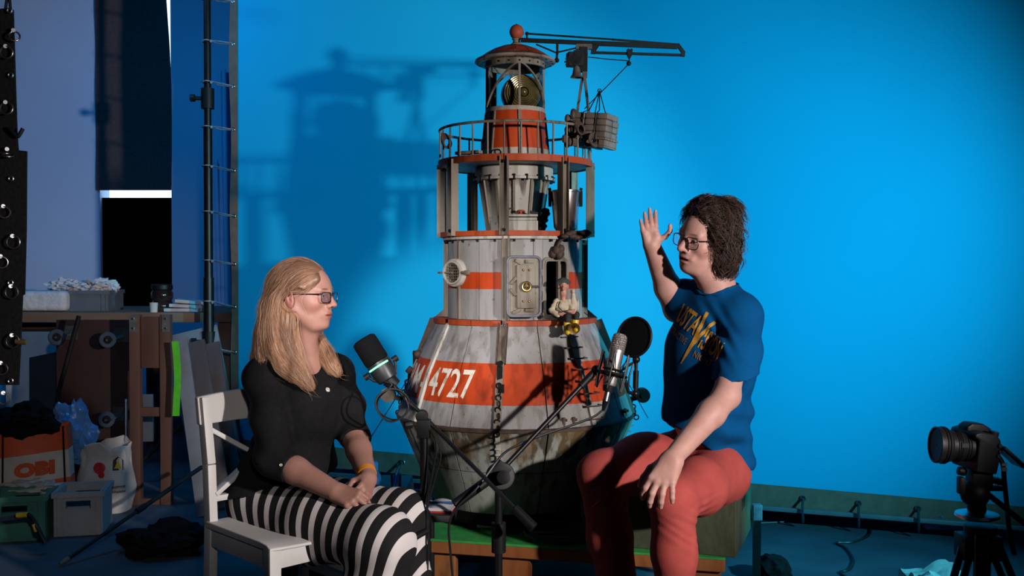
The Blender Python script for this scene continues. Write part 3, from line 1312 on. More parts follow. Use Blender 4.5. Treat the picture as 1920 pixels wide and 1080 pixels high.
b.lathe([(Rl1 - 0.008, lt - 0.012), (Rl1 + 0.002, lt - 0.012), (Rl1 + 0.002, lt + 0.012), (Rl1 - 0.008, lt + 0.012)], (TX, TY, 0), 56, close=True)
rg = b.build('lantern_ring', 'post_paint', tower)
for k in range(18):
    q = MB()
    q.sphere(pol(Rl1 + 0.002, 8 + 20 * k, lt), 0.004, 8, 5)
    q.build('rivet', 'dark_iron', rg)
b = MB()
b.cyl((TX, TY, lt + 0.010), (TX, TY, tz(114)), Rl1 - 0.004, n=40)
b.build('lantern_cap', 'dark_iron', tower)
lc = Vector((at(977, 178, TY).x, TY - 0.01, tz(178)))
lens = thing('x', '', '') if False else None
b = MB()
b.sphere(lc + Vector((-0.006, 0.012, 0)), (0.078, 0.07, 0.078), 28, 18)
ln = b.build('lens', 'lens_dark', tower)
fd = Vector((0.16, -1, 0.0)).normalized()
for i, (R, dep) in enumerate(((0.072, 0.034), (0.064, 0.042), (0.056, 0.049), (0.048, 0.054), (0.040, 0.058), (0.032, 0.061), (0.024, 0.063))):
    q = MB()
    q.torus(lc + fd * dep, fd, R, 0.0042, 36, 8)
    q.build('lens_ring', 'lens_glass', ln)
b = MB()
b.sphere(lc + fd * 0.058, (0.018, 0.018, 0.018), 18, 12)
b.build('bull_eye', 'lens_glass', ln)
_, fs_, fu_ = frame_from(fd)
for a in (30, 150, 210, 330):
    d = fs_ * math.cos(math.radians(a)) + fu_ * math.sin(math.radians(a))
    q = MB()
    q.cyl(lc + fd * 0.066 + d * 0.022, lc + fd * 0.046 + d * 0.068, 0.0022, n=6)
    q.build('lens_spoke', 'brass', ln)
b = MB()
b.cyl((lc.x, TY, lh2), (lc.x, TY, lc.z - 0.06), 0.05, 0.03, n=20)
b.build('lens_foot', 'dark_iron', ln)
# ---- roof
rf = tz(117)
Rr = tr(75.5)
b = MB()
prof = [(Rl1 - 0.01, rf - 0.001), (Rr - 0.006, rf - 0.006), (Rr, rf - 0.003), (Rr - 0.002, rf + 0.006), (tr(66), rf + 0.016)]
b.lathe([(r, z) for r, z in prof] + [(Rl1 - 0.01, rf + 0.012)], (TX, TY, 0), 56, close=True)
b.build('roof_rim', 'rim_paint', tower)
for k in range(16):
    q = MB()
    a0, a1 = 22.5 * k + 0.5, 22.5 * k + 22
    rings = [(tr(66), rf + 0.014), (tr(56), rf + 0.030), (tr(42), rf + 0.048), (tr(26), rf + 0.062), (tr(10), rf + 0.070)]
    vs = [pol(r + 0.002, a0 + (a1 - a0) * i / 3, z) for r, z in rings for i in range(4)]
    vs += [pol(r * 0.97, a0 + (a1 - a0) * i / 3, z - 0.006) for r, z in rings for i in range(4)]
    fs = []
    for j in range(4):
        for i in range(3):
            fs.append((j * 4 + i, j * 4 + i + 1, j * 4 + 5 + i, j * 4 + 4 + i))
            fs.append((20 + j * 4 + i, 20 + j * 4 + 4 + i, 20 + j * 4 + 5 + i, 20 + j * 4 + i + 1))
        fs.append((j * 4, j * 4 + 4, 24 + j * 4, 20 + j * 4))
        fs.append((j * 4 + 3, 23 + j * 4, 27 + j * 4, j * 4 + 7))
    for i in range(3):
        fs.append((i, 20 + i, 21 + i, i + 1))
    q.add(vs, fs)
    q.build('roof_plate', 'rust_roof', tower)
for k in range(20):
    q = MB()
    q.cyl(pol(Rr - 0.012, 18 * k, rf - 0.008), pol(Rr - 0.012, 18 * k, rf + 0.004), 0.004, n=8)
    q.build('roof_stud', 'dark_iron', tower)
b = MB()
kz = rf + 0.066
b.lathe([(tr(12), kz - 0.006), (tr(11), kz + 0.008), (tr(7), kz + 0.014), (tr(6.5), kz + 0.024), (tr(9), kz + 0.030), (0.001, kz + 0.030)], (TX + 0.005, TY, 0), 24)
b.build('finial_neck', 'post_paint', tower)
b = MB()
bz_ = tz(60)
b.sphere((TX + 0.006, TY, bz_), (tr(13.5), tr(13.5), tr(14)), 24, 16)
fb_ = b.build('finial_ball', 'rust_roof', tower)
b = MB()
b.cyl((TX + 0.006, TY, bz_ + tr(13)), (TX + 0.006, TY, bz_ + tr(15)), 0.005, 0.003, n=8)
b.build('finial_tip', 'dark_iron', fb_)

# ---- gallery railing
Rg = tr(141)
gz0, gz1 = tz(304), tz(247)
b = MB()
b.torus((TX, TY, gz1), (0, 0, 1), Rg, 0.0055, 72, 8)
rl = b.build('handrail', 'post_paint', tower)
for k in range(30):
    q = MB()
    a = A0 + 12 * k
    q.cyl(pol(Rg, a, gz0 - 0.004), pol(Rg, a, gz1), 0.0036, n=8)
    q.build('baluster', 'post_paint', rl)
# rope coils on the rail
for a, zz in ((-62, 272), (52, 250)):
    q = MB()
    p = pol(Rg + 0.004, a, tz(zz))
    for i in range(4):
        q.torus(p + Vector((0.003 * i, -0.004 * i, -0.004 * i)), (0.8, -0.5 - 0.1 * i, 0.1), 0.026 - 0.002 * i, 0.004, 16, 6)
    q.build('rope_coil', 'rust_iron', rl)
b = MB()
b.box(pol(tr(118), -45, tz(296)), (0.11, 0.03, 0.012), rz(-30))
b.build('gallery_plank', 'post_paint', tower)
b = MB()
b.box(pol(tr(127), 36, tz(313) + 0.0), (0.11, 0.012, 0.01), rz(35))
b.build('deck_strut', 'hull_plain', tower)

# ---- crane on the gallery
CY = TY - 0.02


def cp(px, py, dy=0.0):
    return at(px, py, CY + dy)


crane = MB()
crane.bar(cp(976, 75), cp(1112, 81), 0.014, 0.016)
crane.bar(cp(1110, 81), cp(1270, 87.5), 0.016, 0.018)
cb = crane.build('crane_beam', 'dark_iron', tower)
q = MB()
q.bar(cp(988, 63), cp(1150, 74), 0.006, 0.007)
q.bar(cp(1148, 74), cp(1271, 83.5), 0.006, 0.008)
q.cyl(cp(988, 62), cp(988, 77), 0.004, n=8)
q.sphere(cp(988, 63), 0.008, 8, 6)
q.build('crane_top_rail', 'dark_iron', cb)
q = MB()
q.bar(cp(1113, 98.5), cp(1282, 103.5), 0.010, 0.010)
q.bar(cp(1270, 83), cp(1281, 98), 0.012, 0.014)
q.bar(cp(1281, 96), cp(1280, 106), 0.014, 0.016)
q.bar(cp(1113, 82), cp(1112, 101), 0.016, 0.018)
q.bar(cp(1121, 84), cp(1112, 98), 0.012, 0.014)
q.build('crane_track', 'dark_iron', cb)
q = MB()
q.bar(cp(1005, 83), cp(1043, 99), 0.005, 0.006)
q.bar(cp(1046, 98), cp(1080, 90), 0.005, 0.006)
q.cyl(cp(1045, 80), cp(1045, 102), 0.005, n=8)
q.torus(cp(1044, 106), (1, 0.2, 0), 0.010, 0.003, 12, 6)
q.sphere(cp(1044, 113), 0.010, 8, 6)
q.build('crane_truss', 'dark_iron', cb)
q = MB()
for x in (1000, 1012, 1080, 1086, 1094, 1104):
    q.cyl(cp(x, 74 + (x - 1000) * 0.03), cp(x, 79 + (x - 1000) * 0.03), 0.005, n=8)
q.build('crane_bolt', 'dark_iron', cb)
q = MB()
q.bar(cp(1098, 84), cp(1096, 146), 0.020, 0.022, up=(0, -1, 0))
q.bar(cp(1092, 144), cp(1081, 218), 0.011, 0.012, up=(0, -1, 0))
q.bar(cp(1096, 144, -0.01), cp(1104, 212, -0.01), 0.011, 0.012, up=(0, -1, 0))
q.bar(cp(1081, 216), pol(Rg, 52, gz1 - 0.05), 0.011, 0.012, up=(0, -1, 0))
q.bar(cp(1104, 210, -0.01), pol(Rg - 0.004, 82, gz1 - 0.05), 0.011, 0.012, up=(0, -1, 0))
q.bar(cp(1080, 88), cp(1110, 88), 0.020, 0.020)
q.build('crane_mast', 'rust_iron', cb)
q = MB()
q.box(cp(1078, 112), (0.062, 0.05, 0.055), rz(12))
q.box(cp(1082, 103), (0.034, 0.055, 0.028), rz(5))
q.cyl(cp(1080, 111, -0.03), cp(1080, 111, 0.03), 0.020, n=14)
q.cyl(cp(1069, 116, -0.03), cp(1069, 116, 0.03), 0.018, n=12)
for i in range(10):
    a = 2 * PI * i / 10
    q.box(cp(1069, 116, -0.028) + Vector((math.cos(a), 0, math.sin(a))) * 0.020, (0.006, 0.008, 0.006))
q.box(cp(1094, 112), (0.03, 0.03, 0.10))
q.build('winch', 'dark_iron', cb)
q = MB()
pb = cp(1081, 140, -0.02)
q.lathe([(0.002, 0.034), (0.012, 0.032), (0.015, 0.016), (0.018, 0.0), (0.026, -0.012), (0.024, -0.013), (0.014, 0.0), (0.002, 0.02)], pb, 20)
q.cyl(pb + Vector((0, 0, 0.03)), pb + Vector((0, 0, 0.05)), 0.004, n=8)
q.build('bell', 'rust_iron', cb)
q = MB()
q.prism([(-0.012, 0.012), (-0.006, 0.016), (0, 0.012), (0.006, 0.016), (0.012, 0.012), (0.009, -0.012), (0.003, -0.022), (-0.003, -0.022), (-0.009, -0.012)], cp(1181, 98, -0.012), (1, 0, 0), (0, 0, 1), -0.024)
q.sphere(cp(1179, 119), 0.010, 10, 8)
q.cyl(cp(1181, 104), cp(1179, 119), 0.003, n=6)
q.build('trolley', 'dark_iron', cb)
q = MB()
q.tube([cp(1103, 107), cp(1140, 111), cp(1178, 114)], 0.0022, 6)
q.tube([cp(1177, 122), cp(1140, 160), cp(1108, 192), cp(1096, 204)], 0.0024, 6)
q.build('crane_rope', 'dark_iron', cb)
# the load: a pallet of sacks
paint_mat('sack_cloth', (0.17, 0.135, 0.11), (0.07, 0.055, 0.045), streak=0.3)
paint_mat('pallet_wood', (0.20, 0.15, 0.11), (0.08, 0.06, 0.045), streak=0.3)
lc0 = at(1117, 238, CY - 0.10)
RL = rz(-28) @ Matrix.Rotation(math.radians(6), 3, 'Y')
q = MB()
for i in range(5):
    q.box(lc0 + RL @ Vector((0, -0.055 + 0.0275 * i, -0.050)), (0.15, 0.022, 0.008), RL)
for i in (-1, 0, 1):
    q.box(lc0 + RL @ Vector((0.058 * i, 0, -0.066)), (0.026, 0.125, 0.022), RL)
    q.box(lc0 + RL @ Vector((0.058 * i, 0, -0.081)), (0.026, 0.125, 0.007), RL)
pal = q.build('pallet', 'pallet_wood', cb, bevel=0.0012, bseg=1)
for lev in range(4):
    for i in range(3):
        for j in range(2):
            q = MB()
            c_ = lc0 + RL @ Vector((-0.05 + 0.05 * i + random.uniform(-.003, .003), -0.031 + 0.062 * j, -0.034 + 0.024 * lev))
            q.box(c_, (0.048, 0.060, 0.0235), RL @ rz(random.uniform(-5, 5)))
            q.build('sack', 'sack_cloth', pal, bevel=0.007, bseg=3)
q = MB()
top = lc0 + RL @ Vector((0.0, 0.0, 0.045))
hk = at(1124, 170, CY - 0.09)
for sx in (-1, 1):
    for sy in (-1, 1):
        q.tube([hk, lc0 + RL @ Vector((sx * 0.022, sy * 0.030, 0.062)), lc0 + RL @ Vector((sx * 0.03, sy * 0.066, 0.05)), lc0 + RL @ Vector((sx * 0.03, sy * 0.067, -0.07))], 0.0022, 6)
q.torus(hk, (0, 1, 0), 0.007, 0.002, 10, 5)
q.build('sling', 'dark_iron', cb)
q = MB()
for i in range(26):
    p = lc0 + RL @ Vector((-0.075 + random.uniform(-.02, .02), -0.05 + random.uniform(-.03, .03), random.uniform(-0.08, 0.05)))
    q.sphere(p, (0.014, 0.012, 0.018), 7, 5)
q.build('net_bundle', 'rust_iron', cb)
q = MB()
for i in range(4):
    q.torus(at(1112, 260, CY - 0.17) + Vector((0.002 * i, 0, -0.004 * i)), (0.5, -0.8, 0.1 * i), 0.020, 0.004, 14, 6)
q.build('hanging_rope_coil', 'rust_iron', cb)

# ---- porthole
pa = -56
pc = pol(R_cyl + 0.006, pa, tz(511))
pn = (pol(1, -38, 0) - pol(0, -38, 0)).normalized()
b = MB()
b.lathe([(0.038, -0.03), (0.050, -0.03), (0.056, 0.0), (0.058, 0.010), (0.055, 0.020), (0.048, 0.024), (0.040, 0.022), (0.037, 0.012)], pc, 32, axis=pn, close=True)
b.lathe([(0.046, 0.022), (0.046, 0.034), (0.040, 0.034), (0.040, 0.022)], pc, 32, axis=pn, close=True)
ph = b.build('porthole', 'hull_plain', tower)
b = MB()
b.cyl(pc + pn * 0.004, pc + pn * 0.008, 0.040, n=24)
b.build('porthole_glass', 'lens_dark', ph)
_, ps, pu = frame_from(pn)
for i in range(-3, 4):
    hh = math.sqrt(max(0, 0.040 ** 2 - (i * 0.011) ** 2))
    q = MB()
    q.cyl(pc + pn * 0.024 + ps * (i * 0.011) - pu * hh, pc + pn * 0.024 + ps * (i * 0.011) + pu * hh, 0.0016, n=6)
    q.build('grille_bar', 'post_paint', ph)
    q = MB()
    q.cyl(pc + pn * 0.025 + pu * (i * 0.011) - ps * hh, pc + pn * 0.025 + pu * (i * 0.011) + ps * hh, 0.0016, n=6)
    q.build('grille_bar', 'post_paint', ph)
b = MB()
b.cyl(pc + pn * 0.03 + ps * 0.075, pc + pn * 0.03 + ps * 0.0, 0.004, n=8)
b.cyl(pc + pn * 0.0 - ps * 0.068, pc + pn * 0.03 - ps * 0.068, 0.010, n=10)
b.cyl(pc + pn * 0.028 - ps * 0.075, pc + pn * 0.028 - ps * 0.04, 0.006, n=8)
b.build('porthole_latch', 'post_paint', ph)


def rrect(w, h, r, n=6):
    out = []
    for cx, cy, a0 in ((w / 2 - r, h / 2 - r, 0), (-w / 2 + r, h / 2 - r, 90), (-w / 2 + r, -h / 2 + r, 180), (w / 2 - r, -h / 2 + r, 270)):
        for i in range(n + 1):
            a = math.radians(a0 + 90 * i / n)
            out.append((cx + r * math.cos(a), cy + r * math.sin(a)))
    return out


# ---- open bulkhead door lying against the wall
da = 8.0
dn = Vector((math.sin(math.radians(da)), -math.cos(math.radians(da)), 0))
dxv = Vector((-dn.y, dn.x, 0))
dc = at(982, 537, TY - R_cyl - 0.045)
dw, dh = 0.135, 0.232
b = MB()
b.prism(rrect(dw, dh, 0.020), dc - dn * 0.012, dxv, (0, 0, 1), 0.014)
dr = b.build('door', 'door_paint', tower, bevel=0.002, bseg=1)
b = MB()
b.tube([dc + dn * 0.004 + dxv * x + Vector((0, 0, z)) for x, z in rrect(dw - 0.008, dh - 0.008, 0.019)], 0.0055, 8, closed=True)
mat('grey_rubber', (0.16, 0.155, 0.185), (0.10, 0.10, 0.125), rough=0.6, nscale=40)
b.build('door_gasket', 'grey_rubber', dr)
b = MB()
b.prism(rrect(dw - 0.030, dh - 0.03, 0.012), dc + dn * 0.001, dxv, (0, 0, 1), 0.004)
b.build('door_recess', 'door_paint', dr)
b = MB()
b.prism(rrect(0.070, 0.165, 0.006), dc + dxv * 0.006 + dn * 0.004, dxv, (0, 0, 1), 0.014)
b.build('lock_cover', 'door_paint', dr, bevel=0.002)
b = MB()
wc_ = dc + dn * 0.030 + dxv * 0.006
b.torus(wc_, dn, 0.0165, 0.0042, 22, 8)
for a in (90, 210, 330):
    d = dxv * math.cos(math.radians(a)) + Vector((0, 0, math.sin(math.radians(a))))
    b.cyl(wc_, wc_ + d * 0.016, 0.003, n=6)
b.cyl(wc_ - dn * 0.014, wc_, 0.005, n=8)
b.build('hand_wheel', 'brass', dr)
b = MB()
b.cyl(wc_ + dxv * 0.022 - dn * 0.004, wc_ + dxv * 0.05 - dn * 0.010, 0.005, n=8)
b.build('latch_pin', 'steel', dr)
for (sx, sz) in ((-0.004, 0.062), (0.018, 0.062), (-0.004, -0.056), (0.018, -0.056)):
    q = MB()
    q.sphere(dc + dn * 0.018 + dxv * sx + Vector((0, 0, sz)), 0.005, 10, 6)
    q.build('bolt', 'brass', dr)
for (sx, sz, ang) in ((-0.040, 0.022, 50), (-0.042, -0.022, -50), (-0.02, 0.092, -30), (-0.03, -0.094, 25), (0.02, 0.094, 0), (0.02, -0.09, 0)):
    q = MB()
    p = dc + dn * 0.010 + dxv * sx + Vector((0, 0, sz))
    d = dxv * math.cos(math.radians(ang)) + Vector((0, 0, math.sin(math.radians(ang))))
    q.bar(p - d * 0.016, p + d * 0.016, 0.012, 0.012, up=dn)
    q.build('dog_lever', 'door_paint', dr, bevel=0.002)
# doorway frame
fa = 34.5
fn = Vector((math.sin(math.radians(fa)), -math.cos(math.radians(fa)), 0))
fx = Vector((-fn.y, fn.x, 0))
fc = pol(R_cyl + 0.001, fa, tz(538))
b = MB()
b.tube([fc + fx * x + Vector((0, 0, z)) for x, z in rrect(0.116, 0.226, 0.020)], 0.007, 8, closed=True)
b.tube([fc + fx * x + Vector((0, 0, z)) + fn * 0.006 for x, z in rrect(0.104, 0.214, 0.016)], 0.004, 8, closed=True)
fm = b.build('doorway_frame', 'door_paint', tower)
for sz in (-0.06, 0.0, 0.06):
    q = MB()
    q.cyl(fc - fx * 0.066 + Vector((0, 0, sz - 0.012)), fc - fx * 0.066 + Vector((0, 0, sz + 0.012)), 0.007, n=10)
    q.build('hinge', 'door_paint', fm)
b = MB()
b.box(fc - fn * 0.030 + fx * 0.052, (0.045, 0.006, 0.20), rz(fa))
b.build('inner_panel', 'door_paint', tower)
# a lamp bunch above the doorway
b = MB()
pz = at(1042, 470, TY - R_cyl * 0.9)
for i in range(5):
    b.sphere(pz + Vector((random.uniform(-.02, .02), random.uniform(-.01, .01), random.uniform(-.018, .018))), (0.016, 0.014, 0.018), 10, 7)
b.tube(catmull([pz, pz + Vector((0.012, 0, 0.03)), pz + Vector((0.03, 0.0, 0.05)), pz + Vector((0.06, 0.0, 0.065))], 4), 0.006, 8)
b.build('float_bunch', 'rust_iron', tower)
b = MB()
pz = at(1080, 440, TY - 0.26)
for i in range(14):
    b.sphere(pz + Vector((random.uniform(-.045, .045), random.uniform(-.015, .015), random.uniform(-.012, .012))), (0.018, 0.012, 0.010), 8, 6)
b.build('net_heap', 'rust_iron', tower)

# ---- ladder down the cone
la = 37.0
lt_ = [pol(R_cone + 0.02, la - 1.0, tz(622)), pol(tr(189) + 0.02, la + 0, tz(690)), pol(R_rim + 0.012, la + 2.0, rim_z + 0.01)]
b = MB()
ln_ = Vector((math.sin(math.radians(la)), -math.cos(math.radians(la)), 0))
for i in range(2):
    b.bar(lt_[i] - ln_ * 0.012, lt_[i + 1] - ln_ * 0.012, 0.016, 0.004, up=ln_)
ld = b.build('ladder_rail', 'post_paint', tower)
lx = Vector((-ln_.y, ln_.x, 0))
for i in range(8):
    t = (i + 0.05) / 7.6
    p = lt_[0].lerp(lt_[1], t * 2) if t < 0.5 else lt_[1].lerp(lt_[2], t * 2 - 1)
    q = MB()
    q.tube([p - lx * 0.038 - ln_ * 0.016, p - lx * 0.040 + ln_ * 0.014, p + lx * 0.040 + ln_ * 0.014, p + lx * 0.038 - ln_ * 0.016], 0.0028, 6)
    q.build('rung', 'rust_iron', ld)

# ---- rim fittings: rollers, cleats and stay wires
for a, s in ((-88, 1), (86, 1)):
    c_ = pol(R_rim + 0.012, a, rim_z + 0.05)
    d = (pol(1, a, 0) - pol(0, a, 0))
    q = MB()
    q.bar(pol(R_rim - 0.02, a, rim_z + 0.06), pol(R_rim + 0.05, a, rim_z + 0.075), 0.02, 0.018)
    q.build('fender_arm', 'rust_iron' if a < 0 else 'dark_iron', tower)
    q = MB()
    q.cyl(pol(R_rim + 0.045, a, rim_z + 0.08) + Vector((0, -0.018, 0)), pol(R_rim + 0.045, a, rim_z + 0.08) + Vector((0, 0.018, 0)), 0.030, n=20)
    q.cyl(pol(R_rim + 0.045, a, rim_z + 0.08) + Vector((0, -0.022, 0)), pol(R_rim + 0.045, a, rim_z + 0.08) + Vector((0, 0.022, 0)), 0.010, n=12)
    q.build('fender_roller', 'post_paint' if a < 0 else 'dark_iron', tower)
for a in (22, 27, 62, 66):
    q = MB()
    p = pol(R_rim - 0.004, a, rim_z + 0.012)
    q.cyl(p, p + Vector((0, 0, 0.035)), 0.007, n=10)
    q.cyl(p + Vector((-0.014, 0, 0.026)), p + Vector((0.014, 0, 0.026)), 0.005, n=8)
    q.build('bollard', 'rust_iron', tower)
q = MB()
s0, s1 = at(842, 596, TY - 0.02), at(684, 838, TY + 0.15)
q.cyl(at(824, 622, TY), at(778, 690, TY), 0.0026, n=6)
q.cyl(at(778, 690, TY), at(684, 838, TY + 0.1), 0.0018, n=6)
st = q.build('stay_wire', 'dark_iron', tower)
q = MB()
q.cyl(at(829, 600, TY), at(794, 654, TY), 0.011, n=10)
q.sphere(at(784, 664, TY), (0.018, 0.016, 0.018), 10, 8)
q.cyl(at(772, 689, TY), at(764, 699, TY), 0.013, n=10)
q.build('turnbuckle', 'rust_iron', st)
q = MB()
q.cyl(at(1098, 600, TY), at(1150, 668, TY), 0.011, n=10)
q.cyl(at(1150, 668, TY), at(1215, 784, TY), 0.0018, n=6)
q.build('stay_wire', 'dark_iron', tower)
# splayed feet of the side ribs
for a in (-98, 82):
    q = MB()
    c_ = Vector((math.sin(math.radians(a)), -math.cos(math.radians(a)), 0))
    q.bar(pol(R_cyl + 0.012, a, tz(580)), pol(tr(151), a, tz(598)), 0.02, 0.018, up=(0, -1, 0))
    q.bar(pol(R_cyl + 0.014, a, tz(575)), pol(R_cyl + 0.014, a, cyl_t - 0.03), 0.03, 0.022, up=c_)
    q.build('rib_shoe', 'dark_iron' if a > 0 else 'post_paint', tower)

# ---- lettering painted on the orange band
mat('letter_white', (0.62, 0.58, 0.50), (0.40, 0.30, 0.22), rough=0.6, nscale=40, lo=0.38, hi=0.5)


def cone_r(z):
    zs = [rim_z, tz(690), cone_z]
    rs = [R_rim, tr(189), R_cone]
    if z < zs[1]:
        t = (z - zs[0]) / (zs[1] - zs[0])
        return rs[0] + (rs[1] - rs[0]) * t
    t = (z - zs[1]) / (zs[2] - zs[1])
    return rs[1] + (rs[2] - rs[1]) * t


def cone_text(s, a_left, a_right, zlo, zhi, name):
    vs, fs, w = text_mesh(s, 1.0, 0.012)
    q = MB()
    pts = []
    for x, y in vs:
        z = zlo + (zhi - zlo) * y
        a = a_left + (a_right - a_left) * x / w
        pts.append(pol(cone_r(z) + 0.0062, a, z))
    q.add(pts, fs)
    q.build(name, 'letter_white', tower, smooth=0)


zA, zB = tz(724), tz(676)
cone_text('4727', -50.5, -21.5, zA, zB, 'lettering')
cone_text('BM-', -79, -54.5, zA, zB, 'lettering')

# ---- base board on casters
b = MB()
b.lathe([(0.02, bot_z - 0.045), (tr(156), bot_z - 0.045), (tr(156), bot_z + 0.001), (0.02, bot_z + 0.001)], (TX, TY, 0), 40, close=True)
bb = b.build('base_board', 'dark_iron', tower)
mat('rubber_grey', (0.14, 0.135, 0.125), (0.10, 0.10, 0.09), rough=0.6, nscale=30)
for a in (-22, 68, 158, 248):
    c_ = pol(0.30, a, 0)
    q = MB()
    zt_ = bot_z - 0.045
    q.box((c_.x, c_.y, zt_ - 0.005), (0.07, 0.06, 0.010))
    q.box((c_.x - 0.018, c_.y, zt_ - 0.035), (0.004, 0.03, 0.06))
    q.box((c_.x + 0.018, c_.y, zt_ - 0.035), (0.004, 0.03, 0.06))
    cs = q.build('caster_fork', 'zinc', tower)
    q = MB()
    rw = (zt_ - 0.010 - base_z) / 2
    zc = base_z + rw
    q.lathe([(rw * 0.55, -0.013), (rw, -0.012), (rw, 0.012), (rw * 0.55, 0.013)], (c_.x, c_.y, zc), 28, axis=(0.8, -0.6, 0), close=True)
    q.build('tyre', 'rubber_grey', cs)
    q = MB()
    q.lathe([(0.004, -0.016), (rw * 0.56, -0.010), (rw * 0.56, 0.010), (0.004, 0.016)], (c_.x, c_.y, zc), 24, axis=(0.8, -0.6, 0))
    q.build('wheel_hub', 'dark_iron', cs)
# ------------------------------------------------------------------ people
mat('skin_fair', (0.37, 0.188, 0.146), (0.33, 0.163, 0.124), rough=0.5, nscale=18, bump=0.05, bscale=180, attr='tint', spec=0.35, sss=0.12)
mat('skin_ruddy', (0.52, 0.285, 0.24), (0.46, 0.24, 0.195), rough=0.5, nscale=22, bump=0.07, bscale=150, attr='tint', spec=0.35, sss=0.12)
mat('eye_white', (0.55, 0.52, 0.50), rough=0.2)
mat('eye_iris', (0.03, 0.03, 0.025), rough=0.15)
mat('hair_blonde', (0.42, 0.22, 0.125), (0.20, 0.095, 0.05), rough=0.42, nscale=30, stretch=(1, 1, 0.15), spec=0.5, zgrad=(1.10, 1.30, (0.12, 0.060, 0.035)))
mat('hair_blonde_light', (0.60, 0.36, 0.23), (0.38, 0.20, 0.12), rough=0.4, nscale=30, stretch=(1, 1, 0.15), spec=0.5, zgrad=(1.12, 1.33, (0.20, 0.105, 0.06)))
mat('hair_brown', (0.050, 0.026, 0.019), (0.022, 0.012, 0.010), rough=0.5, nscale=40, stretch=(1, 1, 0.3), spec=0.4)
mat('hair_brown_light', (0.105, 0.056, 0.042), (0.05, 0.028, 0.022), rough=0.45, nscale=40, stretch=(1, 1, 0.3), spec=0.5)
mat('black_blouse', (0.0075, 0.0070, 0.0080), (0.005, 0.005, 0.006), rough=0.85, nscale=60, bump=0.15, bscale=400, spec=0.2)
mat('tee_blue', (0.001, 0.072, 0.21), (0.001, 0.060, 0.185), rough=0.9, nscale=12, bump=0.12, bscale=420, spec=0.08)
mat('trouser_red', (0.40, 0.070, 0.060), (0.35, 0.057, 0.048), rough=0.85, nscale=16, bump=0.18, bscale=330, spec=0.2)
mat('glasses_frame', (0.02, 0.018, 0.018), rough=0.3, metal=0.4)
mat('print_ochre', (0.56, 0.27, 0.03), (0.44, 0.20, 0.02), rough=0.8, nscale=40)
mat('print_thin', (0.36, 0.16, 0.04), (0.25, 0.11, 0.03), rough=0.8, nscale=60)
mat('strap_orange', (0.75, 0.26, 0.02), (0.65, 0.21, 0.015), rough=0.5, nscale=30)
mat('button_pearl', (0.62, 0.58, 0.50), (0.35, 0.30, 0.24), rough=0.25, nscale=90)
mat('shoe_dark', (0.02, 0.02, 0.022), rough=0.6)
glass_mat('specs_glass', (0.88, 0.90, 0.97))


def stripe_mat(name, period, duty, light, dark):
    m = bpy.data.materials.new(name)
    m.use_nodes = True
    nt = m.node_tree
    N, L = nt.nodes, nt.links
    b_ = N['Principled BSDF']
    b_.inputs['Roughness'].default_value = 0.85
    b_.inputs['Specular IOR Level'].default_value = 0.2
    a = N.new('ShaderNodeAttribute')
    a.attribute_name = 'along'
    d = N.new('ShaderNodeMath'); d.operation = 'DIVIDE'; d.inputs[1].default_value = period
    L.new(a.outputs['Fac'], d.inputs[0])
    f = N.new('ShaderNodeMath'); f.operation = 'FRACT'
    L.new(d.outputs[0], f.inputs[0])
    g = N.new('ShaderNodeMath'); g.operation = 'LESS_THAN'; g.inputs[1].default_value = duty
    L.new(f.outputs[0], g.inputs[0])
    mx = N.new('ShaderNodeMix'); mx.data_type = 'RGBA'
    mx.inputs[6].default_value = rgba(dark)
    mx.inputs[7].default_value = rgba(light)
    L.new(g.outputs[0], mx.inputs[0])
    L.new(mx.outputs[2], b_.inputs['Base Color'])
    MATS[name] = m


stripe_mat('stripe_cloth', 0.058, 0.42, (0.66, 0.60, 0.585), (0.013, 0.012, 0.013))


class HeadFrame:
    def __init__(self, O, f, u, roll=0.0, s=1.0):
        f = Vector(f).normalized()
        u = Vector(u)
        y = u.cross(f).normalized()
        z = f.cross(y).normalized()
        R = Matrix((f, y, z)).transposed()
        if roll:
            R = Matrix.Rotation(math.radians(roll), 3, f) @ R
        self.O, self.R, self.s = Vector(O), R, s

    def p(self, x, y, z):
        return self.O + self.R @ (Vector((x, y, z)) * self.s)

    def local(self, V):
        Rn = np.array(self.R)
        return ((V - np.array(self.O[:])) @ Rn) / self.s

    def ell(self, S, c, r, k=0.02, op='add', R=None):
        RR = self.R @ R if R is not None else self.R
        S.ell(self.p(*c), [q * self.s for q in r], np.array(RR), k * self.s, op)

    def cone(self, S, a, b_, ra, rb, k=0.02, op='add'):
        S.cone(self.p(*a), self.p(*b_), ra * self.s, rb * self.s, k * self.s, op)


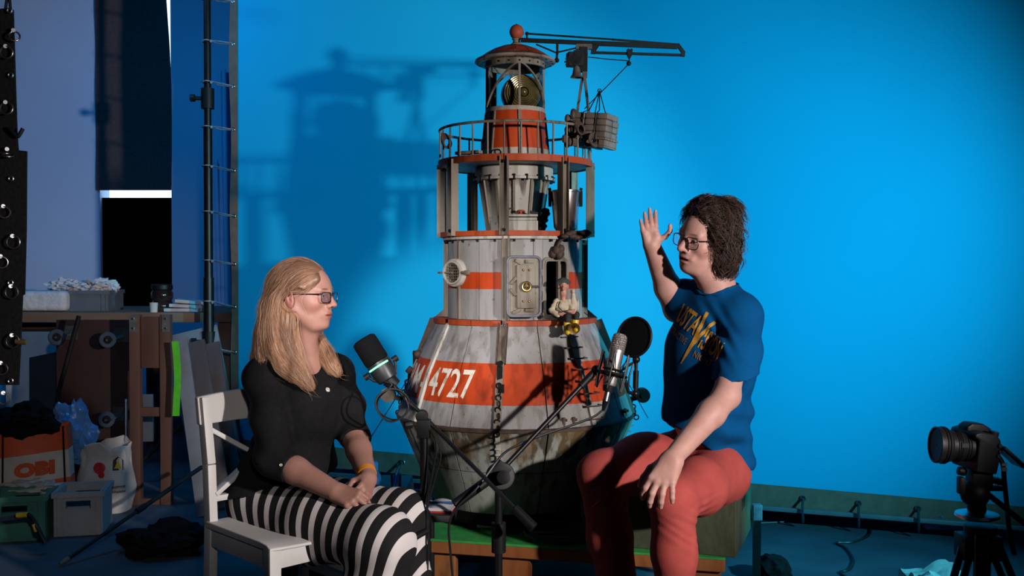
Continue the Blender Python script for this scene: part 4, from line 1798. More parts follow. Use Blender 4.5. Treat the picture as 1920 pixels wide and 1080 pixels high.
def sculpt_head(S, H, fem=True, mouth_open=0.0):
    H.ell(S, (-0.014, 0, 0.030), (0.094, 0.074, 0.084), 0.0)
    H.ell(S, (0.026, 0, 0.022), (0.066, 0.062, 0.060), 0.03)
    H.ell(S, (0.030, 0, -0.040), (0.058, 0.056, 0.070), 0.03)
    H.ell(S, (0.044, 0, -0.078), (0.042, 0.044, 0.034), 0.025)
    for s in (-1, 1):
        H.cone(S, (-0.008, 0.052 * s, -0.050), (0.052, 0.024 * s, -0.100), 0.016 if fem else 0.019, 0.013 if fem else 0.016, 0.025)
        H.ell(S, (0.052, 0.042 * s, -0.026), (0.026, 0.020, 0.022), 0.022)
    H.ell(S, (0.072, 0, -0.098), (0.019, 0.022, 0.016), 0.018)
    # brow and eye sockets
    H.cone(S, (0.076, 0.040, 0.018), (0.083, 0.010, 0.015), 0.010, 0.009, 0.016)
    H.cone(S, (0.076, -0.040, 0.018), (0.083, -0.010, 0.015), 0.010, 0.009, 0.016)
    for s in (-1, 1):
        H.ell(S, (0.094, 0.032 * s, -0.002), (0.015, 0.018, 0.011), 0.012, 'sub')
        H.ell(S, (0.0735, 0.031 * s, -0.001), (0.0125, 0.0155, 0.0125), 0.003)
        H.cone(S, (0.083, 0.020 * s, 0.006), (0.077, 0.043 * s, 0.005), 0.0045, 0.004, 0.004)
        H.cone(S, (0.083, 0.021 * s, -0.009), (0.077, 0.042 * s, -0.008), 0.0035, 0.0035, 0.005)
    # nose
    H.cone(S, (0.086, 0, 0.012), (0.108 if fem else 0.112, 0, -0.027), 0.0075, 0.0095 if fem else 0.0115, 0.012)
    H.ell(S, (0.111 if fem else 0.115, 0, -0.030), (0.010, 0.0095, 0.0085), 0.008)
    for s in (-1, 1):
        H.ell(S, (0.098, 0.0125 * s, -0.034), (0.011, 0.0070, 0.0075), 0.006)
        H.ell(S, (0.105, 0.007 * s, -0.040), (0.005, 0.0035, 0.004), 0.003, 'sub')
    # muzzle and lips
    H.ell(S, (0.074, 0, -0.060), (0.024, 0.030, 0.024), 0.016)
    H.ell(S, (0.0935, 0, -0.0595), (0.0085, 0.021, 0.0055), 0.005)
    H.ell(S, (0.0915, 0, -0.0715 - mouth_open), (0.0090, 0.018, 0.0062), 0.005)
    H.ell(S, (0.099, 0, -0.0655 - mouth_open * 0.5), (0.014, 0.0235, 0.0014 + mouth_open * 0.8), 0.003, 'sub')
    # ears
    for s in (-1, 1):
        Re = Matrix.Rotation(math.radians(-12), 3, 'Y') @ Matrix.Rotation(math.radians(18 * s), 3, 'Z')
        H.ell(S, (-0.014, 0.077 * s, -0.012), (0.019, 0.0075, 0.033), 0.004, R=Re)
        H.ell(S, (-0.010, 0.085 * s, -0.006), (0.0105, 0.006, 0.020), 0.004, 'sub', R=Re)
        H.ell(S, (-0.005, 0.080 * s, -0.012), (0.005, 0.005, 0.007), 0.003, R=Re)
    return S


def skin_tint(V, H, extra=None):
    Lc = H.local(V)
    t = np.ones((len(V), 3))

    def blob(c, r, col, soft=1.0):
        d = np.sqrt((((Lc - np.array(c)) / np.array(r)) ** 2).sum(1))
        w = np.clip((1.25 - d) / (0.5 * soft), 0, 1)[:, None]
        t[:] = t * (1 - w) + np.array(col) * w
    for s in (-1, 1):
        blob((0.055, 0.045 * s, -0.030), (0.035, 0.025, 0.022), (1.02, 0.86, 0.84), 2.0)
        blob((-0.012, 0.080 * s, -0.010), (0.02, 0.015, 0.034), (1.0, 0.80, 0.78), 1.5)
        blob((0.086, 0.026 * s, 0.022), (0.012, 0.018, 0.0035), (0.45, 0.36, 0.32))
    blob((0.112, 0, -0.031), (0.014, 0.014, 0.013), (1.03, 0.82, 0.80), 1.5)
    blob((0.096, 0, -0.0655), (0.014, 0.024, 0.0105), (0.80, 0.50, 0.52))
    return t


def hand(S, W, D, N, side, curls, spread=(6, 1, -5, -12), s=1.0, thumb=((0.35, 0.8, -0.35), (0.75, 0.5, -0.4)), fat=1.0, k=0.0035):
    """W wrist, D towards the knuckles, N out of the back of the hand, side +1 if the thumb lies along D x N"""
    D = Vector(D).normalized()
    N = Vector(N)
    N = (N - D * N.dot(D)).normalized()
    T = D.cross(N) * side
    W = Vector(W)
    offs = (0.030, 0.010, -0.011, -0.030)
    lens = (0.090, 0.094, 0.088, 0.078)
    fl = (0.074, 0.083, 0.077, 0.060)
    kn = []
    for o_, l_ in zip(offs, lens):
        q = W + D * l_ * s + T * o_ * s + N * (0.004 * s)
        kn.append(q)
        S.cone(W + T * o_ * 0.55 * s + D * 0.012 * s, q, 0.0165 * s * fat, 0.0108 * s * fat, 0.016 * s)
    S.cone(W + D * 0.03 * s + T * 0.018 * s - N * 0.008 * s, W + D * 0.055 * s + T * 0.026 * s - N * 0.010 * s, 0.014 * s, 0.012 * s, 0.012)
    S.cone(W + D * 0.03 * s - T * 0.022 * s - N * 0.008 * s, W + D * 0.062 * s - T * 0.026 * s - N * 0.009 * s, 0.012 * s, 0.010 * s, 0.012)
    tips = []
    for i in range(4):
        rad = (0.0088, 0.0090, 0.0085, 0.0074)[i] * s * fat
        d0 = (Matrix.Rotation(math.radians(spread[i]) * side, 3, N) @ D) if False else (D + T * math.tan(math.radians(spread[i]))).normalized()
        p = kn[i]
        ang = 0
        for j, fr_ in enumerate((0.45, 0.31, 0.24)):
            ang += curls[i][j]
            dd = d0 * math.cos(math.radians(ang)) - N * math.sin(math.radians(ang))
            q = p + dd * fl[i] * fr_ * s
            r0, r1 = rad * (1.08, 1.0, 0.93)[j], rad * (1.0, 0.93, 0.78)[j]
            S.cone(p, q, r0, r1, k * s if j else 0.006 * s)
            p = q
        tips.append((p, dd))
    b0 = W + D * 0.022 * s + T * 0.020 * s - N * 0.006 * s
    loc = lambda v: (D * v[0] + T * v[1] + N * v[2]).normalized()
    p1 = b0 + loc(thumb[0]) * 0.046 * s
    p2 = p1 + loc(thumb[1]) * 0.034 * s
    v3 = thumb[2] if len(thumb) > 2 else thumb[1]
    p3 = p2 + loc(v3) * 0.026 * s
    S.cone(b0, p1, 0.0150 * s * fat, 0.0115 * s * fat, 0.014 * s)
    S.cone(p1, p2, 0.0112 * s * fat, 0.0100 * s * fat, 0.005 * s)
    S.cone(p2, p3, 0.0100 * s * fat, 0.0080 * s * fat, 0.004 * s)
    return kn, tips


def make_glasses(H, parent, y_rim, z_rim, w, h, r, tube_r, xf=0.104, label=None):
    g = bpy.data.objects.new('glasses', None)
    COL.objects.link(g)
    g.parent = parent
    g.location = H.O - origin_of(parent)
    if label:
        g['label'] = label
    for s in (-1, 1):
        cx = lambda y: xf - 0.010 * (abs(y) / 0.06) ** 2
        pts = [H.p(cx(y_rim * s + a), y_rim * s + a, z_rim + c) for a, c in rrect(w, h, r, 5)]
        q = MB()
        q.tube(pts, tube_r, 6, closed=True)
        q.build('rim', 'glasses_frame', g)
        q = MB()
        q.add(pts, [tuple(range(len(pts)))])
        q.build('lens', 'specs_glass', g, smooth=0)
        q = MB()
        yo = (y_rim + w / 2) * s
        q.tube([H.p(cx(yo), yo, z_rim + h * 0.35), H.p(cx(yo) - 0.012, yo + 0.004 * s, z_rim + h * 0.35), H.p(0.03, 0.072 * s, z_rim + h * 0.3), H.p(-0.010, 0.0790 * s, z_rim + h * 0.25), H.p(-0.034, 0.078 * s, z_rim - 0.016)], tube_r * 1.2, 6)
        q.build('temple', 'glasses_frame', g)
    q = MB()
    yi = y_rim - w / 2
    q.tube([H.p(xf, yi, z_rim + h * 0.15), H.p(xf + 0.003, 0, z_rim + h * 0.28), H.p(xf, -yi, z_rim + h * 0.15)], tube_r, 6)
    q.build('bridge', 'glasses_frame', g)


def make_eyes(H, parent, look=(1, 0, 0)):
    for s in (-1, 1):
        c = (0.0740, 0.031 * s, -0.001)
        q = MB()
        q.sphere(H.p(*c), 0.0128 * H.s, 18, 12)
        e = q.build('eye', 'eye_white', parent, smooth=180)
        d = Vector((look[0], look[1], look[2])).normalized()
        q = MB()
        pc_ = Vector(c) + d * 0.0085
        q.sphere(H.p(*pc_), 0.0056 * H.s, 14, 8)
        q.build('iris', 'eye_iris', e, smooth=180)


def strands(V, Q, n, length, flow, seed, parent, name, material, r=0.0011, lift=(0.0, 0.004), step=0.010, jit=0.35, sel=None, wave=0.0, seg_min=5, free=0.016):
    """hair strands traced over a base surface; flow(p, n) gives the combing direction"""
    rnd = random.Random(seed)
    bvh = BVHTree.FromPolygons([tuple(v) for v in V.tolist()], Q.tolist())
    idxs = list(range(len(V))) if sel is None else [int(i) for i in np.nonzero(sel)[0]]
    bld = MB()
    for _ in range(n):
        p = Vector(V[rnd.choice(idxs)])
        L_ = rnd.uniform(*length)
        m = max(seg_min, int(L_ / step))
        off = rnd.uniform(*lift)
        bias = Vector((rnd.gauss(0, 1), rnd.gauss(0, 1), rnd.gauss(0, 1))) * jit
        ph, fq = rnd.uniform(0, 6), rnd.uniform(0.5, 0.9)
        pts = []
        last = None
        for i in range(m):
            hit = bvh.find_nearest(p)
            if hit[0] is None:
                break
            loc, nrm = hit[0], hit[1]
            if (p - loc).dot(nrm) < off:
                p = loc + nrm * off
            if i > 3 and (p - loc).length > free:
                break
            pts.append(p.copy())
            fdir = flow(p, nrm)
            if fdir is None:
                break
            d = fdir + bias
            d = d - nrm * d.dot(nrm) * 0.9
            if wave:
                d += fdir.cross(nrm) * (wave * math.sin(ph + i * fq))
            if d.length < 1e-5:
                break
            d.normalize()
            if last is not None:
                d = (d + last * 0.8).normalized()
            last = d
            p = p + d * step
        if len(pts) < 4:
            continue
        k = len(pts)
        radii = [r * (0.7 + 0.3 * min(1, i / 2)) * (1 - 0.75 * max(0, (i / (k - 1) - 0.6) / 0.4)) for i in range(k)]
        bld.tube(pts, r, 3, radii=radii, caps=False)
    return bld_fast(bld, name, material, parent)


def bld_fast(bld, name, material, parent):
    org = origin_of(parent)
    me = bpy.data.meshes.new(name)
    me.from_pydata([(p - org)[:] for p in bld.v], [], bld.f)
    return finish(name, me, material, parent, 180)


def bb(pts, m):
    A = np.array([tuple(p) for p in pts])
    return A.min(0) - m, A.max(0) + m


# ================================================================== the woman
WL = at(520, 925, 3.45)
woman = thing('person', 'seated woman in black blouse and black and white striped trousers', 'person', (WL.x, WL.y, 0))
HW_ = HeadFrame(at(570, 553, 3.43), (0.965, -0.26, -0.02), (0.06, 0, 1), roll=0, s=1.02)
nb = at(556, 672, 3.485)
sR, sL = at(494, 706, 3.375), at(628, 700, 3.58)
eR, wR = at(517, 862, 3.24), at(628, 922, 3.12)
eL, wL_ = at(664, 818, 3.47), at(690, 898, 3.27)
chest, waist, pelv = at(566, 760, 3.46), at(545, 870, 3.47), at(515, 930, 3.49)
fw = Vector((0.85, -0.52, 0)).normalized()
rt = Vector((-0.52, -0.85, 0)).normalized()
up = Vector((0, 0, 1))
RT_ = np.array(Matrix((fw, -rt, up)).transposed())

hp_r = [wR + Vector((0.09, -0.02, -0.03)), wR]
lo, hi = bb([sR, sL, eR, wR, eL, wL_, HW_.O + Vector((0, 0, 0.14)), pelv, HW_.p(0.14, 0, 0), at(700, 960, 3.05)], 0.07)
S = SDF(lo, hi, 0.0029)
sculpt_head(S, HW_, True)
S.cone(HW_.p(-0.022, 0, -0.045), nb, 0.052, 0.056, 0.03)
S.cone(HW_.p(0.030, 0, -0.085), nb + fw * 0.03 + Vector((0, 0, 0.03)), 0.030, 0.045, 0.03)
S.cone(sR, sL, 0.046, 0.046, 0.05)
S.cone(nb + Vector((0, 0, 0.01)), sR + Vector((0, 0, 0.01)), 0.05, 0.04, 0.05)
S.cone(nb + Vector((0, 0, 0.01)), sL + Vector((0, 0, 0.01)), 0.05, 0.04, 0.05)
S.ell(at(566, 745, 3.48), (0.095, 0.135, 0.13), RT_, 0.05)
S.cone(chest, waist, 0.105, 0.105, 0.06)
S.cone(waist, pelv, 0.105, 0.12, 0.06)
S.chain([sR, eR, wR], [0.045, 0.040, 0.026], 0.02)
S.chain([eR, eR.lerp(wR, 0.35), wR], [0.040, 0.041, 0.026], 0.02)
S.chain([sL, eL, wL_], [0.045, 0.040, 0.025], 0.02)
S.chain([eL, eL.lerp(wL_, 0.35), wL_], [0.040, 0.040, 0.025], 0.02)
hR_D = (at(664, 937, 3.08) - wR)
hand(S, wR, hR_D, Vector((-0.30, -0.62, 0.72)), -1, ((48, 62, 40), (52, 64, 40), (56, 66, 42), (60, 66, 45)), s=0.90,
     thumb=((0.75, 0.45, -0.45), (0.9, 0.0, -0.45), (0.85, -0.4, -0.4)), spread=(2, 0, -2, -5))
hL_D = (at(676, 944, 3.13) - wL_)
hand(S, wL_, hL_D, Vector((0.80, -0.38, 0.25)), 1, ((32, 48, 34), (36, 50, 34), (40, 52, 34), (44, 54, 36)), s=0.90,
     thumb=((0.7, 0.4, -0.55), (0.9, -0.1, -0.4), (0.9, -0.2, -0.3)), spread=(2, 0, -2, -5))
V, Q = main_islands(*S.mesh())
V = relax(V, Q, 1, 0.4)
np_mesh('body', V, Q, 'skin_fair', woman, {'tint': skin_tint(V, HW_)})
make_eyes(HW_, woman)
make_glasses(HW_, woman, 0.034, -0.006, 0.050, 0.034, 0.010, 0.0016, label='thin dark metal framed glasses')
# earring
q = MB()
ep = HW_.p(-0.010, -0.082, -0.048)
q.tube([ep, ep + Vector((0, -0.002, -0.008)), ep + Vector((0.001, -0.002, -0.016))], 0.0007, 5)
q.box(ep + Vector((0.001, -0.002, -0.030)), (0.004, 0.002, 0.028))
q.build('earring', 'rust_iron', woman)

# blouse
S = SDF(*bb([sR, sL, eR, eL, chest, pelv, at(505, 950, 3.4)], 0.15), 0.0045)
S.cone(sR, sL, 0.058, 0.056, 0.05)
S.cone(nb + Vector((-0.01, 0.01, -0.005)), sR + Vector((0, 0, 0.008)), 0.058, 0.052, 0.05)
S.cone(nb + Vector((-0.01, 0.01, -0.005)), sL + Vector((0, 0, 0.008)), 0.056, 0.052, 0.05)
S.ell(at(564, 750, 3.48), (0.110, 0.150, 0.145), RT_, 0.05)
for s in (-1, 1):
    S.ell(at(566, 765, 3.46) + fw * 0.055 - rt * (-0.062 * s), (0.070, 0.075, 0.080), RT_, 0.05)
S.cone(chest, waist, 0.122, 0.128, 0.06)
S.cone(waist + rt * 0.05, waist - rt * 0.05, 0.118, 0.118, 0.06)
S.cone(waist, pelv + Vector((0, 0, 0.0)), 0.128, 0.132, 0.06)
S.cone(pelv + rt * 0.08, pelv - rt * 0.06, 0.125, 0.12, 0.06)
cuffR = eR.lerp(wR, 0.30)
S.chain([sR + Vector((-0.004, 0, -0.01)), sR.lerp(eR, 0.5), eR + Vector((-0.012, 0, 0.004))], [0.057, 0.057, 0.055], 0.03)
S.cone(eR + Vector((-0.006, 0, 0.002)), cuffR, 0.057, 0.050, 0.03)
cuffL = eL.lerp(wL_, 0.10)
S.chain([sL, sL.lerp(eL, 0.5) + Vector((0.008, 0, 0)), eL], [0.060, 0.058, 0.053], 0.03)
S.cone(eL, cuffL, 0.053, 0.050, 0.02)
# neck opening: a V in front
vt = at(608, 716, 3.34)
S.cone(nb + Vector((0, 0, 0.035)), nb + fw * 0.02 + Vector((0, 0, 0.08)), 0.072, 0.085, 0.012, 'sub')
S.cone(nb + fw * 0.045 + Vector((0, 0, 0.02)), vt + fw * 0.012 + Vector((0, 0, 0.010)), 0.060, 0.012, 0.006, 'sub')
dcR = (wR - eR).normalized()
# cuffs cut square, hem cut level
X0, Y0, Z0 = S.ax[0][:, None, None], S.ax[1][None, :, None], S.ax[2][None, None, :]


def cut_cuff(S, c, d, rad):
    X0, Y0, Z0 = S.ax[0][:, None, None], S.ax[1][None, :, None], S.ax[2][None, None, :]
    along = (X0 - c[0]) * d[0] + (Y0 - c[1]) * d[1] + (Z0 - c[2]) * d[2]
    dist = np.sqrt((X0 - c[0]) ** 2 + (Y0 - c[1]) ** 2 + (Z0 - c[2]) ** 2)
    S.F = np.where(dist < rad, np.maximum(S.F, along), S.F).astype(np.float32)


cut_cuff(S, cuffR, dcR, 0.085)
cut_cuff(S, cuffL, (wL_ - eL).normalized(), 0.075)
S.slab(at(500, 905, 3.42) + Vector((0, 0, -0.005)), (0.18, 0.1, -1))


def blouse_folds(X, Y, Z):
    w = 0.0032 * np.sin(60 * (Z * 0.9 + 0.35 * X) + 2.2 * np.sin(14 * X + 9 * Z)) * np.clip((1.05 - Z) / 0.25, 0.15, 1)
    return w + 0.0018 * wob(X, Y, Z, 38, 1.0)


S.displace(blouse_folds)
V, Q = main_islands(*S.mesh())
V = relax(V, Q, 1, 0.4)
np_mesh('blouse', V, Q, 'black_blouse', woman)
bl_bvh = BVHTree.FromPolygons([tuple(v) for v in V.tolist()], Q.tolist())


def on_surface(bvh, px, py, off=0.0):
    """where the sight line of a photo pixel meets a surface"""
    o_ = Vector((0, 0, CAM_H))
    d_ = (at(px, py, 3.0) - o_).normalized()
    h_ = bvh.ray_cast(o_, d_)
    if h_[0] is None:
        return None, None
    return h_[0] + h_[1] * off, h_[1]


for px, py, r_ in ((614, 731, 0.0085), (527, 872, 0.005)):
    p, n_ = on_surface(bl_bvh, px, py)
    if p is not None:
        q = MB()
        q.lathe([(0.0005, 0.0035), (r_ * 0.4, 0.003), (r_ * 0.75, 0.0045), (r_, 0.003), (r_, 0.0), (0.0005, 0.0)], p, 18, axis=n_)
        q.build('button', 'button_pearl', woman)

# striped wide trousers
hR, hL = at(497, 958, 3.40), at(530, 945, 3.56)
kR, kL = at(716, 1012, 3.04), at(752, 968, 3.30)
aR, aL = at(660, 1290, 3.12), at(735, 1290, 3.32)
S = SDF(*bb([hR, hL, kR, kL, aR, aL, pelv], 0.15), 0.0055)
S.cone(pelv + rt * 0.07 + Vector((0.0, 0, -0.01)), pelv - rt * 0.06 + Vector((-0.01, 0, -0.01)), 0.112, 0.112, 0.04)
S.cone(at(487, 950, 3.44), at(505, 965, 3.42), 0.092, 0.10, 0.05)
S.chain([hR, hR.lerp(kR, 0.5) + Vector((0, 0, -0.004)), kR], [0.112, 0.114, 0.094], 0.05)
S.chain([hL, hL.lerp(kL, 0.5), kL], [0.105, 0.098, 0.082], 0.05)
S.cone(hR.lerp(kR, 0.6), hL.lerp(kL, 0.7), 0.08, 0.08, 0.05)
S.chain([kR, kR.lerp(aR, 0.4) + Vector((0.01, 0, 0)), aR], [0.092, 0.105, 0.12], 0.05)
S.chain([kL, kL.lerp(aL, 0.4) + Vector((0.02, 0, 0)), aL], [0.082, 0.095, 0.11], 0.05)
S.slab((0, 0, 0.06), (0, 0, -1))


def trouser_folds(X, Y, Z):
    lower = np.clip((0.50 - Z) / 0.12, 0, 1)
    w = 0.006 * lower * np.sin(44 * (X + 0.6 * Y) + 1.5 * np.sin(9 * Z))
    return w + 0.0022 * wob(X, Y, Z, 24, 0.3)


S.displace(trouser_folds)
V, Q = main_islands(*S.mesh())
V = relax(V, Q, 2, 0.5)
# stripe position: rings around the bent leg
fc_ = at(616, 1313, 3.3)
along = np.arctan2(V[:, 0] - fc_.x, V[:, 2] - fc_.z) * 0.66 - 0.42 * (V[:, 1] - 3.25)
tro = np_mesh('trousers', V, Q, 'stripe_cloth', woman, {'along': along + 5})

# wristband on the far wrist
q = MB()
wd = (wL_ - eL).normalized()
q.lathe([(0.027, -0.009), (0.0335, -0.009), (0.0335, 0.009), (0.027, 0.009)], eL.lerp(wL_, 0.88), 28, axis=wd, close=True)
q.build('wrist_strap', 'strap_orange', woman)
for sx, a_, nm in ((-1, aR, 'shoe'), (1, aL, 'shoe')):
    q = MB()
    q.sphere((a_.x + 0.05, a_.y - 0.03, 0.038), (0.12, 0.045, 0.037), 16, 10, rz(-30))
    q.build(nm, 'shoe_dark', woman)

# hair: a base volume, then strands combed over it
S = SDF(*bb([HW_.p(0.1, 0.12, 0.16), HW_.p(-0.22, -0.12, -0.36), at(640, 735, 3.30), at(445, 735, 3.36), at(600, 735, 3.27)], 0.05), 0.0045)
HW_.ell(S, (-0.021, 0, 0.036), (0.1015, 0.0815, 0.0885), 0.0)
HW_.ell(S, (0.060, 0, -0.035), (0.085, 0.095, 0.082), 0.012, 'sub')
HW_.ell(S, (0.098, -0.01, 0.030), (0.052, 0.070, 0.046), 0.012, 'sub')
HW_.ell(S, (0.012, -0.085, -0.024), (0.040, 0.034, 0.040), 0.008, 'sub')
guides = [
    [(590, 524, 3.372), (566, 540, 3.352), (547, 566, 3.352), (541, 610, 3.352), (550, 650, 3.345), (566, 692, 3.325), (582, 722, 3.31)],
    [(570, 520, 3.37), (545, 555, 3.355), (535, 600, 3.352), (534, 650, 3.345), (550, 695, 3.315), (572, 716, 3.31)],
    [(550, 515, 3.385), (525, 560, 3.365), (514, 610, 3.36), (514, 652, 3.345), (528, 684, 3.32), (548, 704, 3.31)],
    [(535, 520, 3.40), (510, 570, 3.385), (500, 615, 3.375), (496, 655, 3.365), (494, 684, 3.345)],
    [(530, 525, 3.43), (506, 575, 3.42), (495, 620, 3.41), (487, 660, 3.41), (474, 694, 3.40)],
    [(540, 525, 3.47), (515, 575, 3.47), (505, 620, 3.47), (500, 665, 3.46)],
    [(580, 540, 3.51), (568, 590, 3.53), (590, 630, 3.545), (612, 660, 3.50), (624, 684, 3.455), (632, 698, 3.44)],
    [(560, 560, 3.51), (560, 600, 3.53), (590, 640, 3.54), (606, 668, 3.49), (616, 690, 3.455)],
]
grad = [[0.020, 0.020, 0.020, 0.021, 0.020, 0.015, 0.008], [0.024, 0.024, 0.024, 0.024, 0.018, 0.009], [0.026, 0.026, 0.026, 0.024, 0.018, 0.008],
        [0.026, 0.026, 0.026, 0.022, 0.012], [0.028, 0.026, 0.024, 0.020, 0.008], [0.028, 0.028, 0.026, 0.02],
        [0.020, 0.020, 0.018, 0.018, 0.014, 0.006], [0.02, 0.02, 0.018, 0.016, 0.006]]
for g, r_ in zip(guides, grad):
    S.chain([at(*p) for p in g], r_, 0.018)
HW_.ell(S, (0.016, -0.092, -0.018), (0.054, 0.048, 0.042), 0.006, 'sub')
HW_.ell(S, (0.075, -0.060, -0.03), (0.07, 0.05, 0.06), 0.006, 'sub')


def hair_groove(X, Y, Z):
    return 0.0010 * np.sin(320 * (X + 0.3 * Y) + 14 * np.sin(7 * Z)) * np.clip((1.2 - Z) / 0.1, 0.3, 1)


S.displace(hair_groove)
V, Q = main_islands(*S.mesh())
V = relax(V, Q, 1, 0.4)
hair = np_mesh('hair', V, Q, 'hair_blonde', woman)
crown = HW_.p(0.02, -0.02, 0.13)
gpts = [(at(*p), (at(*g[i + 1]) - at(*p)).normalized()) for g in guides for i, p in enumerate(g[:-1])]
ear_w = HW_.p(-0.02, -0.085, 0.0)


def wflow(p, n_):
    h = (p - HW_.O).z
    g = Vector((0, 0, 0))
    for q_, d_ in gpts:
        w_ = math.exp(-((p - q_).length_squared) / (2 * 0.03 ** 2))
        g += d_ * w_
    if h > 0.01:
        lc_ = HW_.R.transposed() @ (p - HW_.O)
        back = HW_.R @ Vector((-1.0, 0.0, -0.25 if lc_.x > 0 else -1.0))
        g += back * 0.6
    if g.length < 1e-4:
        g = Vector((0, 0, -1))
    return g.normalized()


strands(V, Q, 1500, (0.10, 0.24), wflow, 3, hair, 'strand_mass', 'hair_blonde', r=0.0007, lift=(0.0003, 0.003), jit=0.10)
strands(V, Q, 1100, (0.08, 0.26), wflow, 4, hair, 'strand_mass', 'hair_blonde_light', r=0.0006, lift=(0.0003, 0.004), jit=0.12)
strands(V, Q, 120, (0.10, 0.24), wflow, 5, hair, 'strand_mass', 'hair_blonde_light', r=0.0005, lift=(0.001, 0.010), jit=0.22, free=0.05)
# the man sits a little further back than the woman
def atm(px, py, Y):
    return at(px, py, Y + 0.09)


# ================================================================== the man
MLc = atm(1330, 860, 3.5)
man = thing('person', 'seated man in blue T-shirt and red trousers raising one hand', 'person', (MLc.x, MLc.y, 0))
HM = HeadFrame(atm(1324, 447, 3.42), (-0.82, -0.56, -0.06), (0, 0, 1), roll=-14, s=1.04)
nbm = atm(1348, 548, 3.47)
mL, mR = atm(1388, 592, 3.40), atm(1283, 560, 3.58)
meL, mwL = atm(1362, 742, 3.19), atm(1262, 858, 3.00)
meR, mwR = atm(1268, 580, 3.62), atm(1222, 460, 3.47)
mch, mbe, mpe = atm(1330, 660, 3.47), atm(1322, 790, 3.47), atm(1335, 870, 3.50)
mf = Vector((-0.70, -0.71, 0)).normalized()
ml = Vector((0.71, -0.70, 0)).normalized()
RM = np.array(Matrix((mf, ml, up)).transposed())

lo, hi = bb([mL, mR, meL, mwL, meR, mwR, HM.p(0.13, 0, 0), HM.O + Vector((0, 0, 0.14)), mch, atm(1195, 370, 3.66), atm(1215, 985, 2.95)], 0.06)
S = SDF(lo, hi, 0.0030)
sculpt_head(S, HM, False, mouth_open=0.0035)
HM.cone(S, (0.064, 0.036, -0.030), (0.084, 0.030, -0.062), 0.004, 0.003, 0.012)
S.cone(HM.p(-0.025, 0, -0.045), nbm, 0.058, 0.064, 0.03)
S.cone(HM.p(0.030, 0, -0.090), nbm + mf * 0.03 + Vector((0, 0, 0.03)), 0.034, 0.05, 0.03)
dn_ = Vector((0, 0, -0.022))
S.cone(mL + dn_, mR + dn_, 0.050, 0.050, 0.04)
S.cone(nbm + dn_, mL + dn_, 0.050, 0.045, 0.04)
S.cone(nbm + dn_, mR + dn_, 0.050, 0.045, 0.04)
S.ell(mch, (0.10, 0.15, 0.16), RM, 0.05)
S.cone(mch, mbe, 0.11, 0.11, 0.05)
S.chain([mL, meL], [0.050, 0.044], 0.02)
S.chain([meL, meL.lerp(mwL, 0.3), mwL], [0.043, 0.045, 0.030], 0.02)
S.ell(meL + Vector((0.016, 0.01, -0.006)), (0.026, 0.026, 0.026), None, 0.02)
S.chain([mR, meR], [0.048, 0.044], 0.02)
S.chain([meR, meR.lerp(mwR, 0.35), mwR], [0.047, 0.048, 0.031], 0.02)
# left hand draped over the knee
dL = atm(1238, 908, 2.945) - mwL
hand(S, mwL, dL, Vector((-0.25, -0.80, 0.40)), 1,
     ((26, 30, 22), (20, 34, 22), (16, 30, 22), (14, 26, 20)), spread=(13, 3, -9, -21), s=1.06, fat=1.10,
     thumb=((0.5, 0.7, -0.5), (0.9, 0.35, -0.5), (0.95, 0.1, -0.5)))
# right hand raised, palm to the viewer
dR = atm(1215, 408, 3.43) - mwR
hand(S, mwR + Vector((0, 0, -0.002)), dR, Vector((-0.05, 0.95, 0.20)), -1,
     ((6, 4, 3), (4, 3, 3), (6, 5, 4), (8, 8, 6)), spread=(4, 1, -2, -6), s=0.80,
     thumb=((0.35, 1.0, -0.25), (0.75, 0.75, -0.1), (1.0, 0.15, 0.1)), fat=1.06)
V, Q = main_islands(*S.mesh())
V = relax(V, Q, 1, 0.4)
np_mesh('body', V, Q, 'skin_ruddy', man, {'tint': skin_tint(V, HM)})
make_eyes(HM, man, look=(1, -0.1, 0))
make_glasses(HM, man, 0.034, -0.006, 0.050, 0.038, 0.015, 0.0016, label='thin dark framed glasses with tinted reflection')

# T-shirt
S = SDF(*bb([mL, mR, meR, mch, mpe, atm(1430, 720, 3.2), atm(1400, 890, 3.45)], 0.16), 0.0048)
S.cone(mL, mR, 0.066, 0.062, 0.05)
S.cone(nbm + Vector((0, 0, -0.012)), mL, 0.064, 0.062, 0.05)
S.cone(nbm + Vector((0, 0, -0.012)), mR, 0.062, 0.056, 0.05)
S.ell(mch, (0.125, 0.172, 0.17), RM, 0.05)
S.ell(mch + Vector((0, 0, -0.09)), (0.132, 0.168, 0.16), RM, 0.05)
S.ell(mbe + Vector((0, 0, 0.02)), (0.142, 0.166, 0.14), RM, 0.05)
S.ell(mpe + Vector((-0.005, 0.0, -0.01)), (0.145, 0.155, 0.12), RM, 0.05)
S.ell(atm(1371, 848, 3.47), (0.082, 0.082, 0.10), RM, 0.04)
slv = mL.lerp(meL, 0.80)
S.chain([mL + Vector((0.004, 0, 0.004)), mL.lerp(meL, 0.45) + Vector((0.018, 0, 0)), slv + Vector((0.022, 0.012, -0.02))], [0.068, 0.072, 0.080], 0.03)
dsl = Vector((0.22, -0.25, -1)).normalized()
cut_cuff(S, atm(1378, 712, 3.2), (Vector((0.10, 0.05, -1.0))).normalized(), 0.135)
S.chain([mR, meR.lerp(mR, 0.55)], [0.060, 0.062], 0.03)
# neck hole
S.cone(nbm + mf * 0.012 + Vector((0, 0, 0.015)), nbm + mf * 0.02 + Vector((0, 0, 0.12)), 0.068, 0.10, 0.010, 'sub')
# hem
S.slab(atm(1330, 838, 3.40), (-0.55, -0.05, -1))


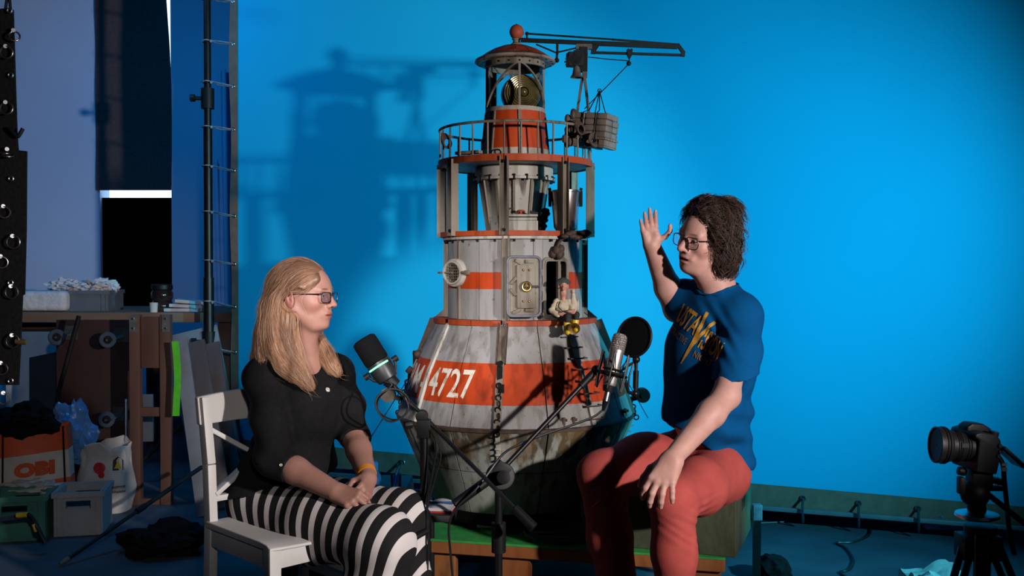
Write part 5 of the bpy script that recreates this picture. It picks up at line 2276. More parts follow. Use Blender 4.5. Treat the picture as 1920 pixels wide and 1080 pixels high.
def tee_folds(X, Y, Z):
    low = np.clip((0.98 - Z) / 0.25, 0, 1)
    a = 0.0055 * low * np.sin(52 * (X * 0.75 + 0.35 * Y - 0.32 * Z) + 1.4 * np.sin(11 * Z))
    side = np.clip((X - 0.66) / 0.08, 0, 1) * np.clip((0.86 - Z) / 0.12, 0, 1)
    a = a + 0.006 * side * np.sin(70 * Z + 18 * X)
    pit = np.exp(-(((X - 0.70) / 0.05) ** 2 + ((Z - 1.03) / 0.09) ** 2))
    a = a + 0.0055 * pit * np.sin(170 * (X * 0.85 + 0.35 * Z))
    return a + 0.0018 * wob(X, Y, Z, 26, 0.7)


S.displace(tee_folds)
V, Q = main_islands(*S.mesh())
V = relax(V, Q, 1, 0.4)
tee = np_mesh('t_shirt', V, Q, 'tee_blue', man)
tee_bvh = BVHTree.FromPolygons([tuple(v) for v in V.tolist()], Q.tolist())
# collar band
q = MB()
ring = []
for i in range(28):
    a = 2 * PI * i / 28
    c0 = nbm + mf * (0.012 + 0.004) + Vector((0, 0, 0.035))
    d_ = mf * math.cos(a) + ml * math.sin(a)
    h_ = tee_bvh.find_nearest(c0 + d_ * 0.074 + Vector((0, 0, -0.004 - 0.014 * math.cos(a))))
    ring.append(h_[0] + h_[1] * 0.001)
q.tube(ring, 0.0048, 6, closed=True)
q.build('collar_band', 'tee_blue', tee)


def shirt_print(name, polys, material):
    """flat figures (x right, y up, in metres about the print centre) pressed on the chest along its normal"""
    c_ = atm(1284, 628, 3.30)
    ux = Vector((0.62, -0.66, -0.42)).normalized()
    nn = Vector((-0.66, -0.74, 0.08)).normalized()
    uy = (nn.cross(ux)).normalized()
    uy = uy if uy.z > 0 else -uy
    q_ = MB()
    for vs_, fs_ in polys:
        pts = []
        ok = True
        for x, y in vs_:
            o_ = c_ + ux * x + uy * y + nn * 0.3
            h_ = tee_bvh.ray_cast(o_, -nn)
            if h_[0] is None:
                ok = False
                pts.append(None)
            else:
                pts.append(h_[0] + nn * 0.0022)
        if ok:
            q_.add(pts, fs_)
        else:
            keep = [f_ for f_ in fs_ if all(pts[i] is not None for i in f_)]
            q_.add([p if p is not None else c_ for p in pts], keep)
    return q_.build(name, material, tee, smooth=0)


def put(s, x0, y0, w, h, bold=0.01, warp=None):
    vs, fs, tw = text_mesh(s, 1.0, bold, res=3)
    out = []
    for x, y in vs:
        xx, yy = x0 + x / tw * w, y0 + y * h
        if warp:
            yy = y0 + warp(xx) + y * (h)
        out.append((xx, yy))
    return out, fs


def stroke(pts, n=6):
    """a tapered brush stroke: (x, y, half width) points"""
    vs_, fs_ = [], []
    fine = []
    for i in range(len(pts) - 1):
        for k in range(n):
            t = k / n
            fine.append(tuple(pts[i][j] + (pts[i + 1][j] - pts[i][j]) * t for j in range(3)))
    fine.append(pts[-1])
    for x, y, w in fine:
        vs_ += [(x - w * 0.7, y), (x, y), (x + w * 0.7, y)]
    for i in range(len(fine) - 1):
        a = 3 * i
        fs_ += [(a, a + 1, a + 4, a + 3), (a + 1, a + 2, a + 5, a + 4)]
    return vs_, fs_


def band(poly):
    return [(p[0], p[1]) for p in poly], [tuple(range(len(poly)))]


shirt_print('lettering', [
    put('USTA', -0.142, -0.010, 0.122, 0.070, 0.020),
    put('ISION', 0.018, -0.036, 0.104, 0.072, 0.020),
    stroke([(-0.026, 0.080, 0.009), (-0.014, 0.030, 0.010), (-0.004, -0.030, 0.012), (-0.006, -0.070, 0.009), (-0.012, -0.118, 0.002)]),
    stroke([(0.020, 0.066, 0.009), (0.010, 0.025, 0.009), (-0.001, -0.030, 0.010)]),
], 'print_ochre')
shirt_print('lettering', [
    put('ATTRACTIVE', -0.150, -0.052, 0.120, 0.024, 0.0),
    put('NIGHT', 0.018, -0.072, 0.075, 0.024, 0.0),
], 'print_thin')

# trousers
thL, thR = atm(1348, 890, 3.42), atm(1285, 862, 3.58)
kL_, kR_ = atm(1262, 938, 3.04), atm(1128, 890, 3.29)
anL, anR = atm(1268, 1220, 3.06), atm(1180, 1220, 3.32)
S = SDF(*bb([thL, thR, kL_, kR_, anL, anR, mpe], 0.14), 0.0052)
S.cone(thL, thR, 0.100, 0.10, 0.04)
S.cone(mpe, mpe + Vector((0, 0, -0.02)), 0.115, 0.115, 0.05)
S.chain([thL, thL.lerp(kL_, 0.5), kL_], [0.100, 0.090, 0.070], 0.04)
S.chain([thR, thR.lerp(kR_, 0.5) + Vector((0, 0, 0.01)), kR_], [0.104, 0.100, 0.078], 0.06)
S.chain([kL_, kL_.lerp(anL, 0.35), anL], [0.072, 0.068, 0.055], 0.035)
S.chain([kR_, kR_.lerp(anR, 0.35) + Vector((-0.006, 0, 0)), anR], [0.077, 0.074, 0.056], 0.035)
S.slab((0, 0, 0.07), (0, 0, -1))
kLn, kRn = np.array(kL_[:]), np.array(kR_[:])


def red_folds(X, Y, Z):
    def near(k, r, dz=0.0):
        return np.exp(-(((X - k[0]) ** 2 + (Y - k[1]) ** 2 + (Z - k[2] - dz) ** 2) / r ** 2))
    a = 0.0036 * near(kLn + np.array([0.055, 0.05, -0.050]), 0.085) * np.sin(230 * (Z + 0.22 * X) + 3 * np.sin(34 * X))
    a = a + 0.0022 * near(kLn + np.array([0.03, -0.02, -0.10]), 0.075) * np.sin(110 * (Z + 0.7 * X) + 4 * np.sin(21 * X + 33 * Z))
    a = a + 0.0030 * near(kRn + np.array([0.05, -0.04, -0.07]), 0.08) * np.sin(170 * (Z - 0.8 * X) + 2 * np.sin(26 * X))
    a = a + 0.0034 * near(np.array(thR[:]) + np.array([-0.05, -0.07, 0.075]), 0.085) * np.sin(180 * (X * 0.35 + Z) + 2 * np.sin(30 * X))
    return a + 0.0016 * wob(X, Y, Z, 30, 0.2)


S.displace(red_folds)
V, Q = main_islands(*S.mesh())
V = relax(V, Q, 1, 0.4)
np_mesh('trousers', V, Q, 'trouser_red', man)
for a_ in (anL, anR):
    q = MB()
    q.sphere((a_.x - 0.06, a_.y - 0.05, 0.045), (0.15, 0.052, 0.044), 16, 10, rz(40))
    q.build('shoe', 'shoe_dark', man)

# hair, chin long and wavy
S = SDF(*bb([HM.p(0.12, 0.14, 0.16), HM.p(-0.17, -0.14, -0.17)], 0.06), 0.0045)
HM.ell(S, (-0.034, 0, 0.044), (0.118, 0.102, 0.100), 0.0)
HM.ell(S, (-0.075, 0, -0.020), (0.088, 0.112, 0.104), 0.03)
for s in (-1, 1):
    HM.ell(S, (-0.030, 0.080 * s, -0.042), (0.050, 0.026, 0.062), 0.025)
    HM.ell(S, (0.012, 0.070 * s, 0.030), (0.036, 0.022, 0.052), 0.02)
HM.ell(S, (-0.072, 0, -0.080), (0.062, 0.088, 0.048), 0.03)
HM.ell(S, (0.094, 0, -0.045), (0.082, 0.066, 0.110), 0.014, 'sub')
HM.ell(S, (0.100, 0, 0.032), (0.058, 0.066, 0.058), 0.014, 'sub')
HM.ell(S, (0.046, 0, -0.105), (0.090, 0.078, 0.060), 0.014, 'sub')


def brown_groove(X, Y, Z):
    return 0.0055 * wob(X, Y, Z * 0.5, 42, 0.9) + 0.0025 * np.sin(170 * (X + 0.5 * Y) + 9 * np.sin(12 * Z))


S.displace(brown_groove)
V, Q = main_islands(*S.mesh())
V = relax(V, Q, 1, 0.4)
mhair = np_mesh('hair', V, Q, 'hair_brown', man)
mcrown = HM.p(-0.02, 0.0, 0.15)


def mflow(p, n_):
    d = p - mcrown
    d = d - Vector((0, 0, 1)) * d.z
    lc_ = HM.R.transposed() @ (p - HM.O)
    hz = max(0.0, (lc_.z - 0.03) / 0.1)
    if lc_.x > 0.015 and lc_.z > -0.02:
        return (HM.R @ Vector((-0.7, 0.9 if lc_.y > 0 else -0.9, -0.35))).normalized()
    inw = (HM.O - p)
    inw.z = 0
    return (d.normalized() * (0.3 + 1.2 * hz) + Vector((0, 0, -1.0)) + (inw.normalized() * 0.7 if lc_.z < -0.05 else Vector((0, 0, 0)))).normalized()


strands(V, Q, 1500, (0.06, 0.16), mflow, 11, mhair, 'strand_mass', 'hair_brown', r=0.0010, lift=(0.0, 0.006), jit=0.18, wave=0.9, free=0.022)
strands(V, Q, 1000, (0.05, 0.15), mflow, 12, mhair, 'strand_mass', 'hair_brown_light', r=0.0008, lift=(0.0, 0.008), jit=0.28, wave=1.1, free=0.035)
# ------------------------------------------------------------------ furniture and stands in front
mat('chair_white', (0.56, 0.53, 0.51), (0.50, 0.47, 0.45), rough=0.5, nscale=5, stretch=(1, 1, 0.3))
paint_mat('plank_wood', (0.30, 0.115, 0.04), (0.15, 0.06, 0.025), streak=0.25)
mat('green_top', (0.035, 0.33, 0.06), (0.022, 0.22, 0.045), rough=0.7, nscale=14, bump=0.1, bscale=80)
mat('box_olive', (0.052, 0.066, 0.030), (0.034, 0.042, 0.020), rough=0.75, nscale=20, bump=0.15, bscale=70, stretch=(1, 1, 0.4))
mat('tape_green', (0.10, 0.62, 0.03), (0.08, 0.5, 0.025), rough=0.6, nscale=30)
mat('mic_foam', (0.006, 0.006, 0.007), rough=0.98, nscale=200, bump=0.4, bscale=300, spec=0.1)
mat('mic_grey', (0.035, 0.036, 0.040), (0.025, 0.026, 0.03), rough=0.4, metal=0.5)
mat('led_green', (0.1, 0.9, 0.3), rough=0.4, emit=(0.10, 1.0, 0.28), estr=5.0)
mat('mic_silver', (0.60, 0.55, 0.52), (0.52, 0.47, 0.44), rough=0.38, metal=0.85, nscale=40)
mat('mic_mesh', (0.52, 0.46, 0.43), (0.30, 0.26, 0.25), rough=0.5, metal=0.7, nscale=260, bump=0.8, detail=1.0)
mat('cable_black', (0.010, 0.010, 0.011), rough=0.45, nscale=20)
mat('cable_grey', (0.075, 0.070, 0.068), (0.05, 0.047, 0.045), rough=0.55, nscale=40)
mat('paper', (0.62, 0.58, 0.58), (0.56, 0.53, 0.54), rough=0.8, nscale=20)
mat('red_cover', (0.42, 0.02, 0.02), rough=0.6)
mat('pen_blue', (0.01, 0.07, 0.22), rough=0.35)
mat('bottle_blue', (0.02, 0.16, 0.42), (0.015, 0.12, 0.34), rough=0.25, nscale=10, spec=0.6)
mat('black_top', (0.012, 0.012, 0.013), (0.008, 0.008, 0.009), rough=0.6, nscale=12)
mat('yellow_trim', (0.62, 0.40, 0.02), rough=0.6)

# ---- white chair
cf = Vector((0.70, -0.714, 0)).normalized()
cs_ = Vector((0.714, 0.70, 0)).normalized()
c0 = at(396, 1000, 3.30)
SEAT = 0.415
c0 = Vector((c0.x, c0.y, 0))
chair = thing('chair', 'white painted wooden chair with cross back under the woman', 'chair', c0)


def cpt(f, s, z):
    return c0 + cf * f + cs_ * s + Vector((0, 0, z))


for s in (0.0, 0.36):
    q = MB()
    pts = [cpt(-0.02, s, 0.0), cpt(0.0, s, 0.40), cpt(-0.012, s, 0.60), cpt(-0.05, s, 0.82)]
    for i in range(3):
        q.bar(pts[i], pts[i + 1], 0.030, 0.042, up=cf)
    q.build('back_post', 'chair_white', chair, bevel=0.004)
    q = MB()
    q.bar(cpt(0.385, s, 0.0), cpt(0.385, s, SEAT - 0.012), 0.034, 0.034, up=cf, w1=0.042, h1=0.042)
    q.build('leg', 'chair_white', chair, bevel=0.004)
q = MB()
n = 10
vs, fs = [], []
for i in range(n + 1):
    t = i / n
    s = -0.022 + 0.404 * t
    bow = -0.030 * math.sin(PI * t)
    for (ff, zz) in ((-0.055, 0.730), (-0.030, 0.730), (-0.046, 0.822), (-0.070, 0.822)):
        vs.append(cpt(ff + bow, s, zz + 0.010 * math.sin(PI * t) * (1 if zz > 0.8 else 0)))
for i in range(n):
    for k in range(4):
        l = (k + 1) % 4
        fs.append((i * 4 + k, i * 4 + l, i * 4 + 4 + l, i * 4 + 4 + k))
fs += [(0, 1, 2, 3), tuple(4 * n + k for k in (3, 2, 1, 0))]
q.add(vs, fs)
q.build('top_rail', 'chair_white', chair, bevel=0.006, bseg=3)
q = MB()
q.bar(cpt(-0.035, 0.01, 0.715), cpt(-0.004, 0.35, 0.50), 0.016, 0.034, up=cf)
q.build('cross_brace', 'chair_white', chair, bevel=0.003)
q = MB()
q.bar(cpt(-0.030, 0.35, 0.715), cpt(0.002, 0.01, 0.50), 0.016, 0.034, up=cf)
q.build('cross_brace', 'chair_white', chair, bevel=0.003)
q = MB()
q.bar(cpt(0.0, 0.0, 0.487), cpt(0.0, 0.36, 0.487), 0.020, 0.03, up=cf)
q.build('lower_rail', 'chair_white', chair, bevel=0.003)
# seat, a dished board with rounded front
q = MB()
vs, fs = [], []
nx_, ny_ = 10, 8
for lay in (1, 0):
    for i in range(nx_ + 1):
        for j in range(ny_ + 1):
            f_, s_ = 0.0 + 0.425 * i / nx_, -0.020 + 0.40 * j / ny_
            u_, w_ = i / nx_ * 2 - 1, j / ny_ * 2 - 1
            dish = -0.010 * (1 - u_ * u_) * (1 - w_ ** 2) - 0.012 * max(0, u_ - 0.6) ** 2 / 0.16
            fr_in = 0.02 * (w_ ** 2) * (1 if i == nx_ else 0)
            vs.append(cpt(f_ - fr_in, s_, SEAT + (dish if lay else -0.022)))
w_ = ny_ + 1
m_ = (nx_ + 1) * w_
for i in range(nx_):
    for j in range(ny_):
        a_ = i * w_ + j
        fs.append((a_, a_ + w_, a_ + w_ + 1, a_ + 1))
        fs.append((m_ + a_, m_ + a_ + 1, m_ + a_ + w_ + 1, m_ + a_ + w_))
for i in range(nx_):
    for j, fl_ in ((0, 1), (ny_, 0)):
        a_ = i * w_ + j
        fs.append((a_, m_ + a_, m_ + a_ + w_, a_ + w_))
for j in range(ny_):
    for i in (0, nx_):
        a_ = i * w_ + j
        fs.append((a_, a_ + 1, m_ + a_ + 1, m_ + a_))
q.add(vs, fs)
q.build('seat', 'chair_white', chair, bevel=0.005, bseg=3)
for a_, b_ in (((0.015, 0.0), (0.385, 0.0)), ((0.385, 0.0), (0.385, 0.36)), ((0.015, 0.36), (0.385, 0.36)), ((0.0, 0.0), (0.0, 0.36))):
    q = MB()
    q.bar(cpt(a_[0], a_[1], SEAT - 0.052), cpt(b_[0], b_[1], SEAT - 0.052), 0.020, 0.060)
    q.build('apron', 'chair_white', chair, bevel=0.002)
q = MB()
q.bar(cpt(0.0, 0.0, 0.20), cpt(0.385, 0.0, 0.20), 0.018, 0.03)
q.build('stretcher', 'chair_white', chair, bevel=0.002)
q = MB()
q.bar(cpt(0.0, 0.36, 0.20), cpt(0.385, 0.36, 0.20), 0.018, 0.03)
q.build('stretcher', 'chair_white', chair, bevel=0.002)

# ---- low platform under the tower
PZ = base_z
pl0 = Vector((-0.40, 3.70, 0))
pdx = Vector((1.139, -0.27, 0)).normalized()
pdy = Vector((-pdx.y, pdx.x, 0))
PLEN, PDEP = 1.17, 1.05
plat = thing('platform', 'low wooden platform with green painted top under the lighthouse model', 'platform', pl0)


def ppt(a_, d_, z):
    return pl0 + pdx * a_ + pdy * d_ + Vector((0, 0, z))


Rp = Matrix.Rotation(math.atan2(pdx.y, pdx.x), 3, 'Z')
q = MB()
q.box(ppt(PLEN / 2, PDEP / 2, PZ - 0.004), (PLEN, PDEP, 0.008), Rp)
q.build('deck_sheet', 'green_top', plat)
for k in range(5):
    q = MB()
    d_ = PDEP / 5
    q.box(ppt(PLEN / 2, d_ * (k + 0.5), PZ - 0.030), (PLEN - 0.002, d_ - 0.004, 0.044), Rp)
    q.build('plank', 'plank_wood', plat, bevel=0.002, bseg=1)
for a_ in (0.13, 0.42, PLEN - 0.07):
    for d_ in (0.03, PDEP - 0.05):
        q = MB()
        poly = [(-0.058, 0.0), (0.058, 0.0), (0.058, 0.170), (0.044, 0.192), (-0.058, 0.192)] if a_ == 0.42 else [(-0.055, 0.0), (0.055, 0.0), (0.055, 0.192), (-0.055, 0.192)]
        q.prism(poly, ppt(a_, d_, 0.0), pdx, (0, 0, 1), -0.045)
        q.build('leg', 'plank_wood', plat, bevel=0.002, bseg=1)

# ---- wooden box the man sits on
bx0 = Vector((0.775, 3.43, PZ + 0.001))
be1 = Vector((-0.937, 0.349, 0)).normalized()
be2 = Vector((0.349, 0.937, 0)).normalized()
BW, BD, BH = 0.56, 0.42, 0.262
abox = thing('wooden_box', 'olive green wooden crate box that the man sits on', 'box', bx0)


def bpt(a_, d_, z):
    return bx0 + be1 * a_ + be2 * d_ + Vector((0, 0, z))


Rb_ = Matrix((be1, be2, Vector((0, 0, 1)))).transposed()
for nm, c_, s_ in (('front_panel', (BW / 2, 0.009, BH / 2), (BW, 0.018, BH)), ('back_panel', (BW / 2, BD - 0.009, BH / 2), (BW, 0.018, BH)),
                   ('top_panel', (BW / 2, BD / 2, BH - 0.009), (BW - 0.036, BD - 0.036, 0.018)),
                   ('side_panel', (BW - 0.009, BD / 2, BH / 2), (0.018, BD - 0.037, BH))):
    q = MB()
    q.box(bpt(*c_), s_, Rb_)
    q.build(nm, 'box_olive', abox, bevel=0.002, bseg=1)
q = MB()
hz0, hz1, hd0, hd1 = 0.125, 0.170, 0.15, 0.25
for (d0, d1, z0, z1) in ((0.0185, hd0, 0, BH), (hd1, BD - 0.0185, 0, BH), (hd0, hd1, 0, hz0), (hd0, hd1, hz1, BH)):
    q.box(bpt(0.009, (d0 + d1) / 2, (z0 + z1) / 2), (0.018, d1 - d0, z1 - z0), Rb_)
q.build('handle_panel', 'box_olive', abox)
q = MB()
q.box(bpt(0.045, -0.001, BH - 0.030), (0.055, 0.002, 0.055), Rb_)
q.build('tape_patch', 'tape_green', abox)

# ---- stand post beside the box
sp = at(1419, 1000, 3.82)
q = MB()
q.bar((sp.x, sp.y, 0.0), (sp.x, sp.y, 0.33), 0.026, 0.026, up=(0, 1, 0))
st_ = thing('short_post', 'short dark post with tape wrapped top beside the wooden box', 'post', (sp.x, sp.y, 0))
q.build('upright', 'black_metal', st_)
q = MB()
q.box((sp.x, sp.y, 0.315), (0.036, 0.036, 0.06))
mat('tape_grey', (0.16, 0.17, 0.20), (0.10, 0.11, 0.14), rough=0.45, nscale=40)
q.build('tape_wrap', 'tape_grey', st_, bevel=0.004)
q = MB()
q.box((sp.x, sp.y, 0.008), (0.14, 0.14, 0.016))
q.build('foot_plate', 'black_metal', st_)


# ------------------------------------------------------------------ microphones on boom stands
def stand_base(parent, p, top, r=0.0125):
    q_ = MB()
    q_.cyl((p.x, p.y, 0.10), (p.x, p.y, top), r, n=14)
    q_.build('pole', 'black_metal', parent)
    q_ = MB()
    q_.cyl((p.x, p.y, 0.09), (p.x, p.y, 0.20), r * 1.7, n=14)
    q_.build('hub', 'black_plastic', parent)
    for a_ in (30, 150, 270):
        d_ = Vector((math.cos(math.radians(a_)), math.sin(math.radians(a_)), 0))
        q_ = MB()
        q_.cyl(Vector((p.x, p.y, 0.13)), Vector((p.x, p.y, 0.012)) + d_ * 0.30, 0.009, n=10)
        q_.build('leg', 'black_metal', parent)


m1p = at(795, 800, 3.29)
ms1 = thing('boom_stand', 'black boom microphone stand nearest the striped trousers', 'microphone stand', (m1p.x, m1p.y, 0))
stand_base(ms1, m1p, m1p.z + 0.01, 0.0135)
q = MB()
q.cyl((m1p.x, m1p.y, at(795, 960, 3.29).z), (m1p.x, m1p.y, at(795, 1030, 3.29).z), 0.021, n=14)
q.build('clutch_sleeve', 'black_plastic', ms1)
B0, B1 = at(727, 712, 3.36), at(1001, 990, 3.14)
q = MB()
q.cyl(B0, B0.lerp(B1, 0.90), 0.0072, n=12)
mat('boom_chrome', (0.10, 0.10, 0.105), (0.07, 0.07, 0.075), rough=0.28, metal=0.9)
q.build('boom_arm', 'boom_chrome', ms1)
q = MB()
q.cyl(B0.lerp(B1, 0.875), B1, 0.0155, 0.0175, n=14)
q.build('boom_grip', 'black_plastic', ms1)
cl1 = B0.lerp(B1, 0.245)
q = MB()
q.cyl(cl1 + Vector((0, -0.018, -0.006)), cl1 + Vector((0, 0.026, -0.006)), 0.020, n=16)
q.box((m1p.x, m1p.y, cl1.z - 0.045), (0.045, 0.04, 0.06))
q.cyl(cl1 + Vector((-0.03, -0.02, -0.03)), cl1 + Vector((-0.055, -0.03, -0.032)), 0.014, n=8)
q.build('boom_clamp', 'black_plastic', ms1, bevel=0.003)
# cable wound along the arm and down the pole
q = MB()
loop = []
lc_ = at(737, 757, 3.32)
for i in range(30):
    a_ = 2 * PI * i / 14
    loop.append(lc_ + Vector((math.cos(a_) * (0.050 + 0.006 * math.sin(i)), 0.01 * math.sin(a_ * 0.5) - 0.0005 * i, math.sin(a_) * (0.056 - 0.004 * math.cos(i * 0.7)))))
path = [at(722, 716, 3.33), at(735, 722, 3.32)] + loop[6:] + [B0.lerp(B1, t) + Vector((0.012 * math.cos(t * 60), -0.012, 0.012 * math.sin(t * 60))) for t in (0.1, 0.15, 0.2, 0.25, 0.28)] + [at(818, 830, 3.25), at(812, 880, 3.25), at(800, 950, 3.26), at(803, 1020, 3.26), at(800, 1120, 3.26)]
q.tube(catmull(path, 4), 0.0032, 6)
q.build('cable', 'cable_black', ms1)
q = MB()
q.tube(catmull([B0.lerp(B1, 0.27) + Vector((0, -0.012, -0.008)), at(826, 845, 3.26), at(815, 900, 3.26), at(801, 960, 3.26), at(798, 1100, 3.26)], 6), 0.0032, 6)
q.build('cable', 'cable_black', ms1)
# handle-like clip lower on the pole
q = MB()
q.tube(catmull([at(800, 995, 3.26), at(778, 1008, 3.22), at(762, 1024, 3.20), at(759, 1032, 3.20)], 5), 0.011, 10)
q.build('spare_clip', 'black_plastic', ms1)

# dynamic microphone with a lit ring
mt_, mb_ = at(684, 641, 3.38), at(735, 722, 3.37)
ax1 = (mb_ - mt_).normalized()
L1 = (mb_ - mt_).length
mic1 = thing('microphone', 'black foam-capped microphone with a glowing green line in front of the woman', 'microphone', mt_.lerp(mb_, 0.5))
q = MB()
q.lathe([(0.002, 0.0), (0.034, 0.0), (0.0415, 0.006), (0.043, 0.016), (0.043, L1 * 0.50), (0.040, L1 * 0.535), (0.002, L1 * 0.535)], mt_ - ax1 * 0.012, 30, axis=ax1)
q.build('foam_cap', 'mic_foam', mic1)
q = MB()
q.lathe([(0.002, L1 * 0.48), (0.0415, L1 * 0.48), (0.0415, L1 * 0.70), (0.036, L1 * 0.86), (0.030, L1 * 0.88), (0.002, L1 * 0.88)], mt_, 30, axis=ax1)
q.build('mic_body', 'mic_grey', mic1)
q = MB()
_, as_, au_ = frame_from(ax1, (0, -1, 0))
arc_pts = []
for i in range(17):
    a_ = math.radians(-55 + 110 * i / 16)
    dvec = au_ * math.cos(a_) + as_ * math.sin(a_)
    arc_pts.append(mt_ + ax1 * (L1 * 0.555) + dvec * 0.0425)
q.tube(arc_pts, 0.0030, 8)
q.build('light_ring', 'led_green', mic1)
q = MB()
yk = []
for i in range(13):
    a_ = PI * i / 12
    yk.append(mt_ + ax1 * (L1 * 0.60 + 0.045 * math.sin(a_)) + as_ * (0.052 * math.cos(a_)) + au_ * 0.004)
q.tube(yk, 0.0045, 8)
for s in (-1, 1):
    c_ = mt_ + ax1 * (L1 * 0.60) + as_ * (0.046 * s)
    q.cyl(c_, c_ + as_ * (0.020 * s), 0.011, n=12)
q.cyl(mt_ + ax1 * (L1 * 0.60 + 0.044), B0, 0.010, n=10)
q.build('yoke', 'black_plastic', mic1)
q = MB()
q.cyl(mt_ + ax1 * (L1 * 0.86), mt_ + ax1 * (L1 * 1.05) - as_ * 0.01, 0.026, 0.022, n=18)
q.build('tail_block', 'black_plastic', mic1)

# second stand and the silver condenser
m2p = at(935, 900, 3.30)
ms2 = thing('boom_stand', 'black boom stand with rising arm carrying the silver microphone', 'microphone stand', (m2p.x, m2p.y, 0))
stand_base(ms2, m2p, m2p.z, 0.013)
q = MB()
q.cyl((m2p.x, m2p.y, at(935, 980, 3.3).z), (m2p.x, m2p.y, at(935, 1035, 3.3).z), 0.024, n=16)
q.build('clutch_sleeve', 'black_plastic', ms2)
D0, D1, D2 = at(852, 946, 3.24), at(938, 884, 3.30), at(1112, 700, 3.46)
q = MB()
q.cyl(D1.lerp(D2, -0.05), D2, 0.0085, n=12)
q.build('boom_arm', 'black_metal', ms2)
q = MB()
q.cyl(D0, D1, 0.0165, n=12)
q.build('boom_grip', 'black_plastic', ms2)
q = MB()
q.cyl(D1.lerp(D2, 0.86), D2, 0.013, n=12)
q.build('boom_tip', 'black_plastic', ms2)
q = MB()
d_ = (D2 - D1).normalized()
nn = Vector((0.1, -1, 0.05)).normalized()
nn = (nn - d_ * nn.dot(d_)).normalized()
q.lathe([(0.002, -0.020), (0.044, -0.020), (0.047, -0.014), (0.047, 0.014), (0.044, 0.020), (0.002, 0.020)], at(938, 893, 3.30), 28, axis=nn)
q.bar(at(920, 905, 3.29), at(948, 870, 3.30), 0.05, 0.034, up=nn)
q.cyl(at(944, 895, 3.29), at(944, 895, 3.23), 0.023, n=14)
q.build('boom_clamp', 'black_plastic', ms2, bevel=0.003)
q = MB()
q.tube(catmull([at(1131, 768, 3.45), at(1112, 782, 3.44), at(1070, 798, 3.42), at(1020, 815, 3.39), at(970, 835, 3.34), at(945, 850, 3.30), at(928, 870, 3.27), at(912, 892, 3.25), at(890, 920, 3.23), at(858, 950, 3.22), at(842, 985, 3.22), at(845, 1040, 3.23), at(852, 1120, 3.24)], 6), 0.0042, 8)
q.build('cable', 'cable_black', ms2)

st2, sb2 = at(1164, 626, 3.47), at(1141, 728, 3.44)
ax2 = (sb2 - st2).normalized()
L2 = (sb2 - st2).length
mic2 = thing('microphone', 'silver studio microphone in a spider shock mount beside the man', 'microphone', st2.lerp(sb2, 0.5))
q = MB()
q.lathe([(0.002, L2 * 0.30), (0.0262, L2 * 0.30), (0.0262, L2 * 0.345), (0.0250, L2 * 0.35), (0.0250, L2 * 0.90), (0.022, L2 * 0.95), (0.002, L2 * 0.95)], st2, 30, axis=ax2)
q.build('mic_body', 'mic_silver', mic2)
q = MB()
q.lathe([(0.002, 0.0), (0.018, 0.001), (0.0245, 0.008), (0.0258, 0.020), (0.0258, L2 * 0.30), (0.002, L2 * 0.30)], st2, 30, axis=ax2)
gr = q.build('grille', 'mic_mesh', mic2)
_, bs_, bu_ = frame_from(ax2, (0, -1, 0))
for i in range(7):
    q = MB()
    q.torus(st2 + ax2 * (0.010 + 0.0075 * i), ax2, 0.0262 if i else 0.0235, 0.0014, 24, 5)
    q.build('grille_wire', 'mic_silver', gr)
q = MB()
q.cyl(sb2 - ax2 * 0.008, sb2 + ax2 * 0.012, 0.022, 0.018, n=18)
q.build('mount_ring', 'black_plastic', mic2)
q = MB()
q.torus(st2 + ax2 * (L2 * 0.74), ax2, 0.052, 0.0045, 32, 8)
q.torus(st2 + ax2 * (L2 * 0.66), ax2, 0.034, 0.003, 28, 6)
q.build('spider_ring', 'black_metal', mic2)
for i in range(6):
    a_ = 2 * PI * i / 6 + 0.3
    d1_ = bs_ * math.cos(a_) + bu_ * math.sin(a_)
    q = MB()
    q.tube([st2 + ax2 * (L2 * 0.36) + d1_ * 0.052, st2 + ax2 * (L2 * 0.74) + d1_ * 0.054, st2 + ax2 * (L2 * 1.02) + d1_ * 0.050], 0.0030, 6)
    q.build('spider_arm', 'black_metal', mic2)
    a2_ = a_ + PI / 6
    d2_ = bs_ * math.cos(a2_) + bu_ * math.sin(a2_)
    q = MB()
    q.tube([st2 + ax2 * (L2 * 0.36) + d1_ * 0.052, st2 + ax2 * (L2 * 0.70) + d2_ * 0.028, st2 + ax2 * (L2 * 1.02) + d1_ * 0.050], 0.0020, 6)
    q.build('elastic', 'cable_black', mic2)
q = MB()
q.tube([D2, at(1122, 692, 3.46), st2 + ax2 * (L2 * 0.72) - bs_ * 0.0 + Vector((-0.05, 0, 0))], 0.010, 10)
q.sphere(at(1118, 694, 3.46), 0.018, 12, 8)
q.build('swivel', 'black_plastic', mic2)
q = MB()
q.cyl(sb2 + ax2 * 0.010, sb2 + ax2 * 0.045, 0.0105, n=14)
q.build('plug', 'steel', mic2)
q = MB()
q.cyl(sb2 + ax2 * 0.040, at(1131, 769, 3.45), 0.0115, 0.006, n=12)
q.build('plug_boot', 'cable_black', mic2)
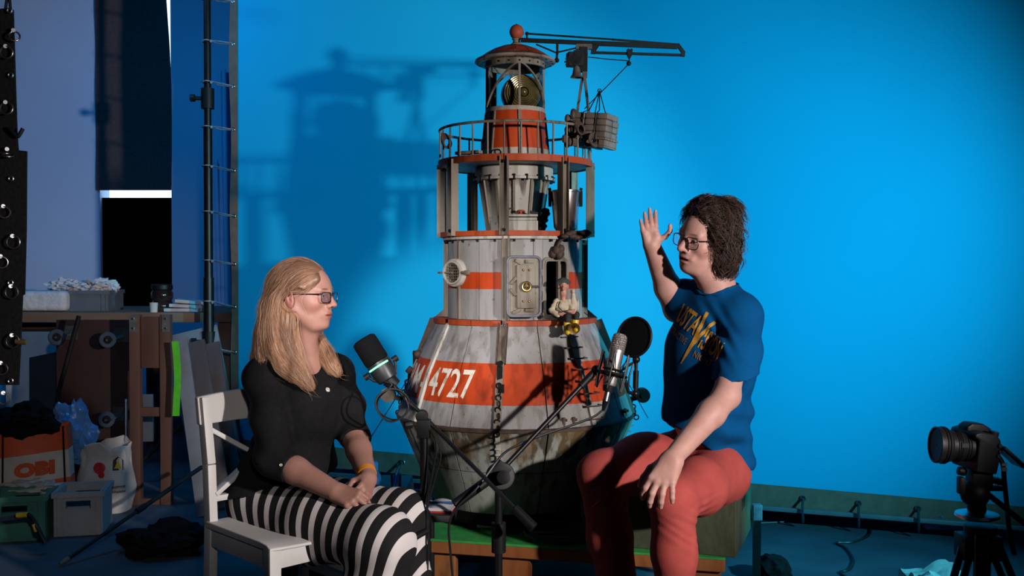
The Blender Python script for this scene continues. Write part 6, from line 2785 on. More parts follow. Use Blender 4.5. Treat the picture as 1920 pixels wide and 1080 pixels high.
# pop filter
pf = at(1189, 632, 3.50)
pn_ = Vector((-0.62, -0.76, 0.18)).normalized()
pf_t = thing('pop_filter', 'round black pop filter behind the silver microphone', 'pop filter', pf)
q = MB()
q.torus(pf, pn_, 0.0690, 0.0048, 48, 10)
q.build('hoop', 'black_plastic', pf_t)
q = MB()
q.lathe([(0.0005, 0.002), (0.04, 0.0025), (0.068, 0.001), (0.068, -0.001), (0.04, -0.002), (0.0005, -0.002)], pf, 48, axis=pn_)
q.build('mesh_disc', 'mic_foam', pf_t)
q = MB()
q.cyl(at(1193, 670, 3.50), at(1191, 738, 3.50), 0.0065, n=10)
q.cyl(at(1192.5, 695, 3.50), at(1191.5, 728, 3.50), 0.010, n=12)
q.sphere(at(1193, 674, 3.50), 0.014, 12, 8)
q.sphere(at(1191, 738, 3.50), 0.013, 12, 8)
q.build('holder_rod', 'black_metal', pf_t)
q = MB()
q.tube([at(1193, 676, 3.50), at(1166, 694, 3.49), at(1150, 700, 3.48)], 0.0045, 8)
q.tube([at(1191, 738, 3.50), at(1178, 735, 3.49), at(1172, 715, 3.48)], 0.0060, 8)
q.tube([at(1188, 680, 3.50), at(1180, 705, 3.49), at(1178, 730, 3.49)], 0.0035, 8)
q.build('holder_arm', 'black_metal', pf_t)

# ---- cable coil on the platform
cc = at(1020, 1018, 3.60)
coil = thing('cable_coil', 'coiled grey cable lying on the green platform edge', 'cable', (cc.x, cc.y, PZ))
for i in range(5):
    q = MB()
    pts = []
    for j in range(28):
        a_ = 2 * PI * j / 28
        pts.append(Vector((cc.x + 0.04 + (0.105 + 0.008 * (i % 3)) * math.cos(a_) + 0.004 * i, cc.y + 0.07 + (0.07 + 0.005 * (i % 2)) * math.sin(a_), PZ + 0.007 + 0.009 * i + 0.006 * math.sin(2 * a_ + i))))
    q.tube(pts, 0.0045, 7, closed=True)
    q.build('loop', 'cable_grey', coil)

# ---- small black table with notebook and pen, case, bottle
TZ_ = 0.385
tb = thing('side_table', 'small black side table behind the striped trousers', 'table', (-0.52, 3.60, 0))
q = MB()
q.box((-0.50, 3.60, TZ_ - 0.012), (0.60, 0.24, 0.024))
q.build('table_top', 'black_top', tb, bevel=0.003)
for sx in (-0.27, 0.20):
    for sy in (-0.09, 0.09):
        q = MB()
        q.cyl((-0.50 + sx, 3.60 + sy, 0), (-0.50 + sx, 3.60 + sy, TZ_ - 0.02), 0.012, n=10)
        q.build('leg', 'black_metal', tb)
nb_ = Vector((-0.305, 3.60, TZ_))
book = thing('notebook', 'open notebook with white pages and red cover on the black table', 'notebook', nb_)
Rn_ = rz(-8)
q = MB()
q.box(nb_ + Rn_ @ Vector((0, 0, 0.003)), (0.205, 0.155, 0.006), Rn_)
q.build('cover', 'red_cover', book)
for s in (-1, 1):
    q = MB()
    vs, fs = [], []
    for i in range(9):
        t = i / 8
        x = s * 0.100 * t
        h = 0.008 + 0.012 * math.sin(PI * min(1, t * 1.15)) * (1 - 0.4 * t)
        for y in (-0.073, 0.073):
            vs.append(nb_ + Rn_ @ Vector((x, y, h)))
            vs.append(nb_ + Rn_ @ Vector((x, y, 0.006)))
    for i in range(8):
        a_ = i * 4
        fs += [(a_, a_ + 4, a_ + 6, a_ + 2), (a_ + 1, a_ + 3, a_ + 7, a_ + 5), (a_, a_ + 1, a_ + 5, a_ + 4), (a_ + 2, a_ + 6, a_ + 7, a_ + 3)]
    fs += [(0, 2, 3, 1), (32, 33, 35, 34)]
    q.add(vs, fs)
    q.build('pages', 'paper', book)
q = MB()
q.cyl(nb_ + Rn_ @ Vector((-0.02, -0.02, 0.022)), nb_ + Rn_ @ Vector((0.098, 0.012, 0.018)), 0.0045, n=10)
pen = q.build('pen', 'pen_blue')
tag(recenter(pen, nb_ + Vector((0.03, 0, 0.02))), 'dark blue pen lying across the open notebook', 'pen')

case_p = Vector((-0.66, 4.05, 0.36))
q = MB()
q.box((case_p.x, case_p.y, 0.18), (0.46, 0.50, 0.36))
cs__ = thing('flight_case', 'low black equipment case behind the side table', 'case', (case_p.x, case_p.y, 0))
q.build('case_body', 'black_top', cs__, bevel=0.006)
for sx in (-0.15, 0.0, 0.15):
    q = MB()
    q.box((case_p.x + sx, case_p.y - 0.255, 0.30), (0.05, 0.012, 0.04))
    q.build('latch', 'zinc', cs__)
bo = at(697, 905, 3.98)
bo = Vector((bo.x, bo.y, 0.361))
btl = thing('water_bottle', 'translucent blue water bottle beside the orange wristband', 'bottle', bo)
q = MB()
q.lathe([(0.001, 0.0), (0.036, 0.0), (0.038, 0.005), (0.038, 0.055), (0.034, 0.068), (0.024, 0.080), (0.022, 0.084), (0.001, 0.084)], bo, 28)
q.build('bottle_body', 'bottle_blue', btl)
q = MB()
q.lathe([(0.001, 0.084), (0.026, 0.084), (0.026, 0.112), (0.022, 0.118), (0.001, 0.118)], bo, 24)
q.build('cap', 'bottle_blue', btl)
mk = at(770, 895, 4.12)
cup = thing('pen_cup', 'small clear cup with a pen on the black case', 'cup', (mk.x, mk.y, 0.361))
q = MB()
glass_mat('plastic_cup', (0.55, 0.70, 0.85))
cupc = Vector((-0.47, 4.02, 0.361))
cup.location = cupc
q.lathe([(0.020, 0.001), (0.022, 0.060), (0.0205, 0.060), (0.0185, 0.003), (0.001, 0.003)], cupc, 20)
q.build('cup_wall', 'plastic_cup', cup)
q = MB()
q.cyl(cupc + Vector((-0.01, 0, 0.004)), cupc + Vector((0.008, 0, 0.10)), 0.004, n=8)
q.build('marker', 'pen_blue', cup)
q = MB()
ck = Vector((at(771, 925, 3.62).x, 3.66, TZ_))
q.cyl(ck, ck + Vector((0, 0, 0.075)), 0.0055, n=10)
stub = q.build('chalk_stub', 'paper')
tag(recenter(stub, ck), 'thin pale stick standing on the black table behind notebook', 'stick')
# crumpled plastic under the platform
mat('plastic_blue', (0.10, 0.26, 0.62), (0.03, 0.10, 0.32), rough=0.25, nscale=18, bump=0.9, bscale=30)


def crumple(name, c, s, material, parent=None, amp=0.25, seed=1, res=2, flat=0.0, freq=3.0):
    bm = bmesh.new()
    bmesh.ops.create_icosphere(bm, subdivisions=res + 2, radius=1.0)
    for v in bm.verts:
        n_ = mnoise.noise(v.co * freq * 0.6 + Vector((seed, seed * 2.1, 0)))
        n2 = abs(mnoise.noise(v.co * freq * 1.7 + Vector((seed * 1.3, 0, seed))))
        k_ = 1 + amp * n_ * 1.4 + amp * 1.2 * (n2 - 0.3)
        co = v.co * k_
        v.co = Vector((co.x * s[0], co.y * s[1], max(co.z, -flat) * s[2] if flat else co.z * s[2]))
    org = origin_of(parent)
    me = bpy.data.meshes.new(name)
    bmesh.ops.translate(bm, verts=bm.verts, vec=Vector(c) - org)
    bm.to_mesh(me)
    bm.free()
    return finish(name, me, material, parent, 28)


fp = at(872, 1058, 4.35)
o = crumple('plastic_sheet', (fp.x, fp.y, 0.05), (0.10, 0.12, 0.06), 'plastic_blue', amp=0.35, seed=5, flat=0.7)
tag(recenter(o, (fp.x, fp.y, 0)), 'crumpled blue plastic sheet on the floor under the platform', 'plastic sheet')

# ------------------------------------------------------------------ photo camera on its tripod
CYm = 2.90


def cm(px, py, dy=0.0):
    return at(px, py, CYm + dy)


fl0 = cm(1838, 1080)
trp = thing('tripod', 'black tripod with yellow-edged strap carrying the photo camera', 'tripod', (fl0.x, CYm, 0))
apex = cm(1838, 985)
q = MB()
q.cyl(apex + Vector((0, 0, -0.10)), apex + Vector((0, 0, 0.0)), 0.040, 0.046, n=20)
q.box(apex + Vector((-0.015, -0.02, -0.055)), (0.11, 0.075, 0.07))
q.build('shoulder', 'black_plastic', trp, bevel=0.004)
q = MB()
q.lathe([(0.002, -0.010), (0.045, -0.012), (0.062, -0.004), (0.060, 0.004), (0.040, 0.010), (0.002, 0.012)], cm(1832, 965), 36)
q.build('bowl_plate', 'steel', trp)
for i, (fx_, fy_) in enumerate(((1725, -0.18), (1828, -0.34), (1960, 0.20))):
    ft_ = at(fx_, 1250, CYm + fy_)
    ft_ = Vector((ft_.x, CYm + fy_, 0.0))
    top_ = apex + Vector(((-0.03, 0.0, 0.035)[i], (0.0, -0.02, 0.02)[i], -0.03))
    q = MB()
    d_ = (ft_ - top_).normalized()
    sd = d_.cross(Vector((0, 1, 0))).normalized()
    for s in (-1, 1):
        q.cyl(top_ + sd * (0.014 * s), top_.lerp(ft_, 0.55) + sd * (0.014 * s), 0.011, n=10)
    q.cyl(top_.lerp(ft_, 0.5), ft_, 0.011, n=10)
    lg = q.build('leg', 'black_metal', trp)
q = MB()
hd = cm(1828, 925)
q.sphere(hd + Vector((0, 0, 0)), (0.042, 0.04, 0.042), 20, 14)
q.cyl(hd, cm(1832, 960), 0.026, n=16)
q.box(cm(1836, 890), (0.060, 0.05, 0.07))
q.box(cm(1802, 910, -0.02), (0.016, 0.03, 0.05))
q.cyl(cm(1810, 885), cm(1796, 882), 0.013, n=12)
q.box(cm(1862, 900), (0.05, 0.04, 0.018), Matrix.Rotation(0.2, 3, 'Y'))
q.box(cm(1866, 915), (0.05, 0.03, 0.014))
q.build('pan_head', 'black_plastic', trp, bevel=0.004)
q = MB()
q.cyl(cm(1850, 925), cm(1925, 985, -0.1), 0.0085, n=12)
q.build('pan_handle', 'black_metal', trp)
q = MB()
for s, px in ((-1, 1829), (1, 1853)):
    q.bar(cm(px, 1005, -0.075), cm(px, 1120, -0.085), 0.0028, 0.003, up=(0, 1, 0))
q.build('yellow_edge', 'yellow_trim', trp)
q = MB()
q.bar(cm(1841, 1000, -0.072), cm(1841, 1120, -0.082), 0.036, 0.003, up=(0, 1, 0))
q.build('strap', 'black_plastic', trp)
mat('print_grey', (0.20, 0.20, 0.21), rough=0.7)
flat_text('PROAI', cm(1804, 1018, -0.061), (1, 0, 0), (0, 0, 1), 0.008, 'print_grey', trp, width=0.034)

cam3 = thing('photo_camera', 'black digital camera with large lens on tripod', 'camera', cm(1840, 870))
Rc = Matrix.Rotation(math.radians(6), 3, 'Y') @ rz(8)
lx_ = (Rc @ Vector((-1, 0, 0))).normalized()
lo_ = cm(1818, 838)
q = MB()
fr0 = cm(1757, 834)
la_ = (fr0 - lo_).normalized()
LL = (fr0 - lo_).length
q.lathe([(0.002, 0.0), (0.041, 0.0), (0.041, LL * 0.28), (0.045, LL * 0.34), (0.045, LL * 0.60), (0.0465, LL * 0.62), (0.0465, LL * 0.66), (0.048, LL * 0.68), (0.052, LL * 0.74), (0.053, LL * 1.06), (0.049, LL * 1.07), (0.046, LL * 1.03), (0.002, LL * 1.0)], lo_, 40, axis=la_)
ln2 = q.build('lens', 'black_plastic', cam3)
q = MB()
for t in (0.12, 0.20, 0.40, 0.46, 0.52, 0.80, 0.88):
    q.torus(lo_ + la_ * (LL * t), la_, 0.0415 if t < 0.3 else (0.0455 if t < 0.7 else 0.0535), 0.0012, 36, 5)
q.build('focus_ring', 'mic_foam', ln2)
q = MB()
q.box(lo_ + la_ * (LL * 0.35) + Vector((0, -0.046, 0.010)), (0.020, 0.003, 0.012))
q.build('lens_switch', 'mic_grey', ln2)
q = MB()
bc_ = cm(1842, 848)
prof = [(-0.036, -0.052), (0.030, -0.055), (0.034, -0.02), (0.036, 0.020), (0.030, 0.046), (0.012, 0.060), (-0.030, 0.064), (-0.050, 0.058), (-0.052, 0.046), (-0.036, 0.038)]
q.prism(prof, bc_ + Vector((0, -0.045, 0)), Rc @ Vector((1, 0, 0)), Rc @ Vector((0, 0, 1)), -0.125)
q.build('camera_body', 'black_plastic', cam3, bevel=0.006, bseg=3)
q = MB()
q.prism([(-0.05, 0.0), (0.03, 0.0), (0.026, 0.018), (0.0, 0.030), (-0.036, 0.030), (-0.052, 0.018)], bc_ + Rc @ Vector((-0.004, 0.0, 0.052)), Rc @ Vector((1, 0, 0)), Rc @ Vector((0, 0, 1)), -0.05)
q.build('viewfinder_hump', 'black_plastic', cam3, bevel=0.006, bseg=3)
q = MB()
q.cyl(bc_ + Rc @ Vector((0.006, -0.03, 0.050)), bc_ + Rc @ Vector((0.008, -0.032, 0.068)), 0.014, n=20)
q.build('mode_dial', 'mic_grey', cam3)
q = MB()
for dx_, dz_ in ((0.020, 0.030), (0.024, 0.012), (0.020, 0.0)):
    q.cyl(bc_ + Rc @ Vector((dx_, -0.044, dz_)), bc_ + Rc @ Vector((dx_, -0.050, dz_)), 0.006, n=10)
q.build('button_pad', 'mic_grey', cam3)
q = MB()
sA, sB = cm(1873, 836, -0.02), cm(1914, 874, -0.02)
q.bar(sA, sB, 0.075, 0.010, up=(0.65, 0, 0.75))
q.build('flip_screen', 'black_plastic', cam3, bevel=0.002)
q = MB()
ud = Vector((-0.68, 0, -0.73))
q.bar(sA.lerp(sB, 0.08) + ud * 0.006, sA.lerp(sB, 0.92) + ud * 0.006, 0.062, 0.002, up=(0.65, 0, 0.75))
mat('screen_dim', (0.05, 0.05, 0.06), rough=0.1, spec=0.8)
q.build('screen_glass', 'screen_dim', cam3)
q = MB()
q.tube(catmull([cm(1868, 850, -0.03), cm(1880, 870, -0.04), cm(1883, 900, -0.04), cm(1888, 950, -0.03), cm(1893, 1000, -0.02), cm(1902, 1040, -0.02)], 6), 0.007, 8)
q.build('neck_strap', 'black_plastic', cam3)
q = MB()
q.box(cm(1883, 871, -0.05), (0.014, 0.004, 0.008))
q.box(cm(1883, 880, -0.05), (0.014, 0.004, 0.012))
q.build('strap_buckle', 'steel', cam3)

# ---- floor things at the right
cbl = [at(1632, 986, 1), at(1626, 1005, 1), at(1600, 1017, 1), at(1570, 1019, 1), at(1588, 1030, 1), at(1600, 1050, 1), at(1590, 1068, 1), at(1578, 1073, 1), at(1590, 1083, 1)]


def on_floor(px, py, z=0.004):
    d_ = at(px, py, 1.0) - Vector((0, 0, CAM_H))
    t_ = (z - CAM_H) / d_.z
    return Vector((0, 0, CAM_H)) + d_ * t_


q = MB()
q.tube(catmull([on_floor(*p) for p in ((1633, 982), (1629, 1003), (1600, 1016), (1568, 1018), (1586, 1028), (1600, 1050), (1592, 1068), (1576, 1073), (1592, 1086))], 8), 0.006, 8)
o = q.build('floor_cable', 'cable_black')
tag(recenter(o, on_floor(1595, 1040)), 'black cable snaking over the blue lit floor', 'cable')
q = MB()
q.tube(catmull([on_floor(*p) for p in ((1425, 981), (1460, 979), (1508, 977))], 8), 0.005, 8)
o = q.build('floor_cable', 'cable_black')
tag(recenter(o, on_floor(1460, 979)), 'short black cable running straight along the backdrop rail', 'cable')
mat('foam_white', (0.42, 0.44, 0.42), (0.34, 0.36, 0.36), rough=0.9, nscale=30, bump=0.5)
fo = on_floor(1756, 1118, 0)
q = MB()
vs, fs = [], []
n = 10
for i in range(n + 1):
    for j in range(n + 1):
        x, y = i / n, j / n
        h = 0.07 + 0.04 * max(0, math.sin(x * 5.0 + 0.8) * math.cos(y * 3)) + 0.03 * mnoise.noise(Vector((x * 4, y * 4, 2)))
        vs.append(Vector((fo.x - 0.10 + 0.22 * x, fo.y - 0.08 + 0.2 * y, h)))
off = len(vs)
for i in range(n + 1):
    for j in range(n + 1):
        vs.append(Vector((vs[i * (n + 1) + j].x, vs[i * (n + 1) + j].y, 0)))
for i in range(n):
    for j in range(n):
        a_ = i * (n + 1) + j
        fs.append((a_, a_ + n + 1, a_ + n + 2, a_ + 1))
for i in range(n):
    for a_, b_ in ((i * (n + 1), (i + 1) * (n + 1)), (i * (n + 1) + n, (i + 1) * (n + 1) + n), (i, i + 1), (n * (n + 1) + i, n * (n + 1) + i + 1)):
        fs.append((a_, b_, off + b_, off + a_))
q.add(vs, fs)
o = q.build('foam_block', 'foam_white', smooth=25)
tag(recenter(o, (fo.x, fo.y, 0)), 'pale carved foam block on the floor beside the tripod', 'foam block')
pz_ = on_floor(1775, 1030, 0)
o = crumple('plastic_wrap', (pz_.x + 0.1, pz_.y + 0.25, 0.07), (0.10, 0.08, 0.05), 'plastic_blue', amp=0.4, seed=9, flat=0.7)
tag(recenter(o, (pz_.x + 0.1, pz_.y + 0.25, 0)), 'crumpled clear plastic wrap behind the tripod legs', 'plastic wrap')
bp_ = on_floor(1448, 1082, 0)
o = crumple('gear_bag', (bp_.x, bp_.y, 0.03), (0.075, 0.10, 0.06), 'black_cloth', amp=0.12, seed=3, flat=0.4)
tag(recenter(o, (bp_.x, bp_.y, 0)), 'small black gear bag on the blue lit floor', 'bag')

# ------------------------------------------------------------------ puppet sailor and goose on the ledge
mat('puppet_skin', (0.52, 0.24, 0.18), (0.42, 0.18, 0.13), rough=0.5, nscale=40)
mat('puppet_shirt', (0.55, 0.47, 0.33), (0.42, 0.35, 0.24), rough=0.8, nscale=50, bump=0.4)
mat('puppet_trouser', (0.02, 0.02, 0.022), rough=0.8)
mat('boot_yellow', (0.72, 0.50, 0.03), (0.6, 0.4, 0.02), rough=0.4)
mat('cap_grey', (0.055, 0.058, 0.05), rough=0.9, nscale=60)
mat('goose_white', (0.55, 0.48, 0.38), (0.42, 0.35, 0.26), rough=0.8, nscale=60, bump=0.4)
PYm = TY - R_cyl - 0.055


def pp(px, py, dy=0.0):
    return at(px, py, PYm + dy)


pup = thing('puppet', 'small puppet sailor in cream shirt and yellow boots sitting in the doorway', 'puppet', pp(1060, 590))


def blob(name, material, fn, lo_pt, hi_pt, h=0.0016, parent=None):
    S_ = SDF(*bb([lo_pt, hi_pt], 0.03), h)
    fn(S_)
    V_, Q_ = S_.mesh()
    V_ = relax(V_, Q_, 1, 0.4)
    return np_mesh(name, V_, Q_, material, parent)


def f_head(S_):
    S_.ell(pp(1057, 534), (0.017, 0.018, 0.024), None, 0.0)
    S_.ell(pp(1056, 549), (0.013, 0.014, 0.016), None, 0.008)
    S_.ell(pp(1056, 541, -0.020), (0.005, 0.008, 0.009), None, 0.004)
    S_.ell(pp(1047.5, 538), (0.004, 0.006, 0.008), None, 0.003)
    S_.ell(pp(1064.5, 538), (0.004, 0.006, 0.008), None, 0.003)
    S_.ell(pp(1052.5, 535, -0.018), (0.005, 0.004, 0.004), None, 0.002, 'sub')
    S_.ell(pp(1060.5, 535, -0.018), (0.005, 0.004, 0.004), None, 0.002, 'sub')
    S_.ell(pp(1056, 550, -0.016), (0.010, 0.005, 0.0025), None, 0.002, 'sub')
    S_.cone(pp(1056, 552), pp(1056, 566), 0.010, 0.011, 0.006)
    # hands
    for x, y in ((1052, 589), (1069, 584)):
        S_.ell(pp(x, y, -0.03), (0.014, 0.008, 0.007), None, 0.004)
        for k in range(4):
            S_.cone(pp(x + 3, y - 3 + 2 * k, -0.034), pp(x + 9, y - 3 + 2.4 * k, -0.036), 0.0035, 0.003, 0.001)


blob('body', 'puppet_skin', f_head, pp(1038, 515, -0.05), pp(1080, 600, 0.03), 0.0014, pup)


def f_cap(S_):
    S_.ell(pp(1056, 527, 0.003), (0.0205, 0.021, 0.014), None, 0.0)
    S_.cone(pp(1048, 531, -0.002), pp(1064, 531, -0.002), 0.013, 0.013, 0.006)
    S_.slab(pp(1056, 533), (0, 0, -1))


blob('cap', 'cap_grey', f_cap, pp(1040, 512), pp(1072, 540, 0.02), 0.0016, pup)


def f_shirt(S_):
    S_.ell(pp(1056, 577), (0.028, 0.020, 0.034), None, 0.0)
    S_.chain([pp(1044, 564), pp(1034, 582, -0.01), pp(1046, 591, -0.028)], [0.011, 0.010, 0.008], 0.006)
    S_.chain([pp(1067, 565), pp(1072, 578, -0.012), pp(1070, 585, -0.026)], [0.010, 0.009, 0.007], 0.006)
    S_.displace(lambda X, Y, Z: 0.0012 * np.sin(330 * Z + 90 * X))


blob('shirt', 'puppet_shirt', f_shirt, pp(1028, 555, -0.05), pp(1080, 605, 0.02), 0.0016, pup)


def f_trouser(S_):
    S_.chain([pp(1052, 597), pp(1065, 594, -0.045), pp(1064, 605, -0.05)], [0.015, 0.012, 0.011], 0.006)
    S_.chain([pp(1062, 594), pp(1081, 590, -0.03), pp(1080, 601, -0.035)], [0.014, 0.011, 0.010], 0.006)


blob('trousers', 'puppet_trouser', f_trouser, pp(1040, 585, -0.07), pp(1092, 612, 0.02), 0.0018, pup)
for x, y, dy in ((1063, 612, -0.05), (1079, 607, -0.036)):
    q = MB()
    b0_ = pp(x, y - 6, dy)
    b1_ = pp(x - 1, y + 8, dy)
    q.lathe([(0.0125, 0.0), (0.0135, 0.002), (0.0115, 0.02), (0.0105, 0.045)], b0_ + Vector((0, 0, 0.003)), 14, axis=(b1_ - b0_))
    q.sphere(b1_ + Vector((0.002, -0.012, -0.006)), (0.012, 0.026, 0.010), 12, 8)
    q.build('boot', 'boot_yellow', pup)
q = MB()
hc = pp(1076, 616, -0.075)
ha = Vector((0.1, -0.9, -0.25)).normalized()
q.lathe([(0.003, -0.055), (0.005, -0.03), (0.010, -0.012), (0.0215, 0.0), (0.023, 0.002), (0.020, 0.0), (0.008, -0.014)], hc, 24, axis=ha)
q.tube(catmull([hc - ha * 0.05, pp(1070, 600, -0.05), pp(1064, 590, -0.04)], 5), 0.0035, 8)
horn = q.build('brass_horn', 'old_brass')
tag(recenter(horn, hc), 'small brass horn between the boots of the puppet sailor', 'horn')
q = MB()
q.cyl(pp(1056, 583, -0.036), pp(1072, 590, -0.045), 0.0035, n=8)
q.tube(catmull([pp(1050, 565, -0.022), pp(1047, 575, -0.026), pp(1055, 584, -0.028)], 4), 0.0022, 6)
q.build('strap', 'puppet_trouser', pup)


def f_goose(S_):
    S_.ell(pp(1075, 573, 0.004), (0.017, 0.022, 0.030), None, 0.0)
    S_.chain([pp(1074, 566, 0.0), pp(1075, 556, 0.0), pp(1074, 548, -0.002)], [0.012, 0.0075, 0.0070], 0.006)
    S_.ell(pp(1074, 546, -0.006), (0.0085, 0.011, 0.008), None, 0.003)


goose = thing('goose', 'small white goose figure standing beside the puppet sailor', 'goose', pp(1076, 590))
blob('body', 'goose_white', f_goose, pp(1064, 540, -0.03), pp(1090, 600, 0.03), 0.0016, goose)
q = MB()
q.lathe([(0.0045, 0.0), (0.0035, 0.008), (0.001, 0.014)], pp(1072, 547, -0.014), 10, axis=(-0.3, -1, -0.25))
q.build('beak', 'orange_paint', goose)
q = MB()
q.sphere(pp(1083, 573, 0.010), (0.006, 0.016, 0.026), 12, 8)
q.build('wing', 'goose_white', goose)
for s in (-2, 2):
    q = MB()
    q.cyl(pp(1076 + s, 584, 0.0), pp(1076 + s, 592, 0.0), 0.0025, n=6)
    q.sphere(pp(1076 + s, 592, -0.006), (0.006, 0.010, 0.002), 8, 5)
    q.build('foot', 'orange_paint', goose)
# ------------------------------------------------------------------ the cluttered left side
mat('bench_wood', (0.20, 0.125, 0.085), (0.13, 0.08, 0.055), rough=0.7, nscale=6, stretch=(0.3, 1, 1), bump=0.1)
mat('dark_zinc', (0.12, 0.125, 0.135), (0.08, 0.085, 0.09), rough=0.45, metal=0.6, nscale=30)
mat('trestle_wood', (0.13, 0.060, 0.043), (0.08, 0.038, 0.028), rough=0.65, nscale=8, stretch=(1, 1, 0.2), bump=0.1)
mat('dolly_board', (0.035, 0.010, 0.008), (0.022, 0.007, 0.006), rough=0.7, nscale=9)
mat('wadding', (0.66, 0.66, 0.68), (0.52, 0.53, 0.56), rough=0.7, nscale=14, bump=0.6, bscale=40)
mat('crate_grey', (0.32, 0.34, 0.36), (0.27, 0.29, 0.31), rough=0.55, nscale=10)
mat('crate_slate', (0.13, 0.15, 0.18), (0.10, 0.12, 0.15), rough=0.55, nscale=10)
mat('crate_green', (0.05, 0.20, 0.15), (0.035, 0.15, 0.11), rough=0.55, nscale=10)
mat('wheel_grey', (0.045, 0.062, 0.095), (0.03, 0.045, 0.07), rough=0.6, nscale=20, spec=0.1)
mat('board_white', (0.60, 0.60, 0.62), (0.52, 0.52, 0.55), rough=0.7, nscale=8)
mat('batten_pale', (0.20, 0.21, 0.24), (0.16, 0.17, 0.20), rough=0.7, nscale=8)
mat('board_grey', (0.10, 0.085, 0.085), (0.06, 0.05, 0.05), rough=0.7, nscale=7, stretch=(1, 1, 0.15))
mat('sack_white', (0.62, 0.59, 0.57), (0.52, 0.50, 0.49), rough=0.6, nscale=10, bump=0.4, bscale=18)
mat('bag_orange', (0.72, 0.10, 0.02), (0.60, 0.08, 0.02), rough=0.6, nscale=14)
mat('bag_white', (0.62, 0.56, 0.50), (0.54, 0.48, 0.43), rough=0.6, nscale=14)
mat('print_red', (0.52, 0.02, 0.03), (0.40, 0.015, 0.02), rough=0.6, nscale=20)
mat('print_black', (0.015, 0.015, 0.02), rough=0.6)
mat('print_yellow', (0.75, 0.55, 0.03), rough=0.6)
mat('amber_glass', (0.030, 0.016, 0.014), (0.018, 0.010, 0.010), rough=0.08, spec=0.8)
mat('ring_steel', (0.20, 0.18, 0.17), (0.12, 0.10, 0.10), rough=0.3, metal=0.9, nscale=60)
mat('webbing', (0.010, 0.009, 0.009), (0.006, 0.006, 0.006), rough=0.85, nscale=60, bump=0.4, spec=0.15)
mat('plastic_bluebag', (0.14, 0.33, 0.66), (0.08, 0.22, 0.50), rough=0.3, nscale=9, bump=0.6, bscale=22)


def slabpx(b_, px0, py0, px1, py1, Y, depth):
    """an upright rectangular slab seen between two photo corners at distance Y"""
    a_, c_ = at(px0, py0, Y), at(px1, py1, Y)
    b_.box(((a_.x + c_.x) / 2, Y + depth / 2, (a_.z + c_.z) / 2), (abs(c_.x - a_.x), depth, abs(a_.z - c_.z)))
    return b_


# ---- workbench along the wall
WBY = 6.05
top_z = at(120, 586, WBY).z
x0, x1 = -4.2, at(442, 590, WBY).x
wb = thing('workbench', 'long brown workbench against the back wall', 'workbench', ((x0 + x1) / 2, WBY + 0.5, 0))
q = MB()
q.box(((x0 + x1) / 2, WBY + 0.55, top_z - 0.03), (x1 - x0, 1.1, 0.06))
q.build('bench_top', 'bench_wood', wb, bevel=0.003)
q = MB()
q.box(((x0 + x1) / 2 - 0.5, WBY + 0.50, top_z - 0.135), (x1 - x0 - 1.2, 0.9, 0.05))
q.build('lower_board', 'bench_wood', wb, bevel=0.003)
for lx0 in (x0 + 0.1, (x0 + x1) / 2 + 0.4, x1 - 0.08):
    for dy in (0.08, 1.0):
        q = MB()
        q.box((lx0, WBY + dy, (top_z - 0.06) / 2), (0.08, 0.08, top_z - 0.06))
        q.build('leg', 'bench_wood', wb)

# bale of wadding
bz_ = top_z
c_ = at(84, 545, WBY + 0.25)
q = MB()
q.box((c_.x - 0.05, WBY + 0.30, bz_ + 0.065), (0.46, 0.32, 0.125))
o = q.build('wadding_bale', 'wadding', bevel=0.035, bseg=4)
tag(recenter(o, (c_.x - 0.05, WBY + 0.30, bz_)), 'white plastic-wrapped bale of wadding on the workbench', 'bale')


def open_crate(name, label, c, size, material, rot=0.0, wall=0.010, handle=True, ribs=5):
    R_ = rz(rot)
    t_ = thing(name, label, 'crate', c)
    c = Vector(c)
    w, d, h = size
    q_ = MB()
    q_.box(c + Vector((0, 0, 0.006)), (w - 0.02, d - 0.02, 0.012), R_)
    q_.build('bottom', material, t_)
    for s in (-1, 1):
        q_ = MB()
        if handle:
            hw, h0, h1 = 0.055, h * 0.62, h * 0.80
            for (xa, xb, za, zb) in ((-w / 2, -hw, 0, h), (hw, w / 2, 0, h), (-hw, hw, 0, h0), (-hw, hw, h1, h)):
                q_.box(c + R_ @ Vector(((xa + xb) / 2, s * (d / 2 - wall / 2), (za + zb) / 2)), (xb - xa, wall, zb - za), R_)
        else:
            q_.box(c + R_ @ Vector((0, s * (d / 2 - wall / 2), h / 2)), (w, wall, h), R_)
        q_.build('side_wall', material, t_)
        q_ = MB()
        q_.box(c + R_ @ Vector((s * (w / 2 - wall / 2), 0, h / 2)), (wall, d - 2 * wall, h), R_)
        q_.build('end_wall', material, t_)
        q_ = MB()
        q_.box(c + R_ @ Vector((0, s * (d / 2 + 0.004), h - 0.012)), (w + 0.016, 0.012, 0.024), R_)
        q_.box(c + R_ @ Vector((s * (w / 2 + 0.004), 0, h - 0.012)), (0.012, d + 0.004, 0.024), R_)
        q_.build('rim', material, t_)
        for k, sx in ((0, -1), (0, 1), (1, -1), (1, 1)):
            q_ = MB()
            if True:
                q_.box(c + R_ @ Vector((sx * (w / 2 - 0.010 - 0.026 * k), s * (d / 2 + 0.003), h / 2 - 0.012)), (0.010, 0.008, h - 0.026), R_)
            q_.build('rib', material, t_)
    return t_


